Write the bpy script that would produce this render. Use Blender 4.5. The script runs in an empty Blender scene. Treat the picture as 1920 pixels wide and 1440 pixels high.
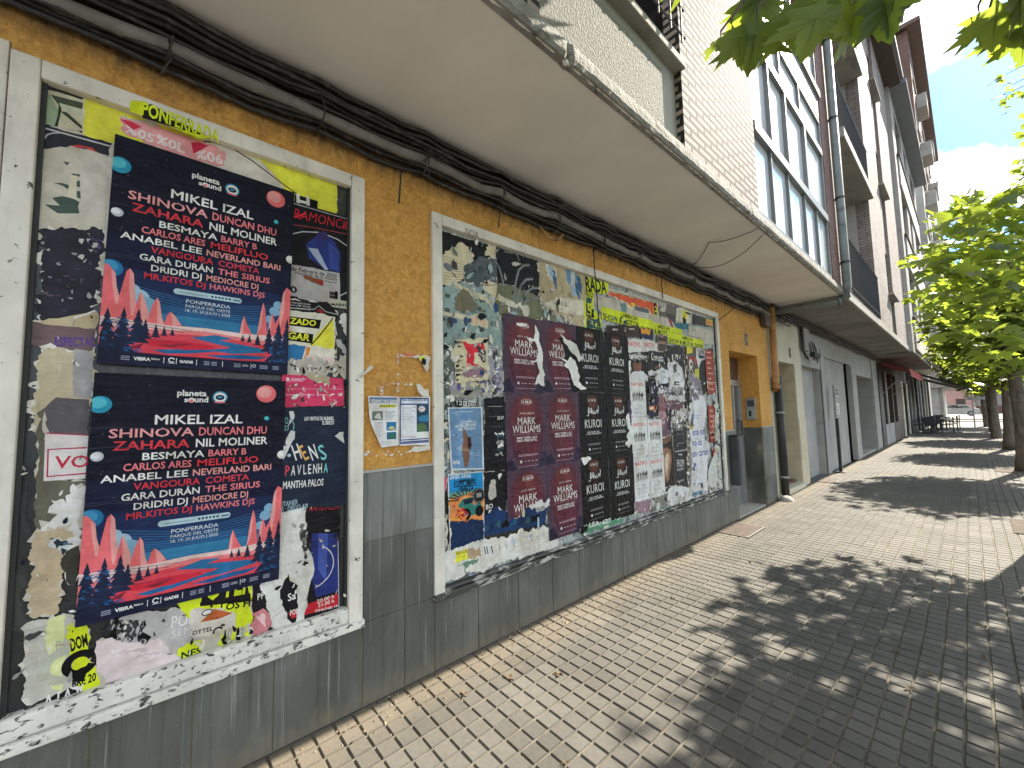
import bpy, bmesh, math, random
from mathutils import Vector, Matrix
from mathutils.geometry import tessellate_polygon
S = bpy.context.scene
COL = S.collection
R = math.radians
# ---------------------------------------------------------------- camera
CAMX, CAMH = 2.265, 1.55
RIGHT = Vector((0.65981749, 0.75111111, -0.02174797))
DOWN = Vector((-0.06915422, 0.03187855, -0.99709651))
FWD = Vector((-0.74823697, 0.65940568, 0.07297653))
CAM = Vector((CAMX, 0, CAMH))
FPX = 755.0
cd = bpy.data.cameras.new('camera')
cd.sensor_fit = 'HORIZONTAL'; cd.sensor_width = 36; cd.lens = FPX/1920*36
cd.clip_start = 0.05; cd.clip_end = 3000
cam = bpy.data.objects.new('camera', cd); COL.objects.link(cam)
U = -DOWN; B = -FWD
cam.matrix_world = Matrix(((RIGHT.x, U.x, B.x, CAM.x), (RIGHT.y, U.y, B.y, CAM.y), (RIGHT.z, U.z, B.z, CAM.z), (0, 0, 0, 1)))
S.camera = cam
# ---------------------------------------------------------------- sun, sky, exposure
SUN_EL, SUN_AZ = 39.0, 13.0
sd = Vector((math.sin(R(SUN_AZ))*math.cos(R(SUN_EL)), math.cos(R(SUN_AZ))*math.cos(R(SUN_EL)), math.sin(R(SUN_EL))))
sl = bpy.data.lights.new('sun', 'SUN'); sl.energy = 3.5; sl.angle = R(0.53); sl.color = (1.0, 0.91, 0.77)
so = bpy.data.objects.new('sun', sl); COL.objects.link(so)
so.location = (20, 40, 40); so.rotation_euler = (-sd).to_track_quat('-Z', 'Y').to_euler()
W = bpy.data.worlds.new('World'); S.world = W; W.use_nodes = True
nt = W.node_tree; N = nt.nodes; L = nt.links
bg = N['Background']; bg.inputs[1].default_value = 0.15
sky = N.new('ShaderNodeTexSky'); sky.sky_type = 'NISHITA'; sky.sun_disc = False
sky.sun_elevation = R(SUN_EL); sky.sun_rotation = R(SUN_AZ); sky.air_density = 1.0; sky.dust_density = 0.6
tc = N.new('ShaderNodeTexCoord')
sx = N.new('ShaderNodeSeparateXYZ'); L.new(tc.outputs['Generated'], sx.inputs[0])
mx = N.new('ShaderNodeMath'); mx.operation = 'MAXIMUM'; mx.inputs[1].default_value = 0.06; L.new(sx.outputs['Z'], mx.inputs[0])
ad = N.new('ShaderNodeMath'); ad.operation = 'ADD'; ad.inputs[1].default_value = 0.15; L.new(mx.outputs[0], ad.inputs[0])
dx = N.new('ShaderNodeMath'); dx.operation = 'DIVIDE'; L.new(sx.outputs['X'], dx.inputs[0]); L.new(ad.outputs[0], dx.inputs[1])
dy = N.new('ShaderNodeMath'); dy.operation = 'DIVIDE'; L.new(sx.outputs['Y'], dy.inputs[0]); L.new(ad.outputs[0], dy.inputs[1])
cx = N.new('ShaderNodeCombineXYZ'); L.new(dx.outputs[0], cx.inputs[0]); L.new(dy.outputs[0], cx.inputs[1]); cx.inputs[2].default_value = 3.3
cn = N.new('ShaderNodeTexNoise'); cn.inputs['Scale'].default_value = 1.5; cn.inputs['Detail'].default_value = 7; cn.inputs['Roughness'].default_value = 0.55; cn.inputs['Distortion'].default_value = 0.3
L.new(cx.outputs[0], cn.inputs['Vector'])
cr = N.new('ShaderNodeValToRGB'); cr.color_ramp.elements[0].position = 0.47; cr.color_ramp.elements[0].color = (0, 0, 0, 1)
cr.color_ramp.elements[1].position = 0.63; cr.color_ramp.elements[1].color = (1, 1, 1, 1); L.new(cn.outputs['Fac'], cr.inputs[0])
cm = N.new('ShaderNodeMix'); cm.data_type = 'RGBA'; L.new(cr.outputs[0], cm.inputs[0]); sm = N.new('ShaderNodeMix'); sm.data_type = 'RGBA'; sm.blend_type = 'MULTIPLY'; sm.inputs[0].default_value = 1.0; L.new(sky.outputs[0], sm.inputs[6]); sm.inputs[7].default_value = (0.145, 0.225, 0.285, 1); L.new(sm.outputs[2], cm.inputs[6]); cm.inputs[7].default_value = (6.6, 6.45, 6.2, 1)
L.new(cm.outputs[2], bg.inputs[0])
S.view_settings.view_transform = 'Standard'; S.view_settings.look = 'None'; S.view_settings.gamma = 1.0
S.view_settings.exposure = 2.22
S.view_settings.use_curve_mapping = False
S.render.engine = 'CYCLES'
S.cycles.max_bounces = 6; S.cycles.transparent_max_bounces = 8
try: S.cycles.use_denoising = True
except Exception: pass

# ---------------------------------------------------------------- helpers
def ray(px, py): return RIGHT*(px-960) + DOWN*(py-720) + FWD*FPX
def on_x(px, py, X=0.0):
    d = ray(px, py); t = (X-CAM.x)/d.x; return CAM+d*t
def on_z(px, py, Z=0.0):
    d = ray(px, py); t = (Z-CAM.z)/d.z; return CAM+d*t
def along(px, py, r): return CAM+ray(px, py).normalized()*r
def project(p):
    d = Vector(p)-CAM; z = d.dot(FWD)
    if z <= 0.05: return None
    return (d.dot(RIGHT)/z*FPX+960, d.dot(DOWN)/z*FPX+720)
def crop(ox, oy, s): return lambda x, y: (ox+x/s, oy+y/s)

def tag(o, label=None, cat=None, group=None, kind=None):
    if label: o['label'] = label
    if cat: o['category'] = cat
    if group: o['group'] = group
    if kind: o['kind'] = kind
    return o
def empty(name, loc=(0, 0, 0), label=None, cat=None, group=None, kind=None, rz=0):
    o = bpy.data.objects.new(name, None); COL.objects.link(o); o.location = loc; o.rotation_euler = (0, 0, rz)
    o.empty_display_size = 0.1
    return tag(o, label, cat, group, kind)
def copy_tree(o, parent=None):
    c = o.copy(); COL.objects.link(c); c.parent = parent
    for ch in o.children: copy_tree(ch, c)
    return c

class MB:
    """collects geometry in world (or local) coordinates, built as one mesh object"""
    def __init__(s): s.v = []; s.f = []; s.m = []; s.mats = []; s.rnd = None
    def mi(s, mat):
        if mat not in s.mats: s.mats.append(mat)
        return s.mats.index(mat)
    def add(s, vs, fs, mat):
        n = len(s.v); s.v += [tuple(v) for v in vs]; k = s.mi(mat)
        for f in fs: s.f.append([i+n for i in f]); s.m.append(k)
    def box(s, x0, x1, y0, y1, z0, z1, mat):
        if x0 > x1: x0, x1 = x1, x0
        vs = [(x0, y0, z0), (x1, y0, z0), (x1, y1, z0), (x0, y1, z0), (x0, y0, z1), (x1, y0, z1), (x1, y1, z1), (x0, y1, z1)]
        s.add(vs, [(3, 2, 1, 0), (4, 5, 6, 7), (0, 1, 5, 4), (1, 2, 6, 5), (2, 3, 7, 6), (3, 0, 4, 7)], mat)
    def bbox(s, x0, x1, y0, y1, z0, z1, mat, b=0.008):
        """box with chamfered edges"""
        bm = bmesh.new(); bmesh.ops.create_cube(bm, size=1)
        for v in bm.verts: v.co = Vector(((x0+x1)/2+v.co.x*(x1-x0), (y0+y1)/2+v.co.y*(y1-y0), (z0+z1)/2+v.co.z*(z1-z0)))
        bmesh.ops.bevel(bm, geom=bm.edges[:], offset=b, segments=2, affect='EDGES', profile=0.5)
        s.bm(bm, mat); bm.free()
    def bm(s, bm, mat, M=None):
        bm.verts.index_update()
        s.add([(M @ v.co) if M else v.co for v in bm.verts], [[v.index for v in f.verts] for f in bm.faces], mat)
    def poly(s, pts, mat):
        """filled polygon, any outline, in 3-D"""
        tr = tessellate_polygon([[Vector(p) for p in pts]])
        s.add(pts, [t for t in tr], mat)
    def quad(s, a, b, c, d, mat): s.add([a, b, c, d], [(0, 1, 2, 3)], mat)
    def tube(s, pts, r, mat, n=8, caps=True, r1=None):
        pts = [Vector(p) for p in pts]; m = len(pts); rings = []
        up = Vector((0.13, 0.21, 1)).normalized()
        for i, p in enumerate(pts):
            d = (pts[min(i+1, m-1)]-pts[max(i-1, 0)]).normalized()
            a = d.cross(up)
            if a.length < 1e-3: a = d.cross(Vector((1, 0.1, 0)))
            a.normalize(); b = d.cross(a).normalized()
            rr = r if r1 is None else r+(r1-r)*i/(m-1)
            if isinstance(r, (list, tuple)): rr = r[i]
            rings.append([p+(a*math.cos(2*math.pi*k/n)+b*math.sin(2*math.pi*k/n))*rr for k in range(n)])
        vs = [v for q in rings for v in q]; fs = []
        for i in range(m-1):
            for k in range(n):
                fs.append((i*n+k, i*n+(k+1) % n, (i+1)*n+(k+1) % n, (i+1)*n+k))
        if caps: fs += [tuple(range(n-1, -1, -1)), tuple(range((m-1)*n, m*n))]
        s.add(vs, fs, mat)
    def wall(s, X, y0, y1, z0, z1, holes, mat, depth=0.12):
        """wall face at x=X looking to +x, with rectangular holes (y0,y1,z0,z1) and their reveals"""
        ys = sorted({y0, y1} | {h[0] for h in holes} | {h[1] for h in holes}); ys = [y for y in ys if y0 <= y <= y1]
        zs = sorted({z0, z1} | {h[2] for h in holes} | {h[3] for h in holes}); zs = [z for z in zs if z0 <= z <= z1]
        for a, b in zip(ys, ys[1:]):
            for c, d in zip(zs, zs[1:]):
                if any(h[0] <= a and b <= h[1] and h[2] <= c and d <= h[3] for h in holes): continue
                s.quad((X, a, c), (X, b, c), (X, b, d), (X, a, d), mat)
        for h in holes:
            a, b, c, d = h[:4]; q = h[4] if len(h) > 4 else depth
            c2 = max(c, z0)
            s.quad((X, a, c2), (X, a, d), (X-q, a, d), (X-q, a, c2), mat); s.quad((X, b, d), (X, b, c2), (X-q, b, c2), (X-q, b, d), mat)
            s.quad((X, a, d), (X, b, d), (X-q, b, d), (X-q, a, d), mat)
            if c > z0: s.quad((X, b, c), (X, a, c), (X-q, a, c), (X-q, b, c), mat)
    def build(s, name, parent=None, smooth=False, loc=None):
        me = bpy.data.meshes.new(name)
        o0 = Vector(loc) if loc is not None else (Vector(parent_loc(parent)) if parent else Vector((0, 0, 0)))
        me.from_pydata([(v[0]-o0.x, v[1]-o0.y, v[2]-o0.z) for v in s.v], [], s.f)
        for m in s.mats: me.materials.append(m)
        me.polygons.foreach_set('material_index', s.m)
        if smooth: me.polygons.foreach_set('use_smooth', [True]*len(s.f))
        if s.rnd is not None:
            at = me.attributes.new('rnd', 'FLOAT', 'FACE'); at.data.foreach_set('value', s.rnd)
        me.update()
        o = bpy.data.objects.new(name, me); COL.objects.link(o)
        if parent: o.parent = parent
        elif loc is not None: o.location = o0
        return o
def parent_loc(o):
    p = Vector((0, 0, 0))
    while o is not None: p += Vector(o.location); o = o.parent
    return p

# ---------------------------------------------------------------- materials
MATS = {}
def nodes(name):
    m = bpy.data.materials.new(name); m.use_nodes = True
    t = m.node_tree; return m, t, t.nodes, t.links, t.nodes['Principled BSDF']
def mixc(t, a, b, f, blend='MIX'):
    n = t.nodes.new('ShaderNodeMix'); n.data_type = 'RGBA'; n.blend_type = blend
    for k, v in ((0, f), (6, a), (7, b)):
        if hasattr(v, 'is_output'): t.links.new(v, n.inputs[k])
        elif k == 0: n.inputs[k].default_value = v
        else: n.inputs[k].default_value = (*v[:3], 1)
    return n.outputs[2]
def mth(t, op, a, b=None):
    n = t.nodes.new('ShaderNodeMath'); n.operation = op
    for k, v in ((0, a), (1, b)):
        if v is None: continue
        if hasattr(v, 'is_output'): t.links.new(v, n.inputs[k])
        else: n.inputs[k].default_value = v
    return n.outputs[0]
def posn(t, scale=(1, 1, 1), off=(0, 0, 0)):
    g = t.nodes.new('ShaderNodeNewGeometry'); mp = t.nodes.new('ShaderNodeMapping')
    mp.inputs['Scale'].default_value = scale; mp.inputs['Location'].default_value = off
    t.links.new(g.outputs['Position'], mp.inputs['Vector']); return mp.outputs[0]
def noise(t, vec, scale, detail=4, rough=0.55, dist=0.0):
    n = t.nodes.new('ShaderNodeTexNoise'); n.inputs['Scale'].default_value = scale; n.inputs['Detail'].default_value = detail
    n.inputs['Roughness'].default_value = rough; n.inputs['Distortion'].default_value = dist
    if vec is not None: t.links.new(vec, n.inputs['Vector'])
    return n.outputs['Fac']
def ramp(t, fac, *stops, const=False):
    n = t.nodes.new('ShaderNodeValToRGB'); e = n.color_ramp.elements
    if const: n.color_ramp.interpolation = 'CONSTANT'
    while len(e) < len(stops): e.new(0.5)
    for k, (p, c) in enumerate(stops):
        e[k].position = p; e[k].color = (c, c, c, 1) if not hasattr(c, '__len__') else (*c[:3], 1)
    t.links.new(fac, n.inputs[0]); return n.outputs[0]
def bump(t, h, bs, strength=0.3, dist=0.01):
    n = t.nodes.new('ShaderNodeBump'); n.inputs['Strength'].default_value = strength; n.inputs['Distance'].default_value = dist
    t.links.new(h, n.inputs['Height']); t.links.new(n.outputs[0], bs.inputs['Normal']); return n
def pm(name, rgb, rough=0.7, var=0.2, scale=3.0, bstr=0.2, bscale=60, bdist=0.005, metal=0.0, stretch=(1, 1, 1), dirt=None, dthr=(0.58, 0.7), dscale=7, spec=0.5):
    """general surface: base colour with soft variation, optional stains, fine bump"""
    if name in MATS: return MATS[name]
    m, t, n, l, b = nodes(name)
    p = posn(t, stretch)
    f = noise(t, p, scale, 5)
    dark = tuple(c*(1-var) for c in rgb); lite = tuple(min(1, c*(1+var)) for c in rgb)
    c = ramp(t, f, (0.3, dark), (0.7, lite))
    if dirt:
        d = ramp(t, noise(t, posn(t, stretch, (3.1, 7.7, 1.3)), dscale, 8, 0.65, 0.4), (dthr[0], 0.0), (dthr[1], 1.0))
        c = mixc(t, c, dirt, d)
    l.new(c, b.inputs['Base Color']); b.inputs['Roughness'].default_value = rough; b.inputs['Metallic'].default_value = metal
    b.inputs['Specular IOR Level'].default_value = spec
    if bstr: bump(t, noise(t, posn(t, stretch), bscale, 4), b, bstr, bdist)
    MATS[name] = m; return m
INKS = {}
def ink(r, g=None, b_=None, wear=0.16, rough=0.42):
    """printed paper: flat colour, creases in the sheet, slight scuffing"""
    key = (round(r, 3), round(g, 3), round(b_, 3), wear, rough)
    if key in INKS: return INKS[key]
    m, t, n, l, b = nodes('printed paper')
    c = (r, g, b_)
    f = noise(t, posn(t), 14, 6, 0.6)
    col = ramp(t, f, (0.3, tuple(x*0.84 for x in c)), (0.7, tuple(min(1, x*1.08+0.004) for x in c)))
    if wear: col = mixc(t, col, ramp(t, noise(t, posn(t, (1, 1, 0.6), (8, 1, 4)), 5, 6, 0.65, 0.8), (0.32, (0.62, 0.58, 0.50)), (0.62, (1.04, 1.04, 1.04))), 0.7, 'MULTIPLY')
    if wear:
        w = ramp(t, noise(t, posn(t, (1, 1, 0.7)), 42, 6, 0.7, 0.6), (0.68, 0.0), (0.74, wear*2.2))
        col = mixc(t, col, tuple(min(0.6, x*0.6+0.09) for x in c), w)
    l.new(col, b.inputs['Base Color']); b.inputs['Roughness'].default_value = rough; b.inputs['Specular IOR Level'].default_value = 0.14
    h = mth(t, 'ADD', noise(t, posn(t, (1, 1.6, 0.8)), 5, 3, 0.5, 1.6), mth(t, 'MULTIPLY', noise(t, posn(t, (1, 0.5, 4)), 7, 5, 0.6, 0.6), 0.6))
    rdg = mth(t, 'ABSOLUTE', mth(t, 'SUBTRACT', noise(t, posn(t, (1, 0.8, 1.3), (2, 5, 1)), 6, 2, 0.5, 1.2), 0.5))
    h = mth(t, 'SUBTRACT', h, mth(t, 'MULTIPLY', rdg, 1.2))
    bump(t, h, b, 0.6, 0.022)
    INKS[key] = m; return m
def srgb(r, g, b, k=1.0):
    f = lambda c: ((c/255+0.055)/1.055)**2.4 if c > 10 else c/255/12.92
    return (f(r)*k, f(g)*k, f(b)*k)
def I(r, g, b, k=1.22, **kw): return ink(*[min(0.86, c) for c in srgb(r, g, b, k)], **kw)
def rect(y0, y1, z0, z1): return [(y0, z0), (y1, z0), (y1, z1), (y0, z1)]
# ---------------------------------------------------------------- special materials
def mat_stucco():
    m, t, n, l, b = nodes('ochre trowelled plaster')
    p = posn(t)
    f = noise(t, p, 2.2, 5, 0.55, 0.6)
    c = ramp(t, f, (0.25, (0.52, 0.225, 0.03)), (0.5, (0.76, 0.36, 0.055)), (0.78, (0.84, 0.45, 0.12)))
    g = noise(t, posn(t, (1, 1, 1), (5, 2, 1)), 26, 5, 0.65, 1.2)
    c = mixc(t, c, ramp(t, g, (0.32, (0.33, 0.14, 0.02)), (0.62, (0.74, 0.43, 0.12))), 0.55)
    # thin dark crack lines and spots of dirt, mostly high on the wall
    sz = t.nodes.new('ShaderNodeSeparateXYZ'); l.new(p, sz.inputs[0])
    hi = ramp(t, mth(t, 'DIVIDE', sz.outputs[2], 3.4), (0.55, 0.25), (0.95, 1.0))
    n1 = noise(t, posn(t, (1, 1, 1.3)), 4.5, 4, 0.6, 2.2)
    ln = ramp(t, mth(t, 'ABSOLUTE', mth(t, 'SUBTRACT', n1, 0.5)), (0.0, 1.0), (0.010, 0.0))
    pat = ramp(t, noise(t, posn(t, off=(9, 9, 9)), 2.6, 3), (0.44, 0.0), (0.56, 1.0))
    ck = mth(t, 'MULTIPLY', mth(t, 'MULTIPLY', ln, pat), mth(t, 'MULTIPLY', hi, 0.8))
    c = mixc(t, c, (0.05, 0.03, 0.012), ck)
    st = ramp(t, noise(t, posn(t, (1, 2.5, 0.5), (2, 4, 7)), 3.0, 6, 0.65), (0.55, 0.0), (0.75, 0.65))
    c = mixc(t, c, (0.07, 0.05, 0.03), mth(t, 'MULTIPLY', st, hi))
    top = ramp(t, mth(t, 'ADD', sz.outputs[2], mth(t, 'MULTIPLY', noise(t, posn(t, (1, 3, 1)), 5, 5, 0.7), 0.2)), (0.0, 0.0), (1.0, 0.0))
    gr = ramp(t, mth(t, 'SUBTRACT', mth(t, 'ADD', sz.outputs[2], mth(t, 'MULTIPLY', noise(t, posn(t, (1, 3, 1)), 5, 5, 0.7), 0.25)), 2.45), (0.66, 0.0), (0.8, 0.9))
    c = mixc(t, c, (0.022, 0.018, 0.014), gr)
    l.new(c, b.inputs['Base Color']); b.inputs['Roughness'].default_value = 0.72
    h = mth(t, 'ADD', noise(t, posn(t), 20, 5, 0.6, 2.0), mth(t, 'MULTIPLY', noise(t, posn(t), 90, 3), 0.35))
    bump(t, h, b, 0.75, 0.02)
    return m
def mat_brick(name, c1, c2, mortar, rough=0.85, mort=0.0085):
    m, t, n, l, b = nodes(name)
    g = t.nodes.new('ShaderNodeNewGeometry'); s = t.nodes.new('ShaderNodeSeparateXYZ'); l.new(g.outputs['Position'], s.inputs[0])
    u = mth(t, 'ADD', s.outputs[0], s.outputs[1])
    cb = t.nodes.new('ShaderNodeCombineXYZ'); l.new(u, cb.inputs[0]); l.new(s.outputs[2], cb.inputs[1])
    bt = t.nodes.new('ShaderNodeTexBrick'); l.new(cb.outputs[0], bt.inputs['Vector'])
    bt.inputs['Scale'].default_value = 1.0; bt.inputs['Brick Width'].default_value = 0.25; bt.inputs['Row Height'].default_value = 0.066
    bt.inputs['Mortar Size'].default_value = mort; bt.inputs['Mortar Smooth'].default_value = 0.2; bt.inputs['Bias'].default_value = 0.0
    bt.inputs['Color1'].default_value = (*c1, 1); bt.inputs['Color2'].default_value = (*c2, 1); bt.inputs['Mortar'].default_value = (*mortar, 1)
    f = noise(t, posn(t), 1.4, 6, 0.6)
    c = mixc(t, bt.outputs['Color'], ramp(t, f, (0.35, 0.72), (0.65, 1.12)), 0.6, 'MULTIPLY')
    d = ramp(t, noise(t, posn(t, (1, 1, 0.35), (1, 2, 3)), 2.1, 7, 0.65), (0.56, 0.0), (0.75, 0.55))
    c = mixc(t, c, (0.10, 0.085, 0.075), d)
    l.new(c, b.inputs['Base Color']); b.inputs['Roughness'].default_value = rough
    h = mth(t, 'SUBTRACT', mth(t, 'MULTIPLY', noise(t, posn(t), 45, 3), 0.3), bt.outputs['Fac'])
    bump(t, h, b, 0.8, 0.012); return m
def mat_slate(k=1.0):
    m, t, n, l, b = nodes('grey stone cladding')
    f = noise(t, posn(t, (1, 1, 0.45)), 3.0, 6, 0.6, 0.4)
    c = ramp(t, f, (0.25, (0.052*k, 0.055*k, 0.049*k)), (0.5, (0.095*k, 0.10*k, 0.09*k)), (0.8, (0.165*k, 0.172*k, 0.16*k)))
    s = ramp(t, noise(t, posn(t, (1, 6, 0.25), (2, 0, 0)), 5, 6, 0.65), (0.52, 0.0), (0.72, 0.6))
    c = mixc(t, c, (0.034, 0.035, 0.026), s)
    s2 = ramp(t, noise(t, posn(t, (1, 14, 0.3), (7, 0, 0)), 3, 5, 0.6), (0.60, 0.0), (0.68, 0.7))
    c = mixc(t, c, (0.30, 0.30, 0.26), s2)
    sp = ramp(t, noise(t, posn(t), 130, 2), (0.68, 0.0), (0.74, 0.45)); c = mixc(t, c, (0.34, 0.34, 0.32), sp)
    sz = t.nodes.new('ShaderNodeSeparateXYZ'); l.new(posn(t), sz.inputs[0])
    low = ramp(t, mth(t, 'ADD', mth(t, 'MULTIPLY', sz.outputs[2], 4.0), noise(t, posn(t, (1, 3, 1)), 7, 5)), (0.45, 0.7), (0.95, 0.0))
    c = mixc(t, c, (0.20, 0.165, 0.11), low)
    l.new(c, b.inputs['Base Color']); b.inputs['Roughness'].default_value = 0.5
    bump(t, noise(t, posn(t, (1, 1, 0.6)), 30, 5, 0.6), b, 0.3, 0.008); return m
def mat_chipped(name, rgb, under, thr=0.6, streak=(1, 1, 1), scale=16):
    m, t, n, l, b = nodes(name)
    f = noise(t, posn(t), 4, 5)
    c = ramp(t, f, (0.3, tuple(x*0.72 for x in rgb)), (0.7, rgb))
    gr = ramp(t, noise(t, posn(t, (1, 1, 0.3), (4, 1, 2)), 6, 6, 0.7), (0.5, 0.0), (0.8, 0.5)); c = mixc(t, c, (0.22, 0.20, 0.16), gr)
    k = noise(t, posn(t, streak, (1.7, 0.3, 5)), scale, 9, 0.68, 0.5)
    w = ramp(t, k, (thr, 0.0), (thr+0.035, 1.0)); c = mixc(t, c, under, w)
    l.new(c, b.inputs['Base Color']); b.inputs['Roughness'].default_value = 0.5
    h = mth(t, 'SUBTRACT', mth(t, 'MULTIPLY', noise(t, posn(t), 70, 3), 0.2), w); bump(t, h, b, 0.5, 0.004); return m
def mat_residue(name, stops, scale=4.0, streak=(1, 1, 0.7), off=(0, 0, 0), rough=0.55):
    m, t, n, l, b = nodes(name)
    v = noise(t, posn(t, streak, off), scale, 9, 0.66, 0.9)
    c = ramp(t, v, *stops, const=True)
    f = noise(t, posn(t, (1, 4, 0.4), (3, 3, 3)), 9, 6, 0.7)
    c = mixc(t, c, ramp(t, f, (0.3, 0.5), (0.7, 1.15)), 0.7, 'MULTIPLY')
    l.new(c, b.inputs['Base Color']); b.inputs['Roughness'].default_value = rough
    bump(t, v, b, 0.5, 0.02); return m
def mat_glass(name, base, refl=0.45, rough=0.02):
    m = bpy.data.materials.new(name); m.use_nodes = True; t = m.node_tree; n = t.nodes; l = t.links
    b = n['Principled BSDF']; b.inputs['Base Color'].default_value = (*base, 1); b.inputs['Roughness'].default_value = 0.4
    g = n.new('ShaderNodeBsdfGlossy'); g.inputs['Roughness'].default_value = rough; g.inputs['Color'].default_value = (0.9, 0.95, 1, 1)
    mx_ = n.new('ShaderNodeMixShader'); mx_.inputs[0].default_value = refl
    l.new(b.outputs[0], mx_.inputs[1]); l.new(g.outputs[0], mx_.inputs[2]); l.new(mx_.outputs[0], n['Material Output'].inputs[0])
    nz = n.new('ShaderNodeBump'); nz.inputs['Strength'].default_value = 0.05; nz.inputs['Distance'].default_value = 0.02
    l.new(noise(t, posn(t), 1.2, 2), nz.inputs['Height']); l.new(nz.outputs[0], g.inputs['Normal'])
    return m
STUCCO = mat_stucco()
SLATE = mat_slate(); SLATE_SKYLIT = mat_slate(1.5)  # second slate is lighter: sky reflection put into the stone colour
BRICK = mat_brick('rose brick', (0.30, 0.24, 0.212), (0.40, 0.33, 0.297), (0.014, 0.012, 0.011), mort=0.017)
BRICKR = mat_brick('red brick', (0.16, 0.075, 0.058), (0.22, 0.11, 0.085), (0.09, 0.07, 0.06))
BRICKB = mat_brick('dusty brick', (0.25, 0.21, 0.19), (0.33, 0.285, 0.26), (0.13, 0.105, 0.09))
BRICKD = mat_brick('dark brown brick', (0.17, 0.085, 0.065), (0.22, 0.12, 0.09), (0.10, 0.085, 0.075))
SOFFIT = pm('painted soffit', (0.80, 0.78, 0.735), 0.8, 0.1, 1.2, 0.25, 30, 0.004, dirt=(0.28, 0.26, 0.23), dthr=(0.66, 0.9), dscale=2.5)
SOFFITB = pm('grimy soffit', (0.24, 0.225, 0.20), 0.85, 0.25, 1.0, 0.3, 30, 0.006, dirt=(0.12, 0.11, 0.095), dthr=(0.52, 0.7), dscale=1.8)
ROUGHC = pm('crumbling slab edge', (0.27, 0.262, 0.24), 0.9, 0.3, 6, 1.0, 60, 0.02, dirt=(0.12, 0.11, 0.09), dthr=(0.56, 0.66), dscale=9)
PEBBLE = pm('pebbledash', (0.27, 0.265, 0.24), 0.9, 0.35, 70, 1.0, 75, 0.03)
GREYP = pm('smooth grey render', (0.36, 0.352, 0.33), 0.8, 0.12, 2, 0.15, 50, dirt=(0.13, 0.13, 0.125), dthr=(0.58, 0.8), dscale=2.2)
GREYD = pm('dark grey paint', (0.075, 0.078, 0.08), 0.6, 0.2, 4)
CONC = pm('weathered concrete', (0.29, 0.275, 0.25), 0.85, 0.2, 1.2, 0.4, 40, 0.01, stretch=(1, 1, 0.4), dirt=(0.14, 0.13, 0.115), dthr=(0.55, 0.75), dscale=2.5)
CONCL = pm('pale render', (0.40, 0.385, 0.35), 0.85, 0.15, 1.5, 0.3, 40, dirt=(0.2, 0.19, 0.17), dthr=(0.58, 0.8), dscale=2)
CREAM = pm('cream wall paint', (0.55, 0.51, 0.39), 0.7, 0.1, 2, 0.12, 50, dirt=(0.2, 0.18, 0.12), dthr=(0.64, 0.85), dscale=3)
WHITEF = mat_chipped('chipped white paint', (0.84, 0.79, 0.68), (0.06, 0.055, 0.048), 0.635, scale=26)
WHITES = mat_chipped('flaking white sill', (0.82, 0.79, 0.71), (0.04, 0.038, 0.035), 0.56, (1, 0.6, 1), 48)
BLACKR = pm('old rubber and drain shade', (0.02, 0.02, 0.02), 0.6, 0.3, 9)
ALU = pm('dull aluminium', (0.42, 0.42, 0.41), 0.4, 0.12, 5, 0.05, 60, metal=0.6)
ALUG = pm('grey window frame', (0.15, 0.155, 0.155), 0.45, 0.1, 5, 0.05, 60)
DKGLASS = mat_glass('dark door glass', (0.015, 0.016, 0.018), 0.25)
SKYGLASS = mat_glass('curtained sky-glare glass', (0.80, 0.84, 0.86), 0.5, 0.03)  # pale base colour carries both the curtains and the bright cloud reflection
WINGLASS = mat_glass('window glass', (0.05, 0.06, 0.07), 0.4)
WOODB = pm('dark brown wood', (0.065, 0.042, 0.03), 0.5, 0.3, 5, 0.2, 40, stretch=(1, 1, 0.15))
BROWNP = pm('brown panel', (0.11, 0.06, 0.045), 0.5, 0.15, 3)
STEEL = pm('black painted steel', (0.022, 0.023, 0.025), 0.5, 0.3, 8)
GALV = pm('grey steel', (0.30, 0.31, 0.31), 0.45, 0.2, 8, metal=0.3)
PIPEG = pm('grey green drain pipe', (0.15, 0.17, 0.165), 0.5, 0.2, 4, 0.1, 40, dirt=(0.07, 0.07, 0.065), dscale=5)
PIPEO = pm('ochre painted pipe', (0.42, 0.21, 0.075), 0.55, 0.25, 5, 0.2, 30, dirt=(0.10, 0.06, 0.03), dthr=(0.55, 0.66))
TILEC = pm('cream stone tile', (0.55, 0.48, 0.34), 0.4, 0.15, 3, 0.05, 40)
GROUT = pm('pale grout', (0.40, 0.37, 0.27), 0.9, 0.1, 9)
GROUTY = pm('ochre grout', (0.34, 0.30, 0.17), 0.9, 0.2, 9)
SHUTB = pm('blue grey shutter', (0.17, 0.19, 0.215), 0.55, 0.1, 4)

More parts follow.
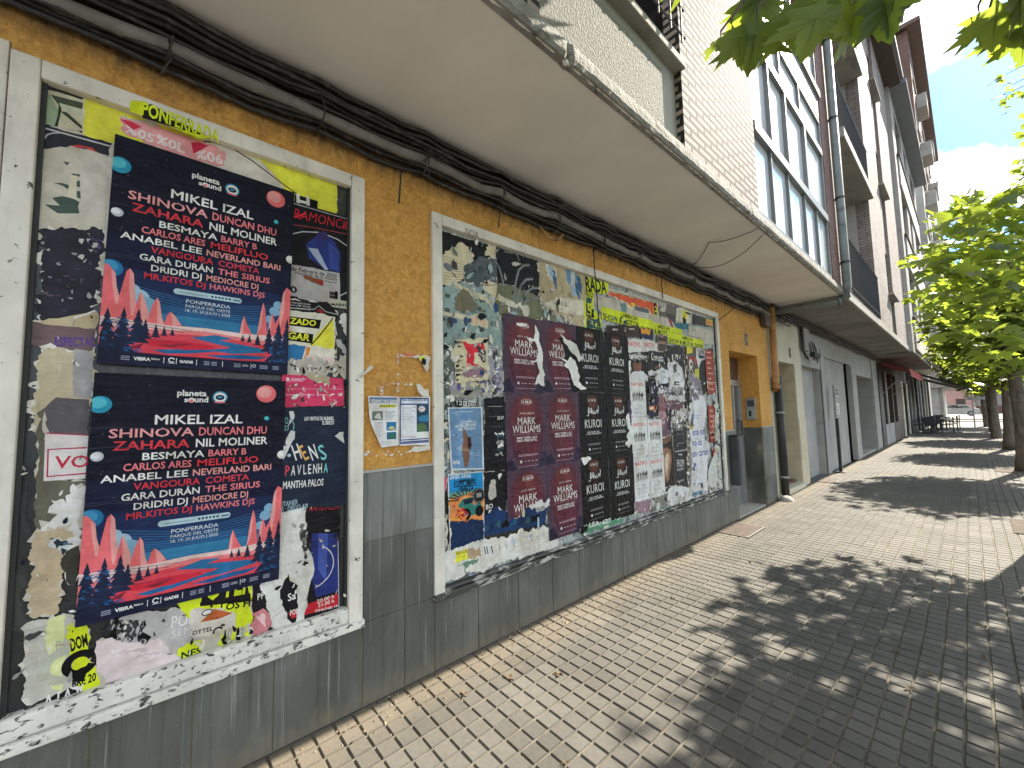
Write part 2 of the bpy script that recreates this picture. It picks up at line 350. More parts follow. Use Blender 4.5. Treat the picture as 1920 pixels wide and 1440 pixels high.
# ---------------------------------------------------------------- the ground
def mat_paving():
    m, t, n, l, b = nodes('paving tile')
    g = t.nodes.new('ShaderNodeNewGeometry'); at = t.nodes.new('ShaderNodeAttribute'); at.attribute_name = 'rnd'
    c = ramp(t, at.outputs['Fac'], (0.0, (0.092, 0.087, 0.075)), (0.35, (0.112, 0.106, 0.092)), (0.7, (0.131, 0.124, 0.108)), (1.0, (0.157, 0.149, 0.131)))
    c = mixc(t, c, ramp(t, noise(t, posn(t), 0.7, 6, 0.6), (0.3, 0.72), (0.7, 1.12)), 0.75, 'MULTIPLY')
    c = mixc(t, c, ramp(t, noise(t, posn(t), 38, 5, 0.7), (0.3, 0.78), (0.7, 1.12)), 0.8, 'MULTIPLY')
    s = t.nodes.new('ShaderNodeSeparateXYZ'); l.new(g.outputs['Position'], s.inputs[0])
    sand = ramp(t, mth(t, 'ADD', s.outputs[0], mth(t, 'MULTIPLY', noise(t, posn(t, (1, 0.6, 1)), 5, 6, 0.65), 0.7)), (0.42, 0.5), (0.74, 0.0))
    c = mixc(t, c, (0.20, 0.162, 0.11), sand)
    st = ramp(t, noise(t, posn(t, off=(4, 4, 0)), 9, 5, 0.6), (0.66, 0.0), (0.72, 0.5)); c = mixc(t, c, (0.13, 0.12, 0.10), st)
    l.new(c, b.inputs['Base Color']); b.inputs['Roughness'].default_value = 0.8; b.inputs['Specular IOR Level'].default_value = 0.3
    bump(t, noise(t, posn(t), 140, 4, 0.7), b, 0.35, 0.004); return m
PAVE = mat_paving()
JOINT = pm('sandy joint', (0.15, 0.132, 0.10), 0.95, 0.35, 5, 0.5, 120, 0.006, dirt=(0.09, 0.085, 0.07), dthr=(0.5, 0.62), dscale=6)
ASPH = pm('asphalt', (0.055, 0.054, 0.052), 0.9, 0.2, 1, 0.4, 120)
PAVEF = pm('far paving', (0.14, 0.13, 0.112), 0.85, 0.12, 0.8, 0.2, 60)
KERB = pm('kerb stone', (0.33, 0.32, 0.29), 0.8, 0.15, 3, 0.3, 60)
rg = random.Random(4)
PIT = 0.0966; YE = 34.0; PW = 4.15
b = MB(); b.rnd = []
x0p = 0.012
nx = int(PW/PIT); ny = int((YE+1.6)/PIT)
gx, gz = 0.0047, 0.008
rowr = {}
for i in range(nx):
    for j in range(ny):
        y = -1.6+j*PIT; x = x0p+i*PIT
        k = (i//2, j//2)
        if k not in rowr: rowr[k] = (rg.gauss(0.5, 0.17), rg.gauss(0, 0.0007), rg.gauss(0, 0.0012), rg.gauss(0, 0.0012))
        base, dz, ox, oy = rowr[k]
        r = min(1, max(0, base+rg.gauss(0, 0.06)))
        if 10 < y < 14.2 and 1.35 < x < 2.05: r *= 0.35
        a0, a1, c0, c1 = x+gx+ox, x+PIT-gx+ox, y+gx+oy, y+PIT-gx+oy
        e = 0.0035; z = dz; zb = -gz
        vs = [(a0, c0, zb), (a1, c0, zb), (a1, c1, zb), (a0, c1, zb), (a0+e, c0+e, z), (a1-e, c0+e, z), (a1-e, c1-e, z), (a0+e, c1-e, z)]
        fs = [(4, 5, 6, 7), (0, 1, 5, 4), (1, 2, 6, 5), (2, 3, 7, 6), (3, 0, 4, 7)]
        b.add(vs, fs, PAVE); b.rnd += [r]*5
b.quad((0.0, -1.7, -gz), (PW+0.05, -1.7, -gz), (PW+0.05, YE+0.05, -gz), (0.0, YE+0.05, -gz), JOINT); b.rnd.append(0)
tag(b.build('pavement'), kind='structure')
b = MB(); b.box(-0.5, PW+0.05, YE+0.05, 52, -0.3, -0.002, PAVEF); b.box(-3, PW+0.05, -8, -1.7, -0.3, -0.004, PAVEF)
tag(b.build('far_pavement'), kind='structure')
b = MB(); b.box(PW+0.052, PW+0.2, -8, 52, -0.3, 0.004, KERB); tag(b.build('kerb'), kind='structure')
b = MB(); b.quad((-700, -500, -0.13), (900, -500, -0.13), (900, 1500, -0.13), (-700, 1500, -0.13), ASPH); tag(b.build('ground'), kind='structure')
b = MB(); b.box(-30, 40, 54, 58, -0.126, -0.005, PAVEF); b.box(-30, 40, 61, 90, -0.126, -0.002, pm('light plaza paving', (0.22, 0.21, 0.185), 0.85, 0.1, 0.6))
tag(b.build('plaza_paving'), kind='structure')

# ---------------------------------------------------------------- building A : ochre ground floor
SOF = 3.38; XO = 0.99; YA = 7.92; YAB = 8.4
W1 = (-0.449, 0.868, 0.437, 2.935); W2 = (1.312, 5.852, 0.42, 2.888)
DR = (6.2, 7.38, -0.05, 2.4)
bA = empty('apartment_building', (0, 3, 0), 'apartment block with ochre plaster ground floor, poster covered shop windows and rose brick above', 'building')
b = MB()
b.wall(0, -6, YA, 0, SOF+0.02, [(W1[0], W1[1], W1[2], W1[3], 0.1), (W2[0], W2[1], W2[2], W2[3], 0.1), (-1.75, W1[0]-0.003, -0.05, 2.97, 0.1), (DR[0], DR[1], DR[2], DR[3], 0.30)], STUCCO)
b.quad((0, YA, 0), (-0.3, YA, 0), (-0.3, YA, SOF), (0, YA, SOF), STUCCO)
b.build('wall', bA)
# grey stone dado of separate slabs with ochre joints
b = MB()
def slab(y0, y1, z0, z1, x=0.0, SLATE=SLATE):
    b.bbox(x-0.02, x+0.014, y0+0.0025, y1-0.0025, z0+0.002, z1-0.002, SLATE, 0.002)
rg = random.Random(2)
for (a, c, top) in ((W1[0], W1[1]-0.001, W1[2]-0.012), (W2[0]+0.001, W2[1], W2[2]-0.012)):
    y = a; 
    while y < c-0.02:
        w = min(rg.choice((0.30, 0.33, 0.36, 0.31)), c-y)
        if c-(y+w) < 0.1: w = c-y
        slab(y, y+w, 0.003, top); y += w
for (a, m_, c) in ((W1[1]+0.002, 1.115, W2[0]-0.002), (W2[1]+0.002, None, DR[0]), (DR[1], None, YA)):
    for z0, z1 in ((0.003, 0.437), (0.437, 0.86), (0.86, 1.235)):
        if m_ is None or z0 > 0.5: slab(a, c, z0, z1, 0.0, SLATE_SKYLIT if z0 > 0.3 else SLATE)
        else: slab(a, m_, z0, z1); slab(m_, c, z0, z1)
for z0, z1 in ((0.003, 0.437), (0.437, 0.86), (0.86, 1.235)):    # dado returns into the doorway
    b.bbox(-0.3, -0.001, DR[1]-0.014, DR[1]+0.004, z0+0.002, z1-0.002, SLATE, 0.002)
b.box(-0.02, 0.005, W1[0], W1[1], 0, W1[2]-0.01, GROUTY); b.box(-0.02, 0.005, W2[0], W2[1], 0, W2[2]-0.01, GROUTY)
for a, c in ((W1[1], W2[0]), (W2[1], DR[0]), (DR[1], YA)):
    b.box(-0.02, 0.006, a, c, 0, 1.24, GROUTY); b.box(-0.02, 0.016, a, c, 1.236, 1.25, CONCL)
b.build('stone_dado', bA)
# floor slab over the pavement
b = MB()
b.box(-0.35, XO, -6, YAB, SOF, SOF+0.02, SOFFIT)
rg = random.Random(8)
ys = [-6+i*0.035 for i in range(int((YAB+6)/0.035)+1)]
rows = [(XO-0.03, SOF-0.006), (XO+0.012, SOF+0.004), (XO+0.022, SOF+0.03), (XO+0.02, SOF+0.075), (XO+0.012, SOF+0.115), (XO-0.01, SOF+0.125)]
vs = []; fs = []
for y in ys:
    chip = 0.016*max(0, rg.gauss(0, 1)-1.6)
    for k, (x, z) in enumerate(rows):
        q = 1.0 if k in (1, 2, 3) else 0.4
        vs.append((x+(rg.gauss(0, 0.0014)-chip)*q, y, z+rg.gauss(0, 0.0014)*q))
K = len(rows)
for i in range(len(ys)-1):
    for k in range(K-1): fs.append((i*K+k, (i+1)*K+k, (i+1)*K+k+1, i*K+k+1))
b.add(vs, fs, ROUGHC)
b.build('soffit', bA, smooth=False)
# upper facade
b = MB()
b.box(XO-0.12, XO, -6, 1.36, SOF+0.125, 9.5, BRICK)
b.box(XO-0.12, XO, 2.9, 4.5, SOF+0.12, 9.5, BRICK)
b.box(XO-0.115, XO-0.003, 7.86, YAB, SOF+0.12, 9.5, BRICKR)
b.box(-0.3, XO-0.25, -6, YAB-0.01, 6.2, 9.6, BRICK)
b.build('brick_pier', bA)
b = MB()
b.bbox(XO-0.10, XO-0.02, 1.37, 2.64, SOF+0.12, 4.0, PEBBLE, 0.01)
b.build('pebbledash_parapet', bA)
b = MB()
b.box(XO-0.12, XO-0.055, 1.36, 2.9, SOF+0.12, 4.12, GREYP); b.bbox(XO-0.13, XO+0.03, 1.35, 2.92, 4.12, 4.185, CONC, 0.008)
b.build('window_sill', bA)
b = MB()
b.box(XO-0.4, XO-0.36, 1.36, 2.9, 4.18, 6.0, GREYP); b.box(XO-0.355, XO-0.35, 1.5, 2.75, 4.3, 5.7, WINGLASS); b.box(XO-0.36, XO-0.345, 2.1, 2.16, 4.3, 5.7, ALUG)
wn = b.build('window', bA)
b = MB()
for z in (4.3, 4.52, 4.74, 4.96): b.tube([(XO+0.06, 1.4, z), (XO+0.06, 2.86, z)], 0.008, STEEL, 6)
for k in range(9): b.tube([(XO+0.06, 1.45+k*0.17, 4.24), (XO+0.06, 1.45+k*0.17, 5.1)], 0.007, STEEL, 6)
for k in range(3): b.tube([(XO+0.06, 1.6+k*0.55, 4.24+0.3), (XO-0.05, 1.6+k*0.55, 4.22+0.3)], 0.006, GALV, 6)
b.build('window_grille', wn)
# glazed gallery
def gallery(z0, z1, par):
    y0, y1 = 4.5, 7.86; zt, zu = z0+0.9, z0+1.98
    b = MB(); xg = XO-0.05
    b.box(xg-0.012, xg, y0+0.03, y1-0.03, z0+0.04, z1-0.03, SKYGLASS)
    g = b.build('gallery_window', par)
    b = MB(); xf = xg+0.035
    def bar(ya, yb, za, zb, d=0.0): b.box(xg-0.03, xf+d, ya, yb, za, zb, ALUG)
    bar(y0, y1, z0, z0+0.045); bar(y0, y1, z1-0.05, z1); bar(y0, y0+0.05, z0+0.045, z1-0.05); bar(y1-0.06, y1, z0+0.045, z1-0.05)
    bar(y0+0.05, y1-0.06, zt, zt+0.11, 0.02); bar(y0+0.05, y1-0.06, zu, zu+0.10, 0.012)
    for ym in (5.1, 5.75, 6.5, 7.15): bar(ym, ym+0.022, z0+0.045, zt)
    for ym, w in ((5.14, 0.022), (5.80, 0.04), (6.7, 0.09)): bar(ym, ym+w, zt+0.11, zu, 0.012)
    for ym in (5.7, 6.6): bar(ym, ym+0.025, zu+0.10, z1-0.05)
    b.build('window_frame', g)
gallery(3.53, 6.12, bA)
b = MB(); b.box(XO-0.14, XO-0.02, 4.5, 7.86, 6.12, 6.5, SHUTB); b.box(XO-0.3, XO+0.02, 4.5, 7.86, 6.5, 6.62, CONC)
for k in range(7): b.box(XO-0.019, XO-0.012, 4.55, 7.8, 6.15+k*0.05, 6.185+k*0.05, SHUTB)
b.build('roller_shutter', bA)
gallery(6.64, 9.2, bA)

# shop window frames and panes (parts of the building)
RES1 = mat_residue('dirty dark glass', ((0.0, (0.014, 0.016, 0.018)), (0.42, (0.03, 0.033, 0.034)), (0.55, (0.055, 0.058, 0.052)), (0.66, (0.10, 0.10, 0.09)), (0.74, (0.02, 0.022, 0.025))), 3.0, (1, 1, 0.6), rough=0.25)
RES2 = mat_residue('paste and paper residue', ((0.0, (0.02, 0.022, 0.022)), (0.36, (0.14, 0.16, 0.15)), (0.43, (0.33, 0.40, 0.40)), (0.47, (0.62, 0.61, 0.56)), (0.515, (0.27, 0.34, 0.34)), (0.56, (0.58, 0.57, 0.53)), (0.62, (0.10, 0.105, 0.10)), (0.70, (0.48, 0.45, 0.36))), 6.5, (1, 1.5, 0.8))
GX = -0.017
SILLD = mat_chipped('weathered dark sill', (0.50, 0.48, 0.43), (0.05, 0.048, 0.042), 0.44, (1, 0.4, 1.6), 18)
def shop_window(y0, y1, z0, z1, fw, sill, pane, WHITES=WHITES):
    b = MB(); b.box(GX-0.02, GX, y0+0.02, y1-0.02, z0+0.02, z1-0.02, pane); w = b.build('shop_window', bA)
    b = MB()
    def fr(ya, yb, za, zb, m): b.bbox(GX-0.03, 0.024, ya, yb, za, zb, m, 0.006)
    fr(y0, y0+fw, z0, z1, WHITEF); fr(y1-fw, y1, z0, z1, WHITEF); fr(y0+fw+0.001, y1-fw-0.001, z1-fw, z1, WHITEF)
    i = fw-0.001                                     # thin inner bead, a step lower than the frame
    for q in ((y0+i, y0+i+0.016, z0+sill, z1-i), (y1-i-0.016, y1-i, z0+sill, z1-i)): b.box(GX, -0.004, *q, BLACKR)
    b.build('window_frame', w)
    b = MB()
    b.bbox(GX-0.03, 0.028, y0+fw+0.001, y1-fw-0.001, z0+0.03, z0+sill, WHITES, 0.012); b.bbox(GX-0.03, 0.042, y0-0.006, y1+0.006, z0-0.012, z0+0.029, WHITES, 0.008)
    b.build('sill', w)
shop_window(*W1, 0.075, 0.11, RES1); shop_window(*W2, 0.075, 0.055, RES2, SILLD)
# white panelled frame at the left edge of the shopfront
b = MB()
yv = W1[0]-0.004
for k, (w, d) in enumerate(((0.05, 0.012), (0.014, -0.004), (0.11, 0.02), (0.012, -0.004), (0.30, 0.006), (0.012, -0.006), (0.13, 0.02), (0.4, 0.0))):
    b.bbox(-0.08, d, yv-w, yv-0.001, 0.003, 2.965, WHITEF, 0.004); yv -= w
b.build('white_door_frame', bA)
# street door in its recess
XD = -0.30
b = MB(); b.box(XD-0.03, XD-0.01, DR[0], DR[1], 2.02, 2.4, BROWNP); b.box(XD-0.03, XD-0.012, DR[0]+0.05, DR[1]-0.05, 0.12, 2.0, DKGLASS)
b.box(XD-0.08, XD-0.035, DR[0]-0.1, DR[1]+0.1, 0, 2.6, GREYD); d = b.build('street_door', bA)
b = MB()
def fr(ya, yb, za, zb, t=0.03): b.bbox(XD-0.03, XD+t, ya, yb, za, zb, ALU, 0.004)
fr(DR[0], DR[0]+0.06, 0.015, 2.02); fr(DR[1]-0.06, DR[1], 0.015, 2.02); fr(DR[0]+0.06, DR[1]-0.06, 1.92, 2.02); fr(DR[0]+0.06, DR[1]-0.06, 0.015, 0.42, 0.012)
for k in range(1, 4): fr(DR[0]+0.06+k*0.26, DR[0]+0.11+k*0.26, 0.42, 1.92, 0.02)
b.build('door_frame', d)
b = MB(); b.tube([(XD+0.03, 7.12, 0.95), (XD+0.09, 7.12, 0.95), (XD+0.09, 7.12, 1.35), (XD+0.03, 7.12, 1.35)], 0.013, STEEL, 8); b.build('handle', d)
b = MB(); b.bbox(-0.34, -0.005, DR[0]+0.004, DR[1]-0.016, -0.02, 0.014, CONCL, 0.006); b.build('doorstep', bA)
PLAQ = pm('brown enamel plate', (0.045, 0.035, 0.022), 0.4, 0.1, 9)
PALE = pm('pale plastic', (0.42, 0.42, 0.38), 0.45, 0.08, 9)
# intercom on the reveal of the doorway
b = MB(); yy = DR[1]; b.bbox(-0.21, -0.06, yy-0.022, yy, 1.36, 1.72, ALU, 0.005); i_ = b.build('intercom', bA)
b = MB(); b.box(-0.185, -0.085, yy-0.0245, yy-0.022, 1.58, 1.68, GREYD); b.box(-0.185, -0.085, yy-0.0245, yy-0.022, 1.40, 1.53, PALE); b.box(-0.17, -0.13, yy-0.027, yy-0.0245, 1.42, 1.51, STEEL)
b.build('button_panel', i_)

# ---------------------------------------------------------------- building B : brick, grey shutters below
YB1 = 19.35
bB = empty('apartment_building', (0, 13, 0), 'older brick block next to the ochre one, with grey walled shopfronts and balconies above', 'building')
b = MB()
b.wall(0, YA+0.002, 10.0, 0, SOF+0.02, [(8.3, 9.5, -0.05, 2.4, 0.55)], CREAM)
b.wall(0, 10.0, 20.4, 0, SOF+0.02, [(10.02, 11.62, -0.05, 2.42, 0.16), (11.95, 14.6, -0.05, 2.75, 0.05), (14.6, 15.2, -0.05, 2.75, 0.2), (15.9, 18.9, -0.05, 2.5, 1.1)], GREYP)
b.box(-0.6, -0.55, 8.3, 9.5, 0, 2.4, WOODB); b.box(-0.6, -0.53, 8.32, 8.5, 0, 2.3, GREYD)
b.box(-0.2, -0.155, 10.02, 11.62, 0, 2.42, GREYP); b.box(-0.2, -0.05, 11.95, 14.6, 0, 2.75, GREYP); b.box(-0.3, -0.2, 14.6, 15.2, 0, 2.75, GREYD)
b.box(-1.15, -1.1, 15.9, 18.9, 0, 2.5, GREYD); b.box(-1.1, 0.0, 15.91, 18.89, 0.003, 0.06, CONCL)
b.build('wall', bB)
b = MB()
for r_ in range(6):                                  # tiled reveal and pilaster of the cream doorway
    z0, z1 = 0.16+r_*0.38, 0.16+(r_+1)*0.38-0.016
    b.bbox(-0.54, -0.003, 9.488, 9.5, z0, min(z1, 2.39), TILEC, 0.002)
for r_ in range(4):
    z0, z1 = 0.02+r_*0.33, 0.02+(r_+1)*0.33-0.014
    b.bbox(0.0, 0.012, 9.5, 9.74, z0, z1, TILEC, 0.002); b.bbox(0.0, 0.012, 9.745, 9.99, z0, z1, TILEC, 0.002)
b.build('wall_tiles', bB)
b = MB(); b.bbox(-0.54, -0.1, 8.31, 9.49, 0.004, 0.13, BROWNP, 0.01); b.bbox(-0.1, 0.05, 8.26, 9.55, 0.004, 0.10, CREAM, 0.012); b.build('doorstep', bB)
for q in ((-0.02, 0.03, 19.0, 19.35, 0, 3.2), (-0.02, 0.05, 18.92, 18.998, 0, 2.9), (-0.02, 0.02, 11.62, 11.94, 0.0, 2.9), (0, 0.03, 15.22, 15.9, 0.0, 2.7)):
    b = MB(); b.bbox(*q, GREYP, 0.006); b.build('pilaster', bB)
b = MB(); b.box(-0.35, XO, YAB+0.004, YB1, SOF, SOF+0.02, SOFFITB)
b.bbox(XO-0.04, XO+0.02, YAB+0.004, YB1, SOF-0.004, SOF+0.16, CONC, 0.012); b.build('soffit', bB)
b = MB()
ZT = 13.0
b.box(XO-0.25, XO, YAB+0.006, 9.2, SOF+0.16, ZT, BRICKB); b.box(XO-0.25, XO, 12.6, 14.9, SOF+0.16, ZT, BRICKB); b.box(XO-0.25, XO, 16.1, YB1, SOF+0.16, ZT, BRICKB)
b.box(XO-1.6, XO-1.2, YAB+0.006, YB1-0.01, SOF+0.02, ZT, CONC)
for f_ in range(3): 
    zf = 3.54+f_*3.1
    b.box(XO-0.12, XO-0.06, 14.9, 16.1, zf, zf+1.0, CONC); b.box(XO-0.26, XO-0.2, 14.9, 16.1, zf+1.05, zf+2.4, BROWNP); b.box(XO-0.12, XO-0.06, 14.9, 16.1, zf+2.4, zf+3.1, BRICKB)
b.box(XO-1.2, XO-0.25, 9.2-0.004, 9.2, SOF+0.16, ZT, CONCL); b.box(XO-1.2, XO-0.25, 12.6, 12.606, SOF+0.16, ZT, CONCL)
b.build('brick_wall', bB)
for f_ in range(3):
    zf = 3.54+f_*3.1
    b = MB()
    if f_: b.bbox(XO-1.2, XO+0.10, 9.2, 12.6, zf-0.2, zf, CONC, 0.015)
    b.box(XO-1.19, XO-1.15, 9.9, 11.6, zf, zf+2.2, WOODB)
    bl = b.build('balcony', bB)
    b = MB(); xr = XO+0.03
    b.tube([(xr, 9.22, zf+0.98), (xr, 12.58, zf+0.98)], 0.02, STEEL, 6); b.tube([(xr, 9.22, zf+0.1), (xr, 12.58, zf+0.1)], 0.012, STEEL, 6)
    for k in range(34): b.tube([(xr, 9.27+k*0.1, zf), (xr, 9.27+k*0.1, zf+0.98)], 0.007, STEEL, 5)
    b.build('railing', bl)
    b = MB(); b.bbox(XO-0.05, XO+0.12, 14.85, 16.15, zf+1.0, zf+1.05, CONC, 0.01); b.build('window_sill', bB)
b = MB(); b.bbox(XO-0.3, XO+0.42, YAB, YB1+0.2, ZT, ZT+0.14, BRICKR, 0.02); b.bbox(XO+0.36, XO+0.5, YAB, YB1+0.2, ZT+0.1, ZT+0.24, SHUTB, 0.02); b.build('roof', bB)

# ---------------------------------------------------------------- building C : grey concrete
XC = 1.1; YC1 = 29.6; ZC = 13.0
bC = empty('apartment_building', (0, 24, 0), 'grey concrete block beyond the brick one, with a bar and awnings on the ground floor', 'building')
b = MB()
holes = []
for f_ in range(3):
    z0 = 4.75+f_*3.05
    holes += [(20.4, 22.6, z0, z0+1.75), (23.6, 24.8, z0, z0+1.75), (26.2, 28.4, z0, z0+1.75)]
b.wall(XC, YB1+0.004, YC1, SOF, ZC, holes, CONC, 0.14)
b.box(-0.35, XC-0.001, YB1+0.004, YB1+0.02, SOF, ZC, GREYP); b.box(-0.35, XC-0.001, YC1-0.02, YC1, SOF, ZC, CONC); b.box(-0.35, XC, YB1+0.02, YC1-0.02, SOF-0.03, SOF, SOFFITB)
b.box(-0.4, -0.35, YB1, YC1, 3.2, ZC, CONC)
b.build('wall', bC)
b = MB()
for f_ in range(3):
    b = MB(); z0 = 3.5+f_*3.05; b.bbox(XC, XC+0.05, 20.2, 28.9, z0, z0+1.08, CONCL, 0.02); b.bbox(XC, XC+0.09, 20.1, 29.0, z0+1.1, z0+1.2, BROWNP, 0.02); b.build('parapet_panel', bC)
for h in holes:
    b = MB(); b.box(XC-0.14, XC-0.13, h[0], h[1], h[2], h[3], WINGLASS)
    for k in range(3): yq = h[0]+(h[1]-h[0])*k/2; b.box(XC-0.13, XC-0.08, max(h[0], yq-0.05), min(h[1], yq+0.05), h[2], h[3], ALUG)
    b.build('window', bC)
b = MB(); b.bbox(-0.4, XC+0.45, YB1+0.22, YC1+0.2, ZC, ZC+0.13, SHUTB, 0.02); b.build('roof', bC)
b = MB()
b.wall(0, 20.4, 30.2, 0, SOF+0.02, [(21.4, 22.3, 0.8, 2.9, 0.2), (22.6, 24.0, 0.8, 2.9, 0.2), (24.3, 25.9, 0.8, 2.9, 0.2), (28.3, 30.1, -0.05, 2.7, 0.3)], WOODB)
b.box(-0.24, -0.2, 21.3, 26, 0.8, 2.9, DKGLASS); b.box(-0.35, -0.3, 28.3, 30.1, 0, 2.7, STEEL)
b.box(0.0, 0.03, 20.42, 21.35, 0, 3.0, STEEL); b.box(0, 0.035, 22.3, 22.6, 0.0, 2.95, GREYP); b.box(0, 0.03, 21.4, 22.28, 0.0, 0.8, GREYP); b.box(0, 0.03, 22.62, 24, 0.0, 0.8, GREYP); b.box(0, 0.04, 24.02, 24.28, 0, 2.9, WOODB)
b.bbox(0, 0.06, 27.9, 28.28, 0, 2.75, WHITEF, 0.01); b.bbox(0, 0.06, 30.1, 30.5, 0, 2.75, WHITEF, 0.01)
b.build('bar_front', bC)

# ---------------------------------------------------------------- buildings further down the street
bD = empty('apartment_building', (0, 42, 0), 'tall dark brick block rising above the grey concrete one', 'building')
XDD = 1.35
b = MB()
b.box(-9, XDD, 31.0, 50, 4.1, 13.6, CONCL); b.box(-9, XDD, 31.0, 50, 13.602, 22.6, BRICKD)
b.box(-0.4, -0.02, 30.5, 52, 0, 4.1, CONC)
b.build('wall', bD)
def facade_windows(par, X, spots, w, h, sill=True):
    first = None
    for y, z in spots:
        if first is None:
            b = MB(); b.box(X, X+0.02, y, y+w, z, z+h, WINGLASS); b.box(X+0.02, X+0.04, y+w*0.47, y+w*0.53, z, z+h, ALUG); b.box(X, X+0.07, y-0.1, y+w+0.1, z-0.1, z, CONCL)
            first = b.build('window', par, loc=(X, y, z)); first.location = Vector((X, y, z))-parent_loc(par)
        else:
            c = first.copy(); COL.objects.link(c); c.location = Vector((X, y, z))-parent_loc(par)
def facade_balconies(par, X, spots, w, d):
    first = None
    for y, z in spots:
        if first is None:
            b = MB(); b.bbox(X, X+d, y, y+w, z, z+0.85, CONCL, 0.03); b.tube([(X+d, y, z+0.95), (X+d, y+w, z+0.95)], 0.03, STEEL, 6)
            for k in range(3): b.tube([(X+d, y+0.1+k*(w-0.2)/2, z+0.84), (X+d, y+0.1+k*(w-0.2)/2, z+0.95)], 0.02, STEEL, 5)
            first = b.build('balcony', par, loc=(X, y, z)); first.location = Vector((X, y, z))-parent_loc(par)
        else:
            c = first.copy(); COL.objects.link(c); c.location = Vector((X, y, z))-parent_loc(par)
facade_windows(bD, XDD, [(y, 5.1+f_*3.0) for f_ in range(6) for y in (31.8, 35.3, 38.4, 42.2, 45.4)], 1.5, 1.5)
facade_balconies(bD, XDD, [(y, 4.1+f_*3.0) for f_ in range(6) for y in (33.4, 40.1)], 1.7, 0.45)
b = MB(); b.bbox(-9.4, XDD+0.55, 30.7, 50.3, 22.6, 22.9, BROWNP, 0.05); b.build('roof', bD)
b = MB()
for k, y in enumerate((31.2, 33.6, 36, 38.5, 41, 44, 47)): b.bbox(-0.02, 0.09, y, y+0.5, 0, 3.5, CONC if k % 2 else GREYD, 0.02); b.box(-0.02, 0.02, y+0.7, y+1.9, 0, 2.6, DKGLASS)
b.build('shopfront', bD)
bE = empty('apartment_building', (0, 66, 0), 'beige block with a blank side wall at the far end of the row', 'building')
b = MB(); b.box(-9, 1.5, 58, 76, 3.2, 17.5, CONC); b.box(-9, 0.2, 58.4, 76, 0, 3.2, GREYP); b.box(0.2, 0.5, 58.5, 59.2, 0, 3.2, CONC)
b.build('wall', bE)
facade_windows(bE, 1.5, [(y, 4.3+f_*3.2) for f_ in range(4) for y in (60, 63.5, 67, 70.5)], 1.7, 1.6)
facade_balconies(bE, 1.5, [(y, 3.3+f_*3.2) for f_ in range(4) for y in (61.9, 68.6)], 1.5, 0.5)
b = MB(); b.bbox(-9.3, 1.9, 57.8, 76.2, 17.5, 17.8, BROWNP, 0.05); b.build('roof', bE)
PINK = pm('faded pink render', (0.50, 0.30, 0.27), 0.85, 0.12, 0.8)
b = MB(); b.box(-14, 2.7, 104, 110, -0.1, 5.4, PINK); w_ = b.build('house', loc=(-5, 104, 0)); tag(w_, 'low pink rendered house at the end of the street', 'house')
b = MB(); b.box(0.6, 1.7, 103.94, 104, 0, 2.4, WOODB); b.build('door', w_)
for x in (-2.2, -5.5):
    b = MB(); b.box(x, x+1.3, 103.94, 104, 1.0, 2.6, WINGLASS); b.box(x+0.6, x+0.7, 103.92, 103.94, 1.0, 2.6, ALUG); b.build('window', w_)
b = MB(); b.bbox(-14.5, 3.0, 103.5, 110.5, 5.4, 5.7, BROWNP, 0.05); b.build('roof', w_)
b = MB(); b.box(2.75, 45, 104.5, 105, -0.1, 3.6, CONC); b.box(2.75, 45, 104.3, 104.5, -0.1, 1.1, BRICKD); b.bbox(2.7, 45, 104.25, 105.1, 3.6, 3.75, CONC, 0.03)
tag(b.build('boundary_wall', loc=(20, 104.5, 0)), 'long grey wall with a dark brick base closing the street end', 'wall')
# ---------------------------------------------------------------- lettering and posters
_GL = {}
def glyphs(s, bold=0.0, shear=0.0, space=1.0, wide=1.0):
    k = (s, bold, shear, space, wide)
    if k in _GL: return _GL[k]
    cu = bpy.data.curves.new('lettering', 'FONT'); cu.body = s; cu.offset = bold; cu.shear = shear; cu.space_character = space; cu.resolution_u = 2
    o = bpy.data.objects.new('lettering', cu); COL.objects.link(o)
    bpy.context.view_layer.update()
    me = o.evaluated_get(bpy.context.evaluated_depsgraph_get()).to_mesh()
    vs = [(v.co.x*wide, v.co.y) for v in me.vertices]; fs = [list(p.vertices) for p in me.polygons]
    bpy.data.objects.remove(o); bpy.data.curves.remove(cu)
    x0 = min(v[0] for v in vs); x1 = max(v[0] for v in vs); y0 = min(v[1] for v in vs); y1 = max(v[1] for v in vs)
    _GL[k] = (vs, fs, (x0, x1, y0, y1)); return _GL[k]

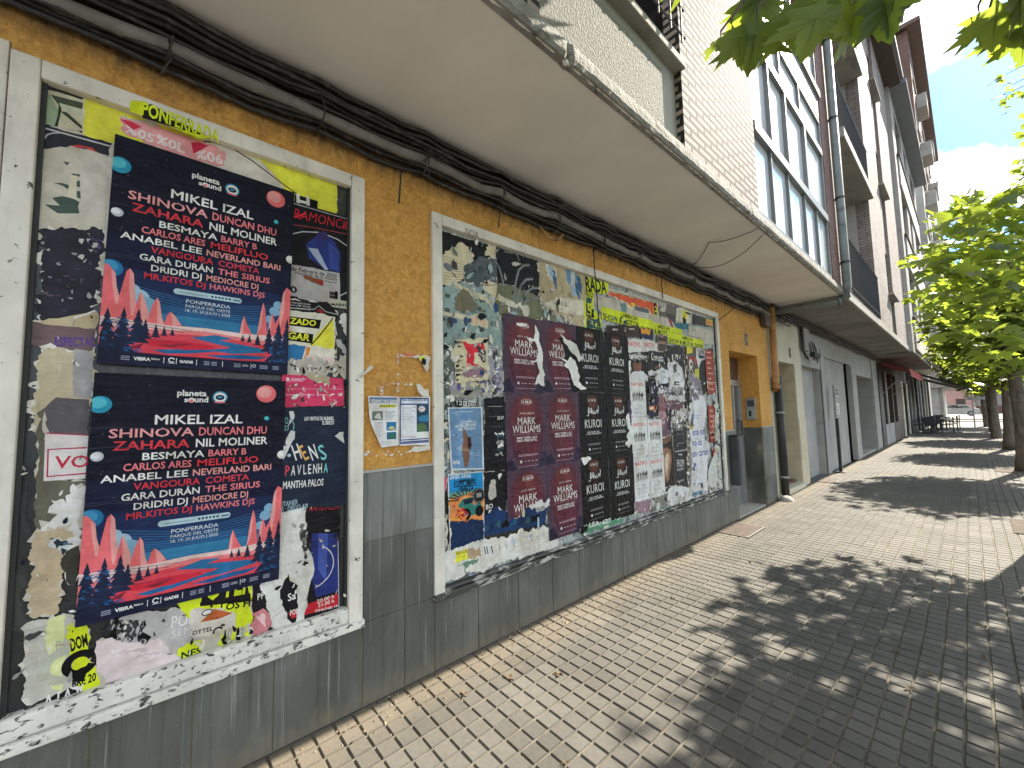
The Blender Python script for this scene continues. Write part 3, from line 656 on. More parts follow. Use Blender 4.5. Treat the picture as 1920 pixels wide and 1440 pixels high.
class Sheet:
    """a printed sheet in its own (u,v) plane, u to the right, v up; every print lies a hair above the last"""
    def __init__(s, step=0.00006): s.mb = MB(); s.w = 0.0; s.step = step
    def up(s): s.w += s.step; return s.w
    def poly(s, pts, mat): w = s.up(); s.mb.poly([(w, u, v) for u, v in pts], mat)
    def polys(s, lst, mat):
        w = s.up()
        for pts in lst: s.mb.poly([(w, u, v) for u, v in pts], mat)
    def rect(s, u0, v0, u1, v1, mat): s.poly([(u0, v0), (u1, v0), (u1, v1), (u0, v1)], mat)
    def rects(s, lst, mat): s.polys([[(a, b), (c, b), (c, d), (a, d)] for a, b, c, d in lst], mat)
    def disc(s, u, v, r, mat, n=28, ry=None): s.poly([(u+r*math.cos(2*math.pi*k/n), v+(ry or r)*math.sin(2*math.pi*k/n)) for k in range(n)], mat)
    def line(s, pts, wd, mat):
        w = s.up(); vs = []
        for i, p in enumerate(pts):
            a = Vector(pts[max(i-1, 0)]); b_ = Vector(pts[min(i+1, len(pts)-1)]); d = (b_-a).normalized(); q = Vector((-d.y, d.x))*wd/2
            vs += [(w, p[0]+q.x, p[1]+q.y), (w, p[0]-q.x, p[1]-q.y)]
        s.mb.add(vs, [(2*i, 2*i+1, 2*i+3, 2*i+2) for i in range(len(pts)-1)], mat)
    def arc(s, u, v, r, a0, a1, wd, mat, n=24, ry=None): s.line([(u+r*math.cos(R(a0+(a1-a0)*k/n)), v+(ry or r)*math.sin(R(a0+(a1-a0)*k/n))) for k in range(n+1)], wd, mat)
    def text(s, t, u0, u1, v, mat, h=None, bold=0.012, shear=0.0, space=1.0, v1=None, fit='w', up=True):
        """fits the text between u0 and u1 with its baseline from v to v1; height follows unless h is given"""
        vs, fs, (x0, x1, y0, y1) = glyphs(t, bold, shear, space)
        v1 = v if v1 is None else v1
        L_ = math.hypot(u1-u0, v1-v); k = L_/(x1-x0); ky = k if h is None else h/0.70
        a = math.atan2(v1-v, u1-u0); ca, sa = math.cos(a), math.sin(a)
        if up: s.up()
        w = s.w
        s.mb.add([(w, u0+(x-x0)*k*ca-y*ky*sa, v+(x-x0)*k*sa+y*ky*ca) for x, y in vs], fs, mat)
    def ctext(s, t, uc, v, h, mat, maxw=None, **kw):
        vs, fs, (x0, x1, y0, y1) = glyphs(t, kw.get('bold', 0.012), kw.get('shear', 0.0), kw.get('space', 1.0))
        wd = (x1-x0)*h/0.70
        if maxw: wd = min(wd, maxw)
        s.text(t, uc-wd/2, uc+wd/2, v, mat, h=h, **kw)
    def build(s, name, x, y, z, tilt=0.0, parent=None):
        o = s.mb.build(name, loc=(0, 0, 0)); o.location = (x, y, z); o.rotation_euler = (tilt, 0, 0)
        if parent: o.parent = parent
        return o

def jag(pts, amp, step=0.02, seed=0, edges=None, bias=0.0):
    """tears the outline: every edge (or the listed ones) becomes a ragged line"""
    r = random.Random(seed); out = []; n = len(pts)
    for i in range(n):
        a = Vector(pts[i]); c = Vector(pts[(i+1) % n]); out.append((a.x, a.y))
        if edges is not None and i not in edges: continue
        d = c-a; m = max(1, int(d.length/step))
        if d.length < 1e-6: continue
        q = Vector((-d.y, d.x)).normalized(); w = 0
        for k in range(1, m):
            w = 0.6*w+r.gauss(0, amp)
            p = a+d*((k+r.uniform(-0.3, 0.3))/m)+q*(w+bias); out.append((p.x, p.y))
    return out

WHT = I(222, 220, 214); OFFW = I(205, 199, 184); BEIGE = I(196, 186, 164); TAN = I(176, 162, 134); BLK = I(9, 9, 11); NAVY = I(20, 22, 44); NAVYL = I(28, 52, 96); BLUE = I(36, 104, 160)
LIME = I(205, 245, 40); YEL = I(232, 214, 70); REDP = I(205, 66, 78); SALM = I(240, 150, 146); SALD = I(226, 104, 108); TEAL = I(40, 140, 170); PGREY = I(150, 148, 146); DGREY = I(62, 62, 64); MAR = I(86, 34, 46); MARB = I(112, 40, 46); PURP = I(70, 52, 74); ORNG = I(226, 128, 50)
SKIN = I(178, 120, 92); PALEB = I(170, 196, 206); CRIM = I(200, 60, 96); GREENP = I(70, 130, 80); DTEAL = I(50, 84, 90)
c1 = crop(0, 100, 2.4); c2 = crop(0, 600, 2.4); c3 = crop(0, 1000, 2.66667); c4 = crop(780, 380, 3.2); c5 = crop(780, 700, 3.2)
d0 = crop(0, 100, 4.8); d3 = crop(500, 360, 4.5); d4 = crop(500, 640, 4.5); d5 = crop(660, 640, 6); d6 = crop(810, 840, 4.967); d7 = crop(810, 420, 5.54); d8 = crop(1040, 500, 6); e1 = crop(1160, 560, 6.5455); e2 = crop(1160, 740, 6.5455)
l1 = crop(30, 380, 4.2353); l2 = crop(30, 700, 4.2353); full = lambda x, y: (x, y)
def wp(cf, x, y, X=-0.012):
    p = on_x(*cf(x, y), X); return (p.y, p.z)
DEPTH = [0.0]
def scrap(label, cat, cf, pts, mat, name='torn_poster', amp=0.004, step=0.02, edges=None, seed=None, fringe=None, group=None, X=None, draw=None, back=None):
    """one sheet glued to the window, its outline measured on the wall plane"""
    DEPTH[0] += 0.00018
    x = (GX+0.001+DEPTH[0]) if X is None else X
    P = [wp(cf, a, c, x) for a, c in pts]
    uy = min(p[0] for p in P); uz = min(p[1] for p in P)
    seed = int(abs(uy*1000+uz*777)) if seed is None else seed
    s = Sheet(0.00002)
    loc = lambda a, c, cf_=cf: (wp(cf_, a, c, x)[0]-uy, wp(cf_, a, c, x)[1]-uz)
    Q = [(p[0]-uy, p[1]-uz) for p in P]
    if amp >= 0.003 and X is None: s.poly(jag(Q, amp*1.7, step*0.7, seed+5, edges), fringe or (FR1, FR2)[seed % 2])
    s.poly(jag(Q, amp, step*0.75, seed, edges) if amp else Q, mat)
    if draw: draw(s, loc)
    DEPTH[0] += s.w
    o = s.build(name, x, uy, uz)
    return tag(o, label, cat, group)
FR1 = I(214, 210, 200); FR2 = I(190, 184, 170)
def wtext(s, loc, t, a, b_, mat, h=None, **kw):
    p = loc(*a); q = loc(*b_); s.text(t, p[0], q[0], p[1], mat, v1=q[1], h=h, **kw)
def wpoly(s, loc, pts, mat, amp=0, step=0.015, seed=1):
    Q = [loc(*p) for p in pts]; s.poly(jag(Q, amp, step, seed) if amp else Q, mat)

# ================================================================ window 1 : older layers
G1 = 'old posters on the narrow shop window'
def dr(s, L_):
    wpoly(s, L_, [(410, 355), (450, 365), (545, 560), (500, 655), (415, 640)], I(150, 170, 140))
    wpoly(s, L_, [(455, 370), (745, 445), (745, 520), (545, 470)], I(70, 78, 62)); wpoly(s, L_, [(540, 520), (745, 690), (745, 660), (600, 530)], I(54, 66, 52))
    wpoly(s, L_, [(530, 445), (745, 505), (745, 560), (535, 500)], I(188, 192, 168)); wpoly(s, L_, [(455, 370), (530, 450), (520, 560), (490, 655), (520, 660), (555, 500)], I(48, 56, 46))
scrap('pale green poster of a curved hall, in the upper corner beside the white door frame', 'poster', d0, [(362, 300), (752, 420), (752, 700), (355, 625)], I(196, 192, 166), amp=0.0015, draw=dr, group=G1, name='poster')
def dr(s, L_):
    for k, (a, c) in enumerate(((470, 590), (540, 600), (720, 650))): pass
    w_ = [(360, 480), (500, 530), (495, 440), (600, 450)]
    wpoly(s, L_, [(380, 205), (1515, 590), (1515, 720), (1320, 660), (1180, 480), (1000, 410), (860, 390), (720, 440), (500, 400), (380, 380)], YEL, 0.002)
    wpoly(s, L_, [(1155, 470), (1510, 600), (1510, 720), (1400, 690), (1330, 610)], I(236, 222, 70))
    p = [(860, 392), (960, 400), (1050, 430), (1130, 480), (1210, 540), (1290, 600), (1360, 650), (1385, 660)]
    s.line([L_(*q) for q in p], 0.006, BLK); s.line([L_(*q) for q in [(385, 550), (430, 505), (485, 462)]], 0.008, BLK)
    s.rect(*L_(1325, 690), *L_(1430, 665), BLK)
    wtext(s, L_, 'H', (1335, 690), (1395, 705), WHT, bold=0.03)
scrap('large faded yellow and white poster with a thin black arc, behind the upper navy poster', 'poster', c1, [(375, 195), (1515, 585), (1510, 1000), (360, 1000)], I(206, 200, 186), draw=dr, group=G1, name='poster', amp=0.002)
def dr(s, L_):
    wpoly(s, L_, [(640, 235), (680, 228), (915, 368), (880, 362), (640, 290)], I(22, 24, 18)); wtext(s, L_, 'PONFERRADA', (636, 272), (985, 402), LIME, h=0.058, bold=0.03)
scrap('small lime green strip reading PONFERRADA under the top frame', 'poster', c1, [(590, 212), (640, 215), (930, 375), (900, 382), (585, 262)], LIME, draw=dr, amp=0.003, group=G1, X=0.0247)
def dr(s, L_):
    for k, (t, a, b_) in enumerate((('%05', (560, 350), (690, 405)), ('%0L', (700, 400), (830, 450)), ('%06', (880, 470), (1005, 500)))): wtext(s, L_, t, a, b_, I(236, 206, 204), bold=0.03)
    wpoly(s, L_, [(540, 295), (640, 330), (600, 345)], I(196, 48, 76), 0.003); wpoly(s, L_, [(860, 400), (940, 415), (870, 452)], I(190, 40, 70), 0.003)
scrap('torn pink discount strip with percent signs above the upper navy poster', 'poster', c1, [(540, 285), (740, 345), (930, 405), (1010, 440), (1010, 505), (900, 495), (700, 420), (560, 360)], I(216, 150, 150), draw=dr, amp=0.006, group=G1)
def dr(s, L_):
    s.line([L_(400, 672), L_(1000, 838)], 0.006, I(190, 190, 190)); s.line([L_(385, 845), L_(400, 672)], 0.005, I(190, 190, 190))
    s.line([L_(*p) for p in ((400, 770), (420, 735), (470, 718), (560, 715))], 0.005, I(170, 170, 176))
    wpoly(s, L_, [(610, 840), (690, 822), (830, 850), (870, 890), (760, 850), (690, 848)], REDP)
scrap('dark strip of a concert poster with white frame line, left edge of the narrow window', 'poster', d0, [(355, 625), (1010, 810), (985, 920), (900, 905), (700, 850), (330, 850)], I(44, 44, 52), draw=dr, amp=0.003, group=G1)
def dr(s, L_):
    for pts in (((570, 970), (630, 985), (600, 1010)), ((640, 1080), (725, 1090), (725, 1112), (660, 1100)), ((480, 1165), (620, 1185), (620, 1230), (560, 1190)), ((690, 1150), (720, 1145), (720, 1205), (690, 1200)), ((690, 1240), (720, 1238), (720, 1310), (690, 1295)), ((470, 1300), (560, 1285), (715, 1340), (715, 1440), (520, 1440), (400, 1360), (540, 1370))): wpoly(s, L_, pts, I(66, 82, 74), 0.003)
    wpoly(s, L_, [(725, 870), (975, 930), (945, 1440), (725, 1440)], I(196, 190, 180), 0.001)
    wpoly(s, L_, [(640, 1100), (690, 1100), (690, 1320), (600, 1290)], I(204, 196, 172))
scrap('big pale torn paper with grey green shreds, left of the upper navy poster', 'poster', d0, [(330, 845), (480, 850), (700, 855), (960, 925), (940, 1900), (520, 1880), (330, 1660), (295, 1560)], I(192, 186, 170), draw=dr, amp=0.004, group=G1)
def dr(s, L_):
    rg = random.Random(31)
    for k in range(26):
        x, y = rg.uniform(190, 650), rg.uniform(240, 880); w_, h_ = rg.uniform(10, 60), rg.uniform(4, 30)
        wpoly(s, L_, [(x, y), (x+w_, y+rg.uniform(-8, 8)), (x+w_*0.9, y+h_), (x+w_*0.2, y+h_*0.8)], rg.choice((I(150, 142, 150), I(70, 62, 92), I(40, 38, 48), I(92, 78, 84), I(52, 60, 80), I(190, 184, 178))), 0.004, 0.01, k)
    for k in range(14):
        x, y = rg.uniform(480, 680), rg.uniform(220, 520); wpoly(s, L_, [(x, y), (x+rg.uniform(15, 40), y+5), (x+20, y+rg.uniform(15, 50))], rg.choice((I(186, 182, 180), I(90, 78, 120), I(200, 196, 190))), 0.004, 0.01, k)
scrap('shredded near black and violet poster at mid height beside the upper navy poster', 'poster', l1, [(190, 210), (500, 215), (690, 210), (640, 860), (480, 920), (180, 950), (200, 500)], I(44, 42, 52), draw=dr, amp=0.006, step=0.012, group=G1)
def dr(s, L_):
    wpoly(s, L_, [(180, 950), (640, 860), (630, 1000), (440, 985)], I(188, 172, 140), 0.003); s.line([L_(460, 915), L_(560, 885), L_(630, 855)], 0.006, WHT)
    wtext(s, L_, 'ESPECTAC', (310, 1140), (640, 1140), I(84, 60, 130), h=0.034, bold=0.03)
scrap('dusty mauve strip with purple blurred capitals, between the shredded poster and the beige card', 'poster', l1, [(90, 945), (640, 960), (620, 1200), (180, 1140), (90, 1120)], I(112, 92, 94), draw=dr, amp=0.003, group=G1)
def dr(s, L_): wpoly(s, L_, [(460, -440), (620, -400), (600, 240), (450, 200)], I(160, 156, 156), 0.002)
def dr2(s, L_):
    wpoly(s, L_, [(460, 1160), (620, 1195), (590, 1560), (455, 1540)], I(158, 154, 156), 0.002); s.line([L_(452, 1250), L_(498, 1295)], 0.008, WHT)
scrap('blank beige cardboard with ragged left edge, above the card lettered VO', 'poster', l1, [(180, 1140), (620, 1190), (590, 1650), (300, 1600), (180, 1660), (190, 1850), (120, 1760), (160, 1500)], I(188, 176, 148), draw=dr2, amp=0.005, step=0.012, group=G1)
scrap('dark grey rounded sheet just above the card lettered VO', 'poster', l2, [(190, 300), (320, 190), (580, 210), (570, 500), (225, 475)], I(92, 88, 92), amp=0.002, group=G1)
scrap('tall olive grey strip of bare pasteboard running below the card lettered VO', 'poster', l2, [(180, 300), (225, 300), (220, 850), (560, 850), (520, 1450), (200, 1440), (150, 1200)], I(98, 96, 82), amp=0.003, group=G1)
def dr(s, L_):
    s.line([L_(235, 475), L_(575, 492)], 0.004, I(176, 50, 70))
    s.line([L_(560, 590), L_(255, 605), L_(248, 820), L_(555, 795)], 0.006, I(176, 50, 70)); wtext(s, L_, 'VO', (300, 755), (580, 742), I(190, 44, 66), bold=0.015)
scrap('white card with crimson letters VO, cut off by the lower navy poster', 'card', l2, [(232, 472), (575, 495), (550, 835), (218, 856)], I(214, 208, 206), draw=dr, name='card', amp=0, group=G1)
scrap('white torn paper with spiky edges below the card lettered VO', 'poster', l2, [(430, 900), (450, 875), (545, 890), (510, 1440), (330, 1440), (200, 1230), (270, 1180), (330, 1120), (265, 1060), (280, 1005), (400, 1030)], I(212, 210, 206), amp=0.007, step=0.014, group=G1)
scrap('tan cardboard with blue grey paint smears beside the lower navy poster', 'poster', c2, [(150, 960), (260, 930), (330, 950), (290, 1040), (275, 1200), (240, 1330), (150, 1345), (130, 1200)], I(184, 166, 138), amp=0.005, step=0.012, group=G1,
      draw=lambda s, L_: [wpoly(s, L_, [(215+k*12, 985+k*8), (330, 990+k*6), (300, 1020+k*14)], (I(80, 110, 130), I(196, 200, 204), I(40, 50, 56))[k % 3], 0.006, 0.01, k) for k in range(6)])
scrap('olive and black scrap with pale shreds under the tan cardboard', 'poster', c3, [(330, 90), (395, 60), (385, 260), (330, 240), (300, 150)], I(60, 58, 50), amp=0.005, group=G1)
def dr(s, L_):
    wpoly(s, L_, [(235, 440), (330, 410), (300, 800), (235, 740)], I(214, 226, 160), 0.004); wtext(s, L_, 'DOM', (280, 590), (380, 560), I(176, 178, 170), h=0.035, bold=0.03)
    s.arc(*L_(320, 660), 0.05, 60, 300, 0.03, I(182, 186, 170))
scrap('washed out grey and lime sheet in the bottom left corner of the narrow window', 'poster', c3, [(130, 450), (240, 430), (360, 405), (400, 480), (370, 760), (330, 800), (160, 860), (105, 830), (130, 740), (120, 560)], I(190, 188, 178), draw=dr, amp=0.005, step=0.015, group=G1)
def dr(s, L_):
    wtext(s, L_, 'DOM.', (355, 590), (450, 555), BLK, h=0.045, bold=0.04); wtext(s, L_, 'CT', (345, 500), (385, 480), LIME, h=0.03, bold=0.03)
    s.arc(*L_(400, 650), 0.035, 20, 340, 0.025, BLK); wpoly(s, L_, [(360, 700), (440, 660), (420, 740), (365, 745)], BLK, 0.003); wtext(s, L_, 'BRE 20', (360, 775), (480, 735), BLK, h=0.03, bold=0.03)
scrap('bright lime strip with black capitals standing on the sill under the lower navy poster', 'poster', c3, [(340, 470), (430, 450), (455, 520), (450, 640), (515, 740), (510, 810), (420, 830), (355, 800), (380, 700), (350, 560)], LIME, draw=dr, amp=0.004, group=G1)
scrap('black torn sheet reading A LA V along the sill corner', 'poster', c3, [(165, 925), (240, 830), (345, 770), (415, 790), (420, 840), (300, 880)], I(22, 22, 24), amp=0.004, group=G1,
      draw=lambda s, L_: wtext(s, L_, 'A LA V', (215, 880), (415, 815), WHT, h=0.045, bold=0.02))
scrap('white and grey torn poster faintly printed PON beneath the lower navy poster', 'poster', c3, [(555, 430), (760, 390), (1000, 330), (1110, 360), (1100, 500), (1050, 600), (900, 650), (700, 690), (560, 660)], I(176, 172, 170), amp=0.006, group=G1,
      draw=lambda s, L_: (wtext(s, L_, 'PON', (855, 478), (985, 445), I(214, 210, 206), h=0.05, bold=0.0), wtext(s, L_, 'SEM', (855, 525), (960, 495), I(205, 200, 196), h=0.03, bold=0.0), [wpoly(s, L_, [(560+k*14, 440+k % 3*20), (575+k*14, 430), (570+k*14, 520+k % 4*25)], (DGREY, BLK)[k % 2], 0.006, 0.01, k) for k in range(12)]))
scrap('pale pink crumpled paper resting on the sill of the narrow window', 'poster', c3, [(480, 540), (560, 520), (720, 560), (800, 520), (930, 650), (760, 700), (560, 800), (480, 690)], I(214, 198, 198), amp=0.005, group=G1,
      draw=lambda s, L_: [wpoly(s, L_, [(540+k*50, 590+k*8), (700+k*30, 560+k*10), (720+k*30, 620)], (I(222, 206, 206), I(200, 180, 184))[k % 2], 0.004, 0.01, k) for k in range(5)])
def dr(s, L_):
    wpoly(s, L_, [(1000, 300), (1100, 285), (1250, 260), (1255, 340), (1000, 365)], I(20, 20, 20)); wtext(s, L_, 'NTO FER', (900, 358), (1262, 292), LIME, h=0.105, bold=0.03, up=True)
    wtext(s, L_, 'LOS H', (1100, 390), (1250, 362), BLK, h=0.03, bold=0.03)
scrap('lime and black poster reading NTO FER hanging below the lower navy poster', 'poster', c3, [(880, 345), (1010, 310), (1258, 250), (1260, 440), (1270, 520), (1200, 540), (1100, 420), (960, 430), (900, 370)], LIME, draw=dr, amp=0.004, group=G1)
def dr(s, L_):
    wpoly(s, L_, [(1000, 445), (1070, 378), (1165, 398), (1095, 428)], I(176, 92, 50)); s.disc(*L_(1035, 395), 0.018, WHT, ry=0.011); s.arc(*L_(1035, 395), 0.018, 0, 360, 0.004, BLK, ry=0.011)
    wtext(s, L_, 'DYTEL', (962, 510), (1065, 485), BLK, bold=0.02); s.arc(*L_(1090, 490), 0.016, 20, 320, 0.007, BLK)
scrap('white sheet reading DYTEL with a brown pointed patch, above the sill', 'poster', c3, [(960, 380), (1070, 375), (1170, 395), (1180, 470), (1060, 500), (1000, 520), (955, 520)], I(206, 200, 190), draw=dr, amp=0.003, group=G1)
scrap('small lime scrap with black letters NES near the sill of the narrow window', 'poster', c3, [(890, 575), (1010, 535), (1008, 630), (930, 655), (885, 610)], LIME, amp=0.004, group=G1,
      draw=lambda s, L_: wtext(s, L_, 'NES', (905, 630), (1005, 600), I(34, 52, 22), bold=0.03))
scrap('grey bleached scrap with lime specks beside the NES scrap', 'poster', c3, [(1010, 525), (1090, 500), (1280, 450), (1290, 540), (1150, 590), (1060, 610), (1012, 620)], I(184, 182, 168), amp=0.006, group=G1,
      draw=lambda s, L_: [wpoly(s, L_, [(1090+k*22, 560-k*8), (1105+k*22, 480-k*3), (1115+k*22, 570-k*8)], (LIME, BLK, I(150, 150, 120))[k % 3], 0.004, 0.01, k) for k in range(8)])
def dr(s, L_):
    wpoly(s, L_, [(1560, 0), (1690, 0), (1690, 290), (1580, 320), (1550, 180)], I(40, 52, 118)); wpoly(s, L_, [(1590, 0), (1640, 0), (1630, 240), (1590, 180)], I(66, 84, 160))
    s.arc(*L_(1560, 170), 0.105, -80, 60, 0.005, I(200, 200, 206)); s.line([L_(1480, 455), L_(1695, 385)], 0.005, I(200, 200, 206)); s.line([L_(1690, 20), L_(1695, 385)], 0.004, I(180, 180, 190))
    wpoly(s, L_, [(1440, 400), (1520, 360), (1690, 300), (1690, 365), (1460, 425)], I(186, 36, 48)); wtext(s, L_, 'PON', (1450, 412), (1495, 398), WHT, h=0.025, bold=0.02); wtext(s, L_, 'Sa', (1440, 340), (1480, 326), WHT, h=0.035, bold=0.01); wtext(s, L_, '20.00 h', (1585, 350), (1670, 322), WHT, h=0.018); wtext(s, L_, '21.00 h', (1590, 370), (1670, 345), WHT, h=0.018)
    wtext(s, L_, 'RAMONCIN', (1545, -110), (1695, -120), I(210, 40, 60), h=0.04, bold=-0.012, shear=0.3)
    wtext(s, L_, 'ONLINE: MI', (1575, 395), (1690, 368), WHT, h=0.012); wtext(s, L_, 'PF', (1288, 335), (1320, 325), WHT, h=0.03, bold=0.0)
scrap('dark concert poster with blue figure and red band, bottom right of the narrow window', 'poster', c3, [(1260, 255), (1395, -130), (1700, -200), (1698, 395), (1480, 470), (1300, 520), (1270, 400)], I(24, 22, 26), draw=dr, amp=0.002, group=G1, name='poster')
scrap('torn pink printed scrap under the navy poster, by the white hanging shreds', 'poster', c3, [(1262, 400), (1330, 385), (1360, 450), (1330, 500), (1270, 520)], I(190, 120, 124), amp=0.006, group=G1, draw=lambda s, L_: wpoly(s, L_, [(1280, 420), (1320, 400), (1330, 470)], I(226, 180, 180), 0.004))
scrap('long white shred hanging over the blue figure poster', 'poster', c3, [(1400, -130), (1460, -170), (1520, -160), (1530, 60), (1568, 150), (1540, 300), (1510, 470), (1490, 470), (1490, 260), (1440, 200), (1400, 300), (1460, 480), (1380, 500), (1310, 245), (1390, 230)], I(206, 204, 198), amp=0.004, group=G1,
      draw=lambda s, L_: [wpoly(s, L_, [(1500+k*6, -40+k*40), (1530+k*2, -60+k*40), (1515+k*4, 60+k*35)], (I(110, 108, 104), I(60, 58, 56))[k % 2], 0.006, 0.01, k) for k in range(4)])
# right column
def dr(s, L_):
    s.line([L_(225, 95), L_(600, 205), L_(790, 255), L_(765, 940)], 0.005, I(170, 168, 172)); s.line([L_(215, 275), L_(400, 300), L_(700, 360)], 0.004, I(150, 60, 66))
    s.line([L_(*p) for p in ((210, 355), (300, 335), (440, 340))], 0.005, I(190, 190, 195)); s.line([L_(*p) for p in ((515, 365), (600, 400), (700, 470), (765, 535))], 0.005, I(190, 190, 195)); s.arc(*L_(690, 350), 0.075, -90, 60, 0.004, I(170, 170, 175)); s.line([L_(*p) for p in ((620, 875), (690, 840), (740, 790), (757, 760))], 0.005, I(180, 180, 185))
    wpoly(s, L_, [(330, 440), (460, 340), (560, 400), (625, 520), (620, 680), (490, 650), (360, 560)], I(38, 50, 112)); wpoly(s, L_, [(520, 420), (610, 500), (600, 670), (530, 640)], I(52, 66, 132)); wpoly(s, L_, [(350, 470), (430, 480), (520, 660), (490, 655), (400, 545)], I(150, 160, 182)); wpoly(s, L_, [(420, 345), (510, 340), (530, 400), (430, 400)], I(48, 40, 84), 0.004)
    wtext(s, L_, 'RAMONCIN', (230, 220), (730, 330), I(214, 40, 60), h=0.055, bold=-0.014, shear=0.25); s.line([L_(230, 215), L_(330, 180)], 0.01, I(205, 40, 60)); s.arc(*L_(700, 295), 0.03, 0, 330, 0.004, I(205, 40, 60), ry=0.02)
scrap('black concert poster with scribbled red title, in the upper right of the narrow window', 'poster', d3, [(225, 80), (790, 240), (765, 945), (620, 920), (195, 900)], I(20, 18, 22), draw=dr, amp=0.001, name='poster', group=G1)
def dr(s, L_):
    wtext(s, L_, 'de Febrero de 2025', (205, 660), (595, 725), BLK, h=0.021, bold=0.015, shear=0.2); wtext(s, L_, 'Vilaverde de la Abadia', (235, 690), (595, 750), BLK, h=0.015, bold=0.01, shear=0.2); wtext(s, L_, 'del panchito', (485, 755), (595, 775), BLK, h=0.01, shear=0.2)
    wpoly(s, L_, [(300, 705), (475, 740), (478, 795), (380, 760)], I(120, 70, 40), 0.003); wpoly(s, L_, [(420, 745), (478, 755), (478, 795)], I(150, 40, 44), 0.002)
    wtext(s, L_, '0', (203, 850), (262, 850), BLK, h=0.034, bold=0.03); s.rects([(*L_(530, 895), *L_(600, 880)), (*L_(530, 865), *L_(600, 850)), (*L_(575, 895), *L_(600, 840))], I(46, 40, 40)); s.rect(*L_(200, 895), *L_(265, 885), BLK)
    s.rect(*L_(520, 965), *L_(760, 935), I(170, 170, 150)); wtext(s, L_, 'MARIDAJES', (545, 958), (755, 970), BLK, h=0.014, bold=0.03)
scrap('grey clipping dated Febrero de 2025 glued over the red titled concert poster', 'poster', d3, [(205, 608), (615, 685), (620, 925), (380, 925), (195, 890)], I(164, 160, 158), draw=dr, amp=0.001, group=G1, name='clipping')
def dr(s, L_):
    for k in range(3): wtext(s, L_, ('y amigos Jesús Crespo', 'Piano y Mr. Novoa', 'en concierto')[k], (190, 935+k*22), (370, 955+k*22), I(190, 190, 190), h=0.01)
    s.line([L_(190, 980), L_(400, 990), L_(440, 960), L_(500, 1010), L_(605, 1035)], 0.004, I(180, 180, 180)); wpoly(s, L_, [(410, 1000), (450, 985), (490, 1030)], I(150, 40, 44), 0.003)
scrap('narrow black strip with tiny pale print above the yellow and black letters ZADO', 'poster', d3, [(190, 905), (530, 940), (610, 1050), (190, 1000)], I(22, 18, 20), draw=dr, amp=0.003, group=G1)
def dr(s, L_):
    wpoly(s, L_, [(390, 1240), (560, 1060), (575, 1300), (540, 1330), (440, 1300), (350, 1290)], YEL)
    wpoly(s, L_, [(190, 1048), (460, 1080), (445, 1155), (185, 1125)], BLK); wtext(s, L_, 'ZADO', (190, 1108), (418, 1132), I(230, 224, 60), bold=0.03, shear=0.15)
    wpoly(s, L_, [(180, 1175), (395, 1200), (385, 1280), (178, 1250)], BLK); wtext(s, L_, 'GAR', (180, 1235), (360, 1258), I(230, 224, 60), bold=0.03, shear=0.15)
    s.line([L_(375, 1290), L_(440, 1220), L_(520, 1120), L_(560, 1060)], 0.006, BLK)
    wpoly(s, L_, [(175, 1290), (330, 1300), (290, 1440), (172, 1420)], I(46, 110, 160), 0.003); wpoly(s, L_, [(330, 1310), (300, 1440), (340, 1440), (370, 1310)], I(210, 130, 60), 0.003)
    wpoly(s, L_, [(330, 1380), (560, 1400), (560, 1440), (330, 1440)], I(222, 190, 190), 0.003)
scrap('white poster with yellow on black words ZADO and GAR beside the upper navy poster', 'poster', d3, [(192, 995), (580, 1055), (575, 1530), (165, 1500)], I(212, 208, 192), draw=dr, amp=0.002, group=G1, name='poster')
scrap('black and grey shredded strip beside the yellow lettered poster, at the right frame', 'poster', d3, [(585, 1090), (620, 1040), (740, 1000), (745, 1420), (590, 1440)], I(50, 52, 54), amp=0.004, group=G1,
      draw=lambda s, L_: [wpoly(s, L_, p, m, 0.006, 0.01) for p, m in (([(620, 1040), (720, 1040), (735, 1240), (650, 1180), (610, 1090)], I(200, 196, 190)), ([(590, 1240), (700, 1330), (690, 1390), (590, 1280)], I(170, 168, 166)), ([(660, 1250), (740, 1260), (735, 1400), (700, 1390)], BLK))])
scrap('grimy grey and white paper shreds above the crimson sheet', 'poster', d4, [(165, 170), (330, 130), (560, 190), (700, 120), (735, 170), (690, 310), (560, 260), (330, 290), (165, 280)], I(176, 170, 160), amp=0.008, step=0.012, group=G1,
      draw=lambda s, L_: [wpoly(s, L_, [(190+k*26, 190+(k % 5)*14), (225+k*26, 205+(k % 3)*10), (205+k*26, 235+(k % 4)*12)], (BLK, DGREY, WHT, I(140, 130, 116))[k % 4], 0.006, 0.01, k) for k in range(18)])
def dr(s, L_):
    wtext(s, L_, 'R', (168, 338), (200, 338), WHT, bold=0.03); s.rects([(*L_(205, 318+k*9), *L_(330-k*12, 314+k*9)) for k in range(3)], I(222, 150, 170)); s.line([L_(135, 400), L_(640, 402)], 0.002, I(226, 160, 178))
    s.rects([(*L_(x, 455), *L_(x+w_, 448)) for x, w_ in ((140, 110), (310, 100), (440, 70))], I(222, 150, 170)); s.arc(*L_(290, 450), 0.008, 0, 360, 0.003, WHT); wpoly(s, L_, [(525, 465), (580, 445), (550, 440)], WHT); wpoly(s, L_, [(600, 455), (640, 430), (635, 460)], WHT)
    rg = random.Random(6)
    for k in range(16): x, y = rg.uniform(300, 640), rg.uniform(310, 530); wpoly(s, L_, [(x, y), (x+rg.uniform(4, 14), y+3), (x+5, y+rg.uniform(15, 60))], rg.choice((WHT, I(226, 170, 184))), 0.003, 0.01, k)
    wpoly(s, L_, [(330, 290), (390, 270), (530, 300), (530, 370), (400, 330)], I(168, 156, 130), 0.004)
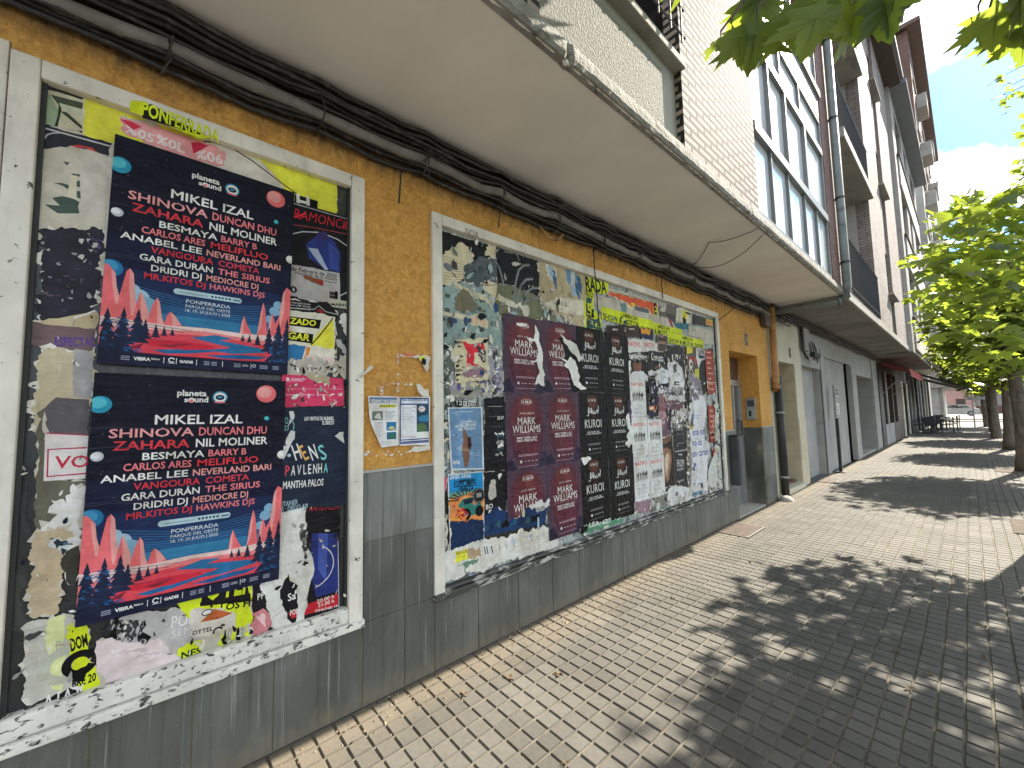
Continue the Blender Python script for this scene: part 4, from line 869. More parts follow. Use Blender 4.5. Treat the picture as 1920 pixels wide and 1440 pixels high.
scrap('crimson printed sheet with small white crest and scratches, above the dark blue concert sheet', 'poster', d4, [(132, 280), (330, 290), (650, 315), (648, 545), (115, 555)], CRIM, draw=dr, amp=0.002, group=G1, name='poster')
def dr(s, L_):
    wtext(s, L_, 'LAS VENTAS DE ALBARES,', (318, 668), (568, 664), WHT, h=0.019, bold=0.02); wtext(s, L_, 'EL BIERZO', (470, 702), (568, 700), WHT, h=0.019, bold=0.02)
    wtext(s, L_, 'CTO', (105, 705), (185, 695), I(130, 190, 190), h=0.034, bold=0.0); wtext(s, L_, '2023', (105, 755), (185, 752), I(130, 190, 190), h=0.026, bold=0.0)
    for t, a, b_, m in (('H', 245, 300, WHT), ('E', 325, 362, I(226, 170, 90)), ('N', 385, 438, WHT), ('S', 465, 515, I(120, 196, 200))): wtext(s, L_, t, (a, 1005), (b_, 985), m, h=0.08, bold=0.01)
    for t, a, b_, m in (('P', 155, 190, REDP), ('A', 205, 240, WHT), ('V', 255, 290, WHT), ('L', 310, 335, WHT), ('E', 350, 375, WHT), ('N', 390, 425, WHT), ('H', 435, 465, WHT), ('A', 480, 515, I(120, 196, 200))): wtext(s, L_, t, (a, 1135-(a-155)*0.08), (b_, 1132-(a-155)*0.08), m, h=0.05, bold=0.01)
    wtext(s, L_, 'MANTHA PALOS', (135, 1245), (478, 1215), WHT, h=0.035, bold=0.02); wtext(s, L_, 'ITAINER', (135, 1395), (262, 1372), I(170, 196, 200), h=0.024, bold=0.0); wtext(s, L_, 'R · DIEGO AM', (125, 1440), (345, 1405), I(170, 196, 200), h=0.024, bold=0.0)
    wpoly(s, L_, [(190, 590), (225, 590), (235, 640), (180, 720), (200, 650)], I(206, 208, 210), 0.002); s.line([L_(*p) for p in ((205, 650), (230, 700), (225, 750))], 0.006, I(110, 160, 160)); wpoly(s, L_, [(205, 750), (240, 760), (200, 880), (140, 1000), (80, 960), (85, 890), (170, 880)], I(205, 205, 205), 0.004); wpoly(s, L_, [(575, 800), (650, 765), (655, 860)], I(196, 196, 190), 0.004); s.disc(*L_(190, 962), 0.008, I(170, 186, 200))
scrap('dark blue concert sheet with rainbow letters HENS, right of the lower navy poster', 'poster', d4, [(105, 560), (695, 545), (665, 1370), (560, 1400), (350, 1395), (120, 1440), (90, 1000)], I(30, 38, 56), draw=dr, amp=0.002, group=G1, name='poster')

# ================================================================ festival posters (two identical)
def festival():
    s = Sheet(0.00003); H = 1.0/0.70*0.67; Wd = 0.67
    q = lambda u, v: (u*Wd, v*H)
    P = lambda pts, m: s.poly([q(*p) for p in pts], m)
    s.rect(0, 0, Wd, H, I(15, 16, 33, wear=0.05))
    P([(0, 0.56), (1, 0.56), (1, 0.4), (0, 0.4)], I(17, 22, 46, wear=0)); P([(0, 0.42), (1, 0.42), (1, 0.33), (0, 0.33)], I(24, 36, 70, wear=0)); P([(0, 0.335), (1, 0.335), (1, 0.27), (0, 0.27)], I(26, 50, 90, wear=0)); P([(0, 0.28), (1, 0.28), (1, 0.235), (0, 0.235)], I(30, 72, 114, wear=0)); P([(0, 0.24), (1, 0.24), (1, 0.19), (0, 0.19)], I(46, 110, 146, wear=0))
    for k in range(9): s.line([q(0.12, 0.24+k*0.014), q(0.5, 0.232+k*0.008), q(0.88, 0.24+k*0.014)], 0.0012, I(70, 130, 170, wear=0))
    # planets
    for u, v, r, a, b_ in ((0.033, 0.868, 0.05, TEAL, I(80, 176, 190)), (0.03, 0.41, 0.052, I(36, 110, 160), I(60, 140, 180)), (0.876, 0.93, 0.062, SALD, SALM), (0.036, 0.656, 0.028, I(176, 178, 182), I(208, 208, 210)), (0.885, 0.806, 0.016, TEAL, I(90, 190, 190)), (0.99, 0.62, 0.03, I(200, 196, 190), WHT)):
        s.poly([(max(0, min(Wd, u*Wd+r*Wd*math.cos(t))), v*H+r*Wd*math.sin(t)) for t in [k*math.pi/16 for k in range(32)]], a); s.poly([(max(0, min(Wd, u*Wd-0.18*r*Wd+r*Wd*0.72*math.cos(t))), v*H+0.2*r*Wd+r*Wd*0.66*math.sin(t)) for t in [k*math.pi/16 for k in range(32)]], b_)
    rg = random.Random(1); s.polys([[(u-0.001, v), (u, v-0.001), (u+0.001, v), (u, v+0.001)] for u, v in [(rg.uniform(0.02, 0.65), rg.uniform(0.45, 0.94)) for k in range(40)]], I(200, 205, 220, wear=0))
    # emblem : title and helmet roundel
    s.text('planeta', *[q(x, 0)[0] for x in (0.378, 0.53)], q(0, 0.912)[1], WHT, bold=0.03); s.text('s', *[q(x, 0)[0] for x in (0.415, 0.435)], q(0, 0.884)[1], WHT, h=0.02, bold=0.03); s.text('und', *[q(x, 0)[0] for x in (0.468, 0.54)], q(0, 0.884)[1], WHT, bold=0.03); s.disc(q(0.452, 0)[0], q(0, 0.892)[1], 0.011, WHT); s.disc(q(0.452, 0)[0], q(0, 0.889)[1], 0.007, SALD)
    hu, hv = q(0.604, 0.908); s.disc(hu, hv, 0.028, I(60, 140, 170)); s.disc(hu, hv, 0.022, WHT); s.disc(hu, hv-0.001, 0.017, NAVY, ry=0.012); s.disc(hu, hv, 0.010, I(70, 150, 190), ry=0.004); s.rect(hu-0.019, hv-0.026, hu+0.019, hv-0.019, SALD)
    A, B2, C2 = WHT, I(236, 120, 124), I(206, 56, 66)
    rows = [((('MIKEL', A, 0.278, 0.523), ('IZAL', A, 0.556, 0.738)), 0.784, 0.041), ((('SHINOVA', I(240, 150, 150), 0.078, 0.475), ('DUNCAN DHU', B2, 0.50, 0.888)), 0.730, 0.037), ((('ZAHARA', C2, 0.098, 0.455), ('NIL MOLINER', A, 0.487, 0.895)), 0.678, 0.037), ((('BESMAYA', A, 0.231, 0.535), ('BARRY B', B2, 0.556, 0.769)), 0.632, 0.030), ((('CARLOS ARES', B2, 0.150, 0.47), ('MELIFLUO', C2, 0.50, 0.842)), 0.590, 0.030),
            ((('ANABEL LEE', A, 0.057, 0.455), ('NEVERLAND BARI', SALM, 0.48, 0.925)), 0.548, 0.029), ((('VANGOURA', C2, 0.20, 0.52), ('COMETA', I(196, 62, 76), 0.548, 0.792)), 0.508, 0.029), ((('GARA DURÁN', A, 0.15, 0.52), ('THE SIRIUS', B2, 0.548, 0.86)), 0.467, 0.029), ((('DRIDRI DJ', A, 0.207, 0.462), ('MEDIOCRE DJ', SALM, 0.487, 0.79)), 0.426, 0.028), ((('MR.KITOS DJ', C2, 0.178, 0.485), ('HAWKINS DJS', B2, 0.508, 0.832)), 0.388, 0.027)]
    for items, v, h in rows:
        for t, m, a, b_ in items: s.text(t, a*Wd, b_*Wd, v*H, m, h=h*H, bold=0.0 if t == 'MIKEL' else 0.016); t == 'MIKEL' and [s.text(t, a*Wd+q_, b_*Wd+q_, v*H+r_, m, h=h*H, bold=0.0) for q_, r_ in ((0.0022, 0), (0.0011, 0.0012), (0.0011, -0.0012))]
    s.poly([(q(0.34, 0)[0]+0.012*math.cos(t)+(0.225 if abs(t) < math.pi/2 else 0), q(0, 0.352)[1]+0.0125*math.sin(t)) for t in [(-90+15*k)*math.pi/180 for k in range(13)]+[(90.01+15*k)*math.pi/180 if k < 6 else (-180+15*(k-6))*math.pi/180-0.001 for k in range(12)]], PALEB)
    s.text('www.planetasound.com', 0.235, 0.335, 0.352*H-0.004, NAVYL, h=0.0065)
    for k in range(6): s.disc(0.352+k*0.013, 0.352*H, 0.0045, NAVY, 12)
    s.rect(0.432, 0.352*H-0.003, 0.46, 0.352*H+0.002, NAVYL)
    s.text('PONFERRADA', 0.388*Wd, 0.63*Wd, 0.305*H, I(190, 200, 210), h=0.017*H, bold=0.015); s.text('PARQUE DEL OESTE', 0.387*Wd, 0.63*Wd, 0.284*H, I(190, 200, 210), h=0.013*H, bold=0.01); s.text('18, 19, 20 JULIO | 2025', 0.388*Wd, 0.63*Wd, 0.264*H, I(190, 200, 210), h=0.013*H, bold=0.01)
    # landscape
    for (u, v, r) in ((0.16, 0.30, 0.05), (0.20, 0.27, 0.05), (0.13, 0.33, 0.035), (0.225, 0.245, 0.035), (0.92, 0.36, 0.03), (0.90, 0.325, 0.035), (0.87, 0.28, 0.03)): s.disc(*q(u, v), r*Wd, I(150, 182, 200) if u < 0.2 else I(120, 160, 186))
    def peak(pts, lit):
        P(pts, SALD); P(lit, SALM)
    peak([(0, 0.13), (0, 0.42), (0.012, 0.425), (0.05, 0.39), (0.06, 0.33), (0.11, 0.20), (0.1, 0.13)], [(0.05, 0.39), (0.06, 0.33), (0.09, 0.25), (0.06, 0.26), (0.04, 0.34), (0.03, 0.40)])
    peak([(0.055, 0.17), (0.075, 0.30), (0.097, 0.405), (0.112, 0.42), (0.13, 0.40), (0.145, 0.30), (0.17, 0.17)], [(0.112, 0.42), (0.13, 0.40), (0.145, 0.30), (0.16, 0.2), (0.13, 0.22), (0.115, 0.33)])
    peak([(0.13, 0.17), (0.165, 0.325), (0.18, 0.31), (0.21, 0.24), (0.22, 0.17)], [(0.165, 0.325), (0.18, 0.31), (0.21, 0.24), (0.215, 0.18), (0.18, 0.2)])
    peak([(0.2, 0.17), (0.225, 0.27), (0.245, 0.31), (0.26, 0.29), (0.275, 0.22), (0.30, 0.17)], [(0.245, 0.31), (0.26, 0.29), (0.275, 0.22), (0.295, 0.175), (0.255, 0.19)])
    peak([(0.28, 0.17), (0.30, 0.24), (0.315, 0.253), (0.34, 0.235), (0.37, 0.20), (0.40, 0.17)], [(0.315, 0.253), (0.34, 0.235), (0.37, 0.2), (0.33, 0.19)])
    peak([(0.86, 0.13), (0.88, 0.22), (0.93, 0.30), (0.95, 0.43), (0.972, 0.462), (1, 0.45), (1, 0.13)], [(0.93, 0.30), (0.95, 0.43), (0.965, 0.45), (0.962, 0.33), (0.94, 0.24)])
    peak([(0.79, 0.17), (0.81, 0.30), (0.825, 0.362), (0.838, 0.33), (0.855, 0.22), (0.86, 0.17)], [(0.79, 0.17), (0.81, 0.30), (0.825, 0.36), (0.822, 0.25)])
    peak([(0.85, 0.16), (0.87, 0.27), (0.885, 0.315), (0.90, 0.28), (0.93, 0.16)], [(0.85, 0.16), (0.87, 0.27), (0.883, 0.31), (0.88, 0.2)])
    peak([(0.69, 0.18), (0.70, 0.25), (0.713, 0.28), (0.73, 0.24), (0.78, 0.17)], [(0.69, 0.18), (0.70, 0.25), (0.712, 0.275), (0.712, 0.2)])
    P([(0, 0.06), (0, 0.2), (0.3, 0.19), (0.5, 0.196), (0.72, 0.19), (1, 0.2), (1, 0.06)], I(240, 188, 184)); P([(0.0, 0.06), (0, 0.16), (0.25, 0.165), (0.5, 0.18), (0.8, 0.165), (1, 0.16), (1, 0.06)], I(226, 120, 118)); P([(0.05, 0.055), (0.1, 0.12), (0.33, 0.155), (0.55, 0.16), (0.9, 0.14), (1, 0.11), (1, 0.055)], REDP)
    P([(0.42, 0.145), (0.55, 0.168), (0.66, 0.16), (0.58, 0.145), (0.82, 0.125), (0.86, 0.105), (0.66, 0.085), (0.55, 0.09), (0.64, 0.115)], I(40, 104, 150)); P([(0.24, 0.075), (0.5, 0.098), (0.62, 0.108), (0.64, 0.1), (0.42, 0.07), (0.30, 0.062)], I(36, 96, 146)); P([(0.5, 0.068), (0.72, 0.085), (0.88, 0.083), (0.8, 0.066), (0.6, 0.058)], I(36, 88, 140))
    P([(0.15, 0.11), (0.35, 0.125), (0.55, 0.115), (0.56, 0.1), (0.40, 0.085), (0.25, 0.09)], I(196, 40, 58)); P([(0.1, 0.07), (0.2, 0.1), (0.18, 0.075)], I(120, 34, 50)); P([(0.26, 0.1), (0.42, 0.112), (0.33, 0.09)], I(130, 36, 52))
    rg = random.Random(9)
    def pine(u, v, w_, h_, m):
        out = [(u, v+h_)]; n = 5
        for k in range(n): f_ = (k+1)/n; out += [(u+w_*f_*0.5, v+h_*(1-f_)*0.98), (u+w_*f_*0.26, v+h_*(1-f_)*0.99)]
        for k in range(n-1, -1, -1): f_ = (k+1)/n; out += [(u-w_*f_*0.26, v+h_*(1-f_)*0.99), (u-w_*f_*0.5, v+h_*(1-f_)*0.98)]
        P([(max(0, min(1, a)), c) for a, c in out], m)
    for u, v, w_, h_ in ((0.03, 0.03, 0.16, 0.21), (0.10, 0.05, 0.14, 0.2), (0.165, 0.10, 0.12, 0.15), (0.20, 0.12, 0.07, 0.09), (0.25, 0.13, 0.05, 0.06), (0.29, 0.14, 0.035, 0.045), (0.33, 0.145, 0.03, 0.035), (0.93, 0.06, 0.17, 0.21), (0.985, 0.05, 0.14, 0.25), (0.87, 0.11, 0.10, 0.13), (0.80, 0.14, 0.05, 0.06), (0.75, 0.15, 0.035, 0.04), (0.71, 0.152, 0.03, 0.035)): pine(u, v, w_, h_, I(28, 36, 62))
    for k in range(46):
        left = k % 2; u = rg.uniform(0.0, 0.17) if left else rg.uniform(0.87, 0.99); v = rg.uniform(0.05, 0.2)
        P([(u, v), (u+0.03, v+0.012), (u+0.012, v+0.002), (u+0.03, v-0.008)], I(34, 96, 150) if k % 3 else I(40, 72, 124))
    P([(0, 0), (1, 0), (1, 0.062), (0.5, 0.05), (0, 0.062)], I(24, 28, 52))
    s.text('VIBRA', 0.156*Wd, 0.235*Wd, 0.024*H, WHT, bold=0.04); s.text('Mahou', 0.238*Wd, 0.278*Wd, 0.03*H, WHT, h=0.008, bold=0.02); s.text('GADIS', 0.374*Wd, 0.443*Wd, 0.025*H, WHT, bold=0.04)
    s.arc(0.335*Wd, 0.034*H, 0.009, 20, 320, 0.004, WHT); s.rect(0.318*Wd, 0.019*H, 0.352*Wd, 0.022*H, I(180, 184, 196))
    s.rects([(u*Wd, v*H, (u+w_)*Wd, (v+0.003)*H) for u, w_ in ((0.10, 0.04), (0.50, 0.03), (0.54, 0.03), (0.665, 0.04), (0.82, 0.05), (0.90, 0.04)) for v in (0.022, 0.029, 0.036)], I(150, 154, 172)); s.rects([(u*Wd, 0.018*H, (u+0.003)*Wd, 0.044*H) for u in (0.296, 0.357, 0.46, 0.6, 0.765)], WHT); s.text('LEÓN', 0.715*Wd, 0.75*Wd, 0.027*H, I(190, 192, 204), h=0.009, bold=0.02); s.arc(0.785*Wd, 0.033*H, 0.006, 0, 360, 0.003, I(190, 192, 204))
    # faint folds of the glued sheet
    for k in range(7): v = rg.uniform(0.1, 0.93); s.line([q(0.0, v), q(0.1, v+0.004), q(rg.uniform(0.2, 0.5), v-0.01)], 0.0016, I(58, 60, 78, wear=0))
    return s
fs_ = festival()
F2 = fs_.build('poster', GX+0.022, -0.205, 0.79, R(-0.9)); tag(F2, 'navy festival poster with red mountains, the lower of the identical pair', 'poster', 'navy festival posters on the narrow window')
F1 = F2.copy(); COL.objects.link(F1); F1.location = (GX+0.0262, -0.186, 1.782); F1.rotation_euler = (R(-1.1), 0, 0)
F1['label'] = 'navy festival poster with red mountains, the upper of the identical pair'

# ================================================================ leaflets on the plaster between the windows
GL = 'paper notices stuck on the ochre plaster'
XL = 0.018
def dr(s, L_):
    s.rect(*L_(200, 695), *L_(510, 632), I(96, 120, 160)); wtext(s, L_, 'VERANO MAS BAJAS', (208, 692), (508, 694), WHT, h=0.02, bold=0.03); wpoly(s, L_, [(310, 712), (495, 712), (490, 745), (308, 742)], I(224, 226, 60)); wtext(s, L_, 'BALSA DE RIO', (315, 738), (488, 738), BLK, h=0.011, bold=0.02)
    s.rect(*L_(225, 890), *L_(348, 785), I(110, 116, 110)); wpoly(s, L_, [(250, 860), (300, 800), (340, 880)], I(190, 196, 186), 0.003); s.rect(*L_(388, 1005), *L_(498, 905), I(46, 116, 160)); wpoly(s, L_, [(400, 985), (450, 950), (495, 1000)], I(200, 190, 120), 0.002); s.rect(*L_(392, 1105), *L_(496, 1018), I(44, 100, 130)); wpoly(s, L_, [(410, 1090), (440, 1030), (490, 1090)], I(60, 110, 84), 0.002)
    s.rects([(*L_(370, 795+k*14), *L_(490-(k % 3)*15, 788+k*14)) for k in range(7)]+[(*L_(245+k*3, 915+k*15), *L_(345-(k % 3)*10, 908+k*15)) for k in range(12)]+[(*L_(310, 1130+k*14), *L_(450, 1123+k*14)) for k in range(3)], I(130, 130, 140))
scrap('holiday leaflet headed VERANO with small photos, its left edge cut slanting, on the ochre plaster', 'leaflet', d5, [(182, 612), (525, 622), (525, 1170), (330, 1195), (215, 930), (195, 830)], I(224, 224, 228), name='leaflet', amp=0, X=XL, draw=dr, group=GL)
def dr(s, L_):
    s.rect(*L_(540, 1160), *L_(865, 635), I(52, 70, 120)); s.rect(*L_(552, 1148), *L_(860, 715), I(214, 216, 222)); s.rect(*L_(555, 700), *L_(850, 650), I(200, 210, 226)); wtext(s, L_, 'FERIA DE MOSTRADOR 2025', (562, 672), (845, 668), NAVYL, h=0.012, bold=0.03)
    s.rect(*L_(728, 1020), *L_(862, 715), I(44, 70, 96)); wpoly(s, L_, [(740, 860), (860, 820), (862, 900), (760, 900)], I(60, 130, 170), 0.003); wpoly(s, L_, [(730, 940), (800, 920), (860, 990), (800, 1015), (732, 1010)], I(80, 110, 70), 0.004)
    p = []; 
    for k in range(24): a = 2*math.pi*k/24; c_ = L_(785, 760); r_ = 0.028 if k % 2 else 0.018; p.append((c_[0]+r_*math.cos(a), c_[1]+r_*0.8*math.sin(a)))
    s.poly(p, WHT); wtext(s, L_, '350 €', (765, 768), (805, 768), REDP, h=0.012, bold=0.02)
    s.rects([(*L_(560, 745+k*17), *L_(715-(k*37 % 50), 738+k*17)) for k in range(15)], I(140, 140, 150)); s.rect(*L_(730, 1095), *L_(858, 1030), WHT); s.rects([(*L_(752, 1050+k*14), *L_(840, 1045+k*14)) for k in range(3)], I(130, 130, 150)); wtext(s, L_, 'turismo', (560, 1090), (715, 1088), I(180, 120, 120), h=0.02, bold=0.0)
    s.rects([(*L_(552, 1105), *L_(860, 1098)), (*L_(555, 1128), *L_(858, 1124))], I(52, 70, 120))
scrap('white leaflet with a blue border and a starburst price, touching the wide window frame', 'leaflet', d5, [(532, 628), (878, 622), (872, 1165), (535, 1172)], I(222, 224, 230), name='leaflet', amp=0, X=XL, draw=dr, group=GL)
scrap('torn white paper corner with yellow and black print above the leaflets', 'leaflet', d5, [(520, 135), (560, 150), (720, 160), (870, 165), (872, 360), (830, 330), (790, 240), (740, 180), (550, 165)], I(206, 200, 190), name='paper_remnant', amp=0.006, X=XL-0.002, group=GL,
      draw=lambda s, L_: (wpoly(s, L_, [(750, 180), (830, 180), (800, 240)], I(214, 226, 60), 0.004), wpoly(s, L_, [(790, 185), (830, 200), (820, 270), (780, 230)], BLK, 0.005), wpoly(s, L_, [(560, 142), (720, 152), (700, 165)], SALD, 0.003)))
scrap('curled white paper flap just above the starburst leaflet', 'leaflet', d5, [(725, 480), (760, 478), (800, 530), (860, 540), (868, 620), (790, 615), (740, 560)], I(214, 210, 202), name='paper_remnant', amp=0.004, X=XL+0.001, group=GL)
scrap('white paper remnant with scribble below the starburst leaflet', 'leaflet', d5, [(610, 1245), (700, 1180), (870, 1165), (875, 1225), (740, 1245)], I(218, 214, 204), name='paper_remnant', amp=0.004, X=XL-0.003, group=GL, draw=lambda s, L_: (s.line([L_(735, 1220), L_(790, 1185), L_(830, 1165), L_(815, 1195)], 0.004, I(150, 150, 120)),))
scrap('thin curled paper strip stuck across the frame at the right of the narrow window', 'leaflet', d5, [(75, 390), (215, 265), (245, 285), (110, 415)], I(200, 194, 182), name='paper_remnant', amp=0.002, X=0.034, group=GL)
rg = random.Random(21); s = Sheet(0.00002); y_, z_ = wp(d5, 130, 1300, XL)
for k in range(85):
    e = k % 4; a = rg.random()
    x, y = ((520, 140+a*460), (300+a*390, 485+rg.gauss(0, 6)), (150+a*480, 1262+rg.gauss(0, 14)), (330+rg.gauss(0, 12), 490+a*130))[e]
    p = wp(d5, x, y, XL); r_ = abs(rg.gauss(0.003, 0.003))+0.001
    s.poly([(p[0]-y_+r_*rg.uniform(0.5, 1.8)*math.cos(t), p[1]-z_+r_*rg.uniform(0.5, 1.3)*math.sin(t)) for t in (0, 1.2, 2.4, 3.6, 4.9)], (WHT, OFFW, SALM)[k % 3])
tag(s.build('paper_flecks', XL-0.0035, y_, z_), 'white flecks of old glued paper left on the ochre plaster around the leaflets', 'paper', kind='stuff')

def shreds(name, X, n, zone, seed, lb, mats, wts=None, size=(0.006, 0.03)):
    """tatters of torn posters: many small ragged flakes"""
    r = random.Random(seed); s = Sheet(0.0000012); k = 0
    y0, z0 = zone[0][0], zone[0][2]
    while k < n:
        a = r.choice(zone); cy, cz = r.uniform(a[0], a[1]), r.uniform(a[2], a[3]); ang = r.choice((0.2, 1.4, 1.57, 1.8, -0.6, 0.9))+r.gauss(0, 0.3)
        L_ = r.uniform(*size)*r.uniform(0.7, 1.8); w_ = L_*r.uniform(0.15, 0.6); ca, sa = math.cos(ang), math.sin(ang)
        Q = [(-L_, 0), (-L_*0.4, -w_), (L_*0.3, -w_*0.7), (L_, -w_*0.1), (L_*0.5, w_*0.6), (-L_*0.3, w_)]
        s.poly(jag([(cy-y0+(u*ca-v*sa), cz-z0+(u*sa+v*ca)) for u, v in Q], 0.0018, 0.006, r.randrange(9999)), r.choice(mats)); k += 1
    return tag(s.build(name, X, y0, z0), lb, 'paper', kind='stuff')
shreds('paper_shreds', GX+0.0185, 130, [(-0.36, -0.2, 0.6, 2.2), (-0.33, 0.5, 0.56, 0.80), (0.49, 0.78, 1.6, 1.85), (0.5, 0.78, 0.58, 1.1)], 3, 'small torn paper flakes and scraped spots around the posters of the narrow window', (WHT, OFFW, BLK, DGREY, PGREY, TAN, NAVY), size=(0.004, 0.014))
# ================================================================ window 2 : older layers
DEPTH[0] = 0.0
G2 = 'old posters on the wide shop window'
rg = random.Random(77)
CREAMP = I(206, 196, 164); TEALR = I(150, 172, 172); TEALD = I(92, 116, 116)
scrap('black pasted sheet filling the top left corner of the wide window', 'poster', d7, [(45, 60), (665, 235), (665, 640), (300, 720), (60, 700)], I(28, 30, 30), amp=0.003, group=G2)
def dr(s, L_):
    for k in range(9): s.line([L_(110+k*3, 330+k*34), L_(240, 372+k*30), L_(330, 400+k*24)], 0.0022, I(120, 92, 70))
    wpoly(s, L_, [(115, 415), (260, 440), (270, 480), (130, 460)], I(110, 116, 120), 0.006)
scrap('cream torn paper shaped like a hand, at the top left of the wide window', 'poster', d7, [(110, 320), (190, 260), (255, 245), (265, 210), (320, 195), (380, 240), (385, 290), (430, 310), (430, 370), (330, 470), (310, 600), (200, 640), (110, 640), (100, 440), (75, 400)], CREAMP, amp=0.005, draw=dr, group=G2, step=0.015)
scrap('small cream scrap right under the top frame of the wide window', 'poster', d7, [(580, 235), (665, 225), (668, 360), (545, 330)], CREAMP, amp=0.006, group=G2)
def dr(s, L_):
    for k in range(40):
        x, y = rg.uniform(120, 690), rg.uniform(640, 1180); m = rg.choice((TEALR, TEALD, I(176, 188, 184), I(110, 110, 92), I(60, 72, 70), I(186, 180, 160)))
        wpoly(s, L_, [(x, y), (x+rg.uniform(15, 70), y+rg.uniform(-20, 20)), (x+rg.uniform(20, 60), y+rg.uniform(15, 60)), (x-rg.uniform(0, 15), y+rg.uniform(15, 50))], m, 0.009, 0.01, k)
    for k in range(14):
        x, y = 200+k*32, 600+k*14; wpoly(s, L_, [(x, y), (x+14, y-4), (x+60+rg.uniform(0, 60), y+rg.uniform(70, 150)), (x+40, y+70)], rg.choice((CREAMP, I(190, 186, 172), I(170, 166, 150))), 0.003, 0.01, k)
    for x, y in ((160, 745), (160, 895), (110, 985), (230, 1000), (490, 880), (400, 895), (335, 1100)): s.disc(*L_(x, y), 0.022, I(78, 88, 78), ry=0.016)
    wpoly(s, L_, [(290, 690), (380, 700), (470, 860), (380, 920), (260, 900), (230, 780)], I(112, 108, 88), 0.008)
scrap('mottled teal and grey paste stained sheet below the cream hand shaped paper', 'poster', d7, [(110, 650), (320, 600), (520, 640), (660, 900), (720, 960), (720, 1440), (600, 1440), (100, 1440), (60, 940)], I(136, 156, 152), amp=0.008, draw=dr, group=G2)
def dr(s, L_):
    for k in range(8): wpoly(s, L_, [(420+k*28, 420+k*18), (480+k*24, 400+k*22), (500+k*22, 440+k*20), (440+k*20, 470+k*14)], rg.choice((I(96, 104, 110), I(70, 76, 82), I(150, 158, 158))), 0.008, 0.01, k)
scrap('dark smoky blue torn picture between the cream scraps and the chalk arcs', 'poster', d7, [(330, 460), (440, 380), (560, 355), (665, 370), (670, 600), (540, 590), (470, 660), (340, 590)], I(84, 92, 98), amp=0.008, draw=dr, group=G2)
scrap('cream scrap with a dark crease line beside the long white paper strip', 'poster', d7, [(530, 605), (600, 590), (678, 625), (665, 770), (540, 690)], CREAMP, amp=0.004, group=G2, draw=lambda s, L_: s.line([L_(540, 640), L_(675, 632)], 0.004, I(60, 56, 50)))
def dr(s, L_):
    for x, y in ((410, 1000), (260, 1010)): wpoly(s, L_, [(x-80, y-20), (x, y-20), (x, y+20), (x-80, y+30)], I(60, 76, 110), 0.008, 0.01)
    wtext(s, L_, '15-16', (418, 1030), (560, 1050), I(214, 150, 110), h=0.04, bold=0.02)
scrap('cream strip with orange figures running along a ledge of old paste', 'poster', d7, [(80, 905), (330, 940), (580, 990), (580, 1085), (480, 1050), (400, 1045), (400, 1000), (90, 940)], I(200, 192, 166), amp=0.003, draw=dr, group=G2)
OLIVE = I(112, 116, 88)
scrap('dark window sheet with grey chalk arcs at the top of the wide window', 'poster', d7, [(668, 240), (1110, 390), (1115, 760), (680, 640)], I(24, 26, 28), amp=0.001, group=G2, draw=lambda s, L_: (s.line([L_(750, 285), L_(800, 300), L_(860, 300), L_(890, 330), L_(905, 385)], 0.006, I(160, 160, 156)), wpoly(s, L_, [(825, 410), (880, 395), (930, 415), (870, 440)], I(196, 192, 184), 0.004)))
scrap('olive translucent sheet with painted grey arcs just above the first maroon poster', 'poster', d7, [(680, 620), (830, 640), (1115, 760), (1140, 880), (1290, 960), (1290, 1010), (720, 960), (660, 800)], OLIVE, amp=0.003, group=G2,
      draw=lambda s, L_: [wpoly(s, L_, [(650+k*60, 820), (700+k*60, 830), (690+k*60, 900), (640+k*60, 880)], (I(40, 70, 120), OLIVE, I(130, 134, 104))[k % 3], 0.008, 0.01, k) for k in range(6)])
def dr(s, L_):
    for a, pts in enumerate((((835, 950), (845, 760), (870, 600), (900, 480), (950, 430), (1015, 425)), ((865, 940), (890, 740), (930, 630), (980, 575), (1050, 570)), ((900, 900), (940, 770), (990, 700), (1040, 668), (1105, 665)), ((940, 880), (980, 800), (1040, 770), (1110, 765)), ((745, 640), (725, 540), (690, 430), (650, 380)))):
        s.line([L_(*p) for p in pts], 0.022, I(104, 112, 112)); s.line([L_(p[0]+2, p[1]+3) for p in pts], 0.006, I(136, 144, 144))
scrap('fan of painted grey arcs smeared over the dark sheet under the top frame', 'graffiti', d7, [(836, 945), (846, 945), (846, 955), (836, 955)], I(104, 112, 112), amp=0, name='painted_arcs', group=None, draw=dr)
scrap('long creamy white paper strip stuck slanting across the painted arcs', 'poster', d7, [(680, 725), (865, 815), (858, 875), (660, 785)], I(204, 198, 176), amp=0.002, group=G2)
scrap('little crumpled white scrap under the painted arcs', 'poster', d7, [(890, 830), (920, 810), (950, 850), (1000, 850), (1010, 880), (980, 960), (960, 960), (930, 890)], I(206, 202, 186), amp=0.006, group=G2)
def dr(s, L_):
    for k in range(14): x = 770+rg.uniform(0, 200); y = 370+(x-770)*0.35+rg.uniform(-30, 60); wpoly(s, L_, [(x, y), (x+22, y+10), (x+30, y+60+rg.uniform(0, 60)), (x+10, y+70)], rg.choice((I(90, 140, 180), I(150, 176, 196), I(60, 96, 130), I(200, 200, 196))), 0.006, 0.01, k)
    wtext(s, L_, '15 :2.', (860, 612), (910, 625), BLK, h=0.03, bold=0.02); wtext(s, L_, 'www', (862, 640), (885, 645), BLK, h=0.014)
    wpoly(s, L_, [(770, 610), (850, 570), (1010, 590), (1010, 680), (900, 665)], I(206, 200, 182), 0.005)
    wtext(s, L_, '15 :2.', (860, 612), (910, 625), BLK, h=0.03, bold=0.02); wtext(s, L_, 'www', (862, 640), (885, 645), BLK, h=0.014)
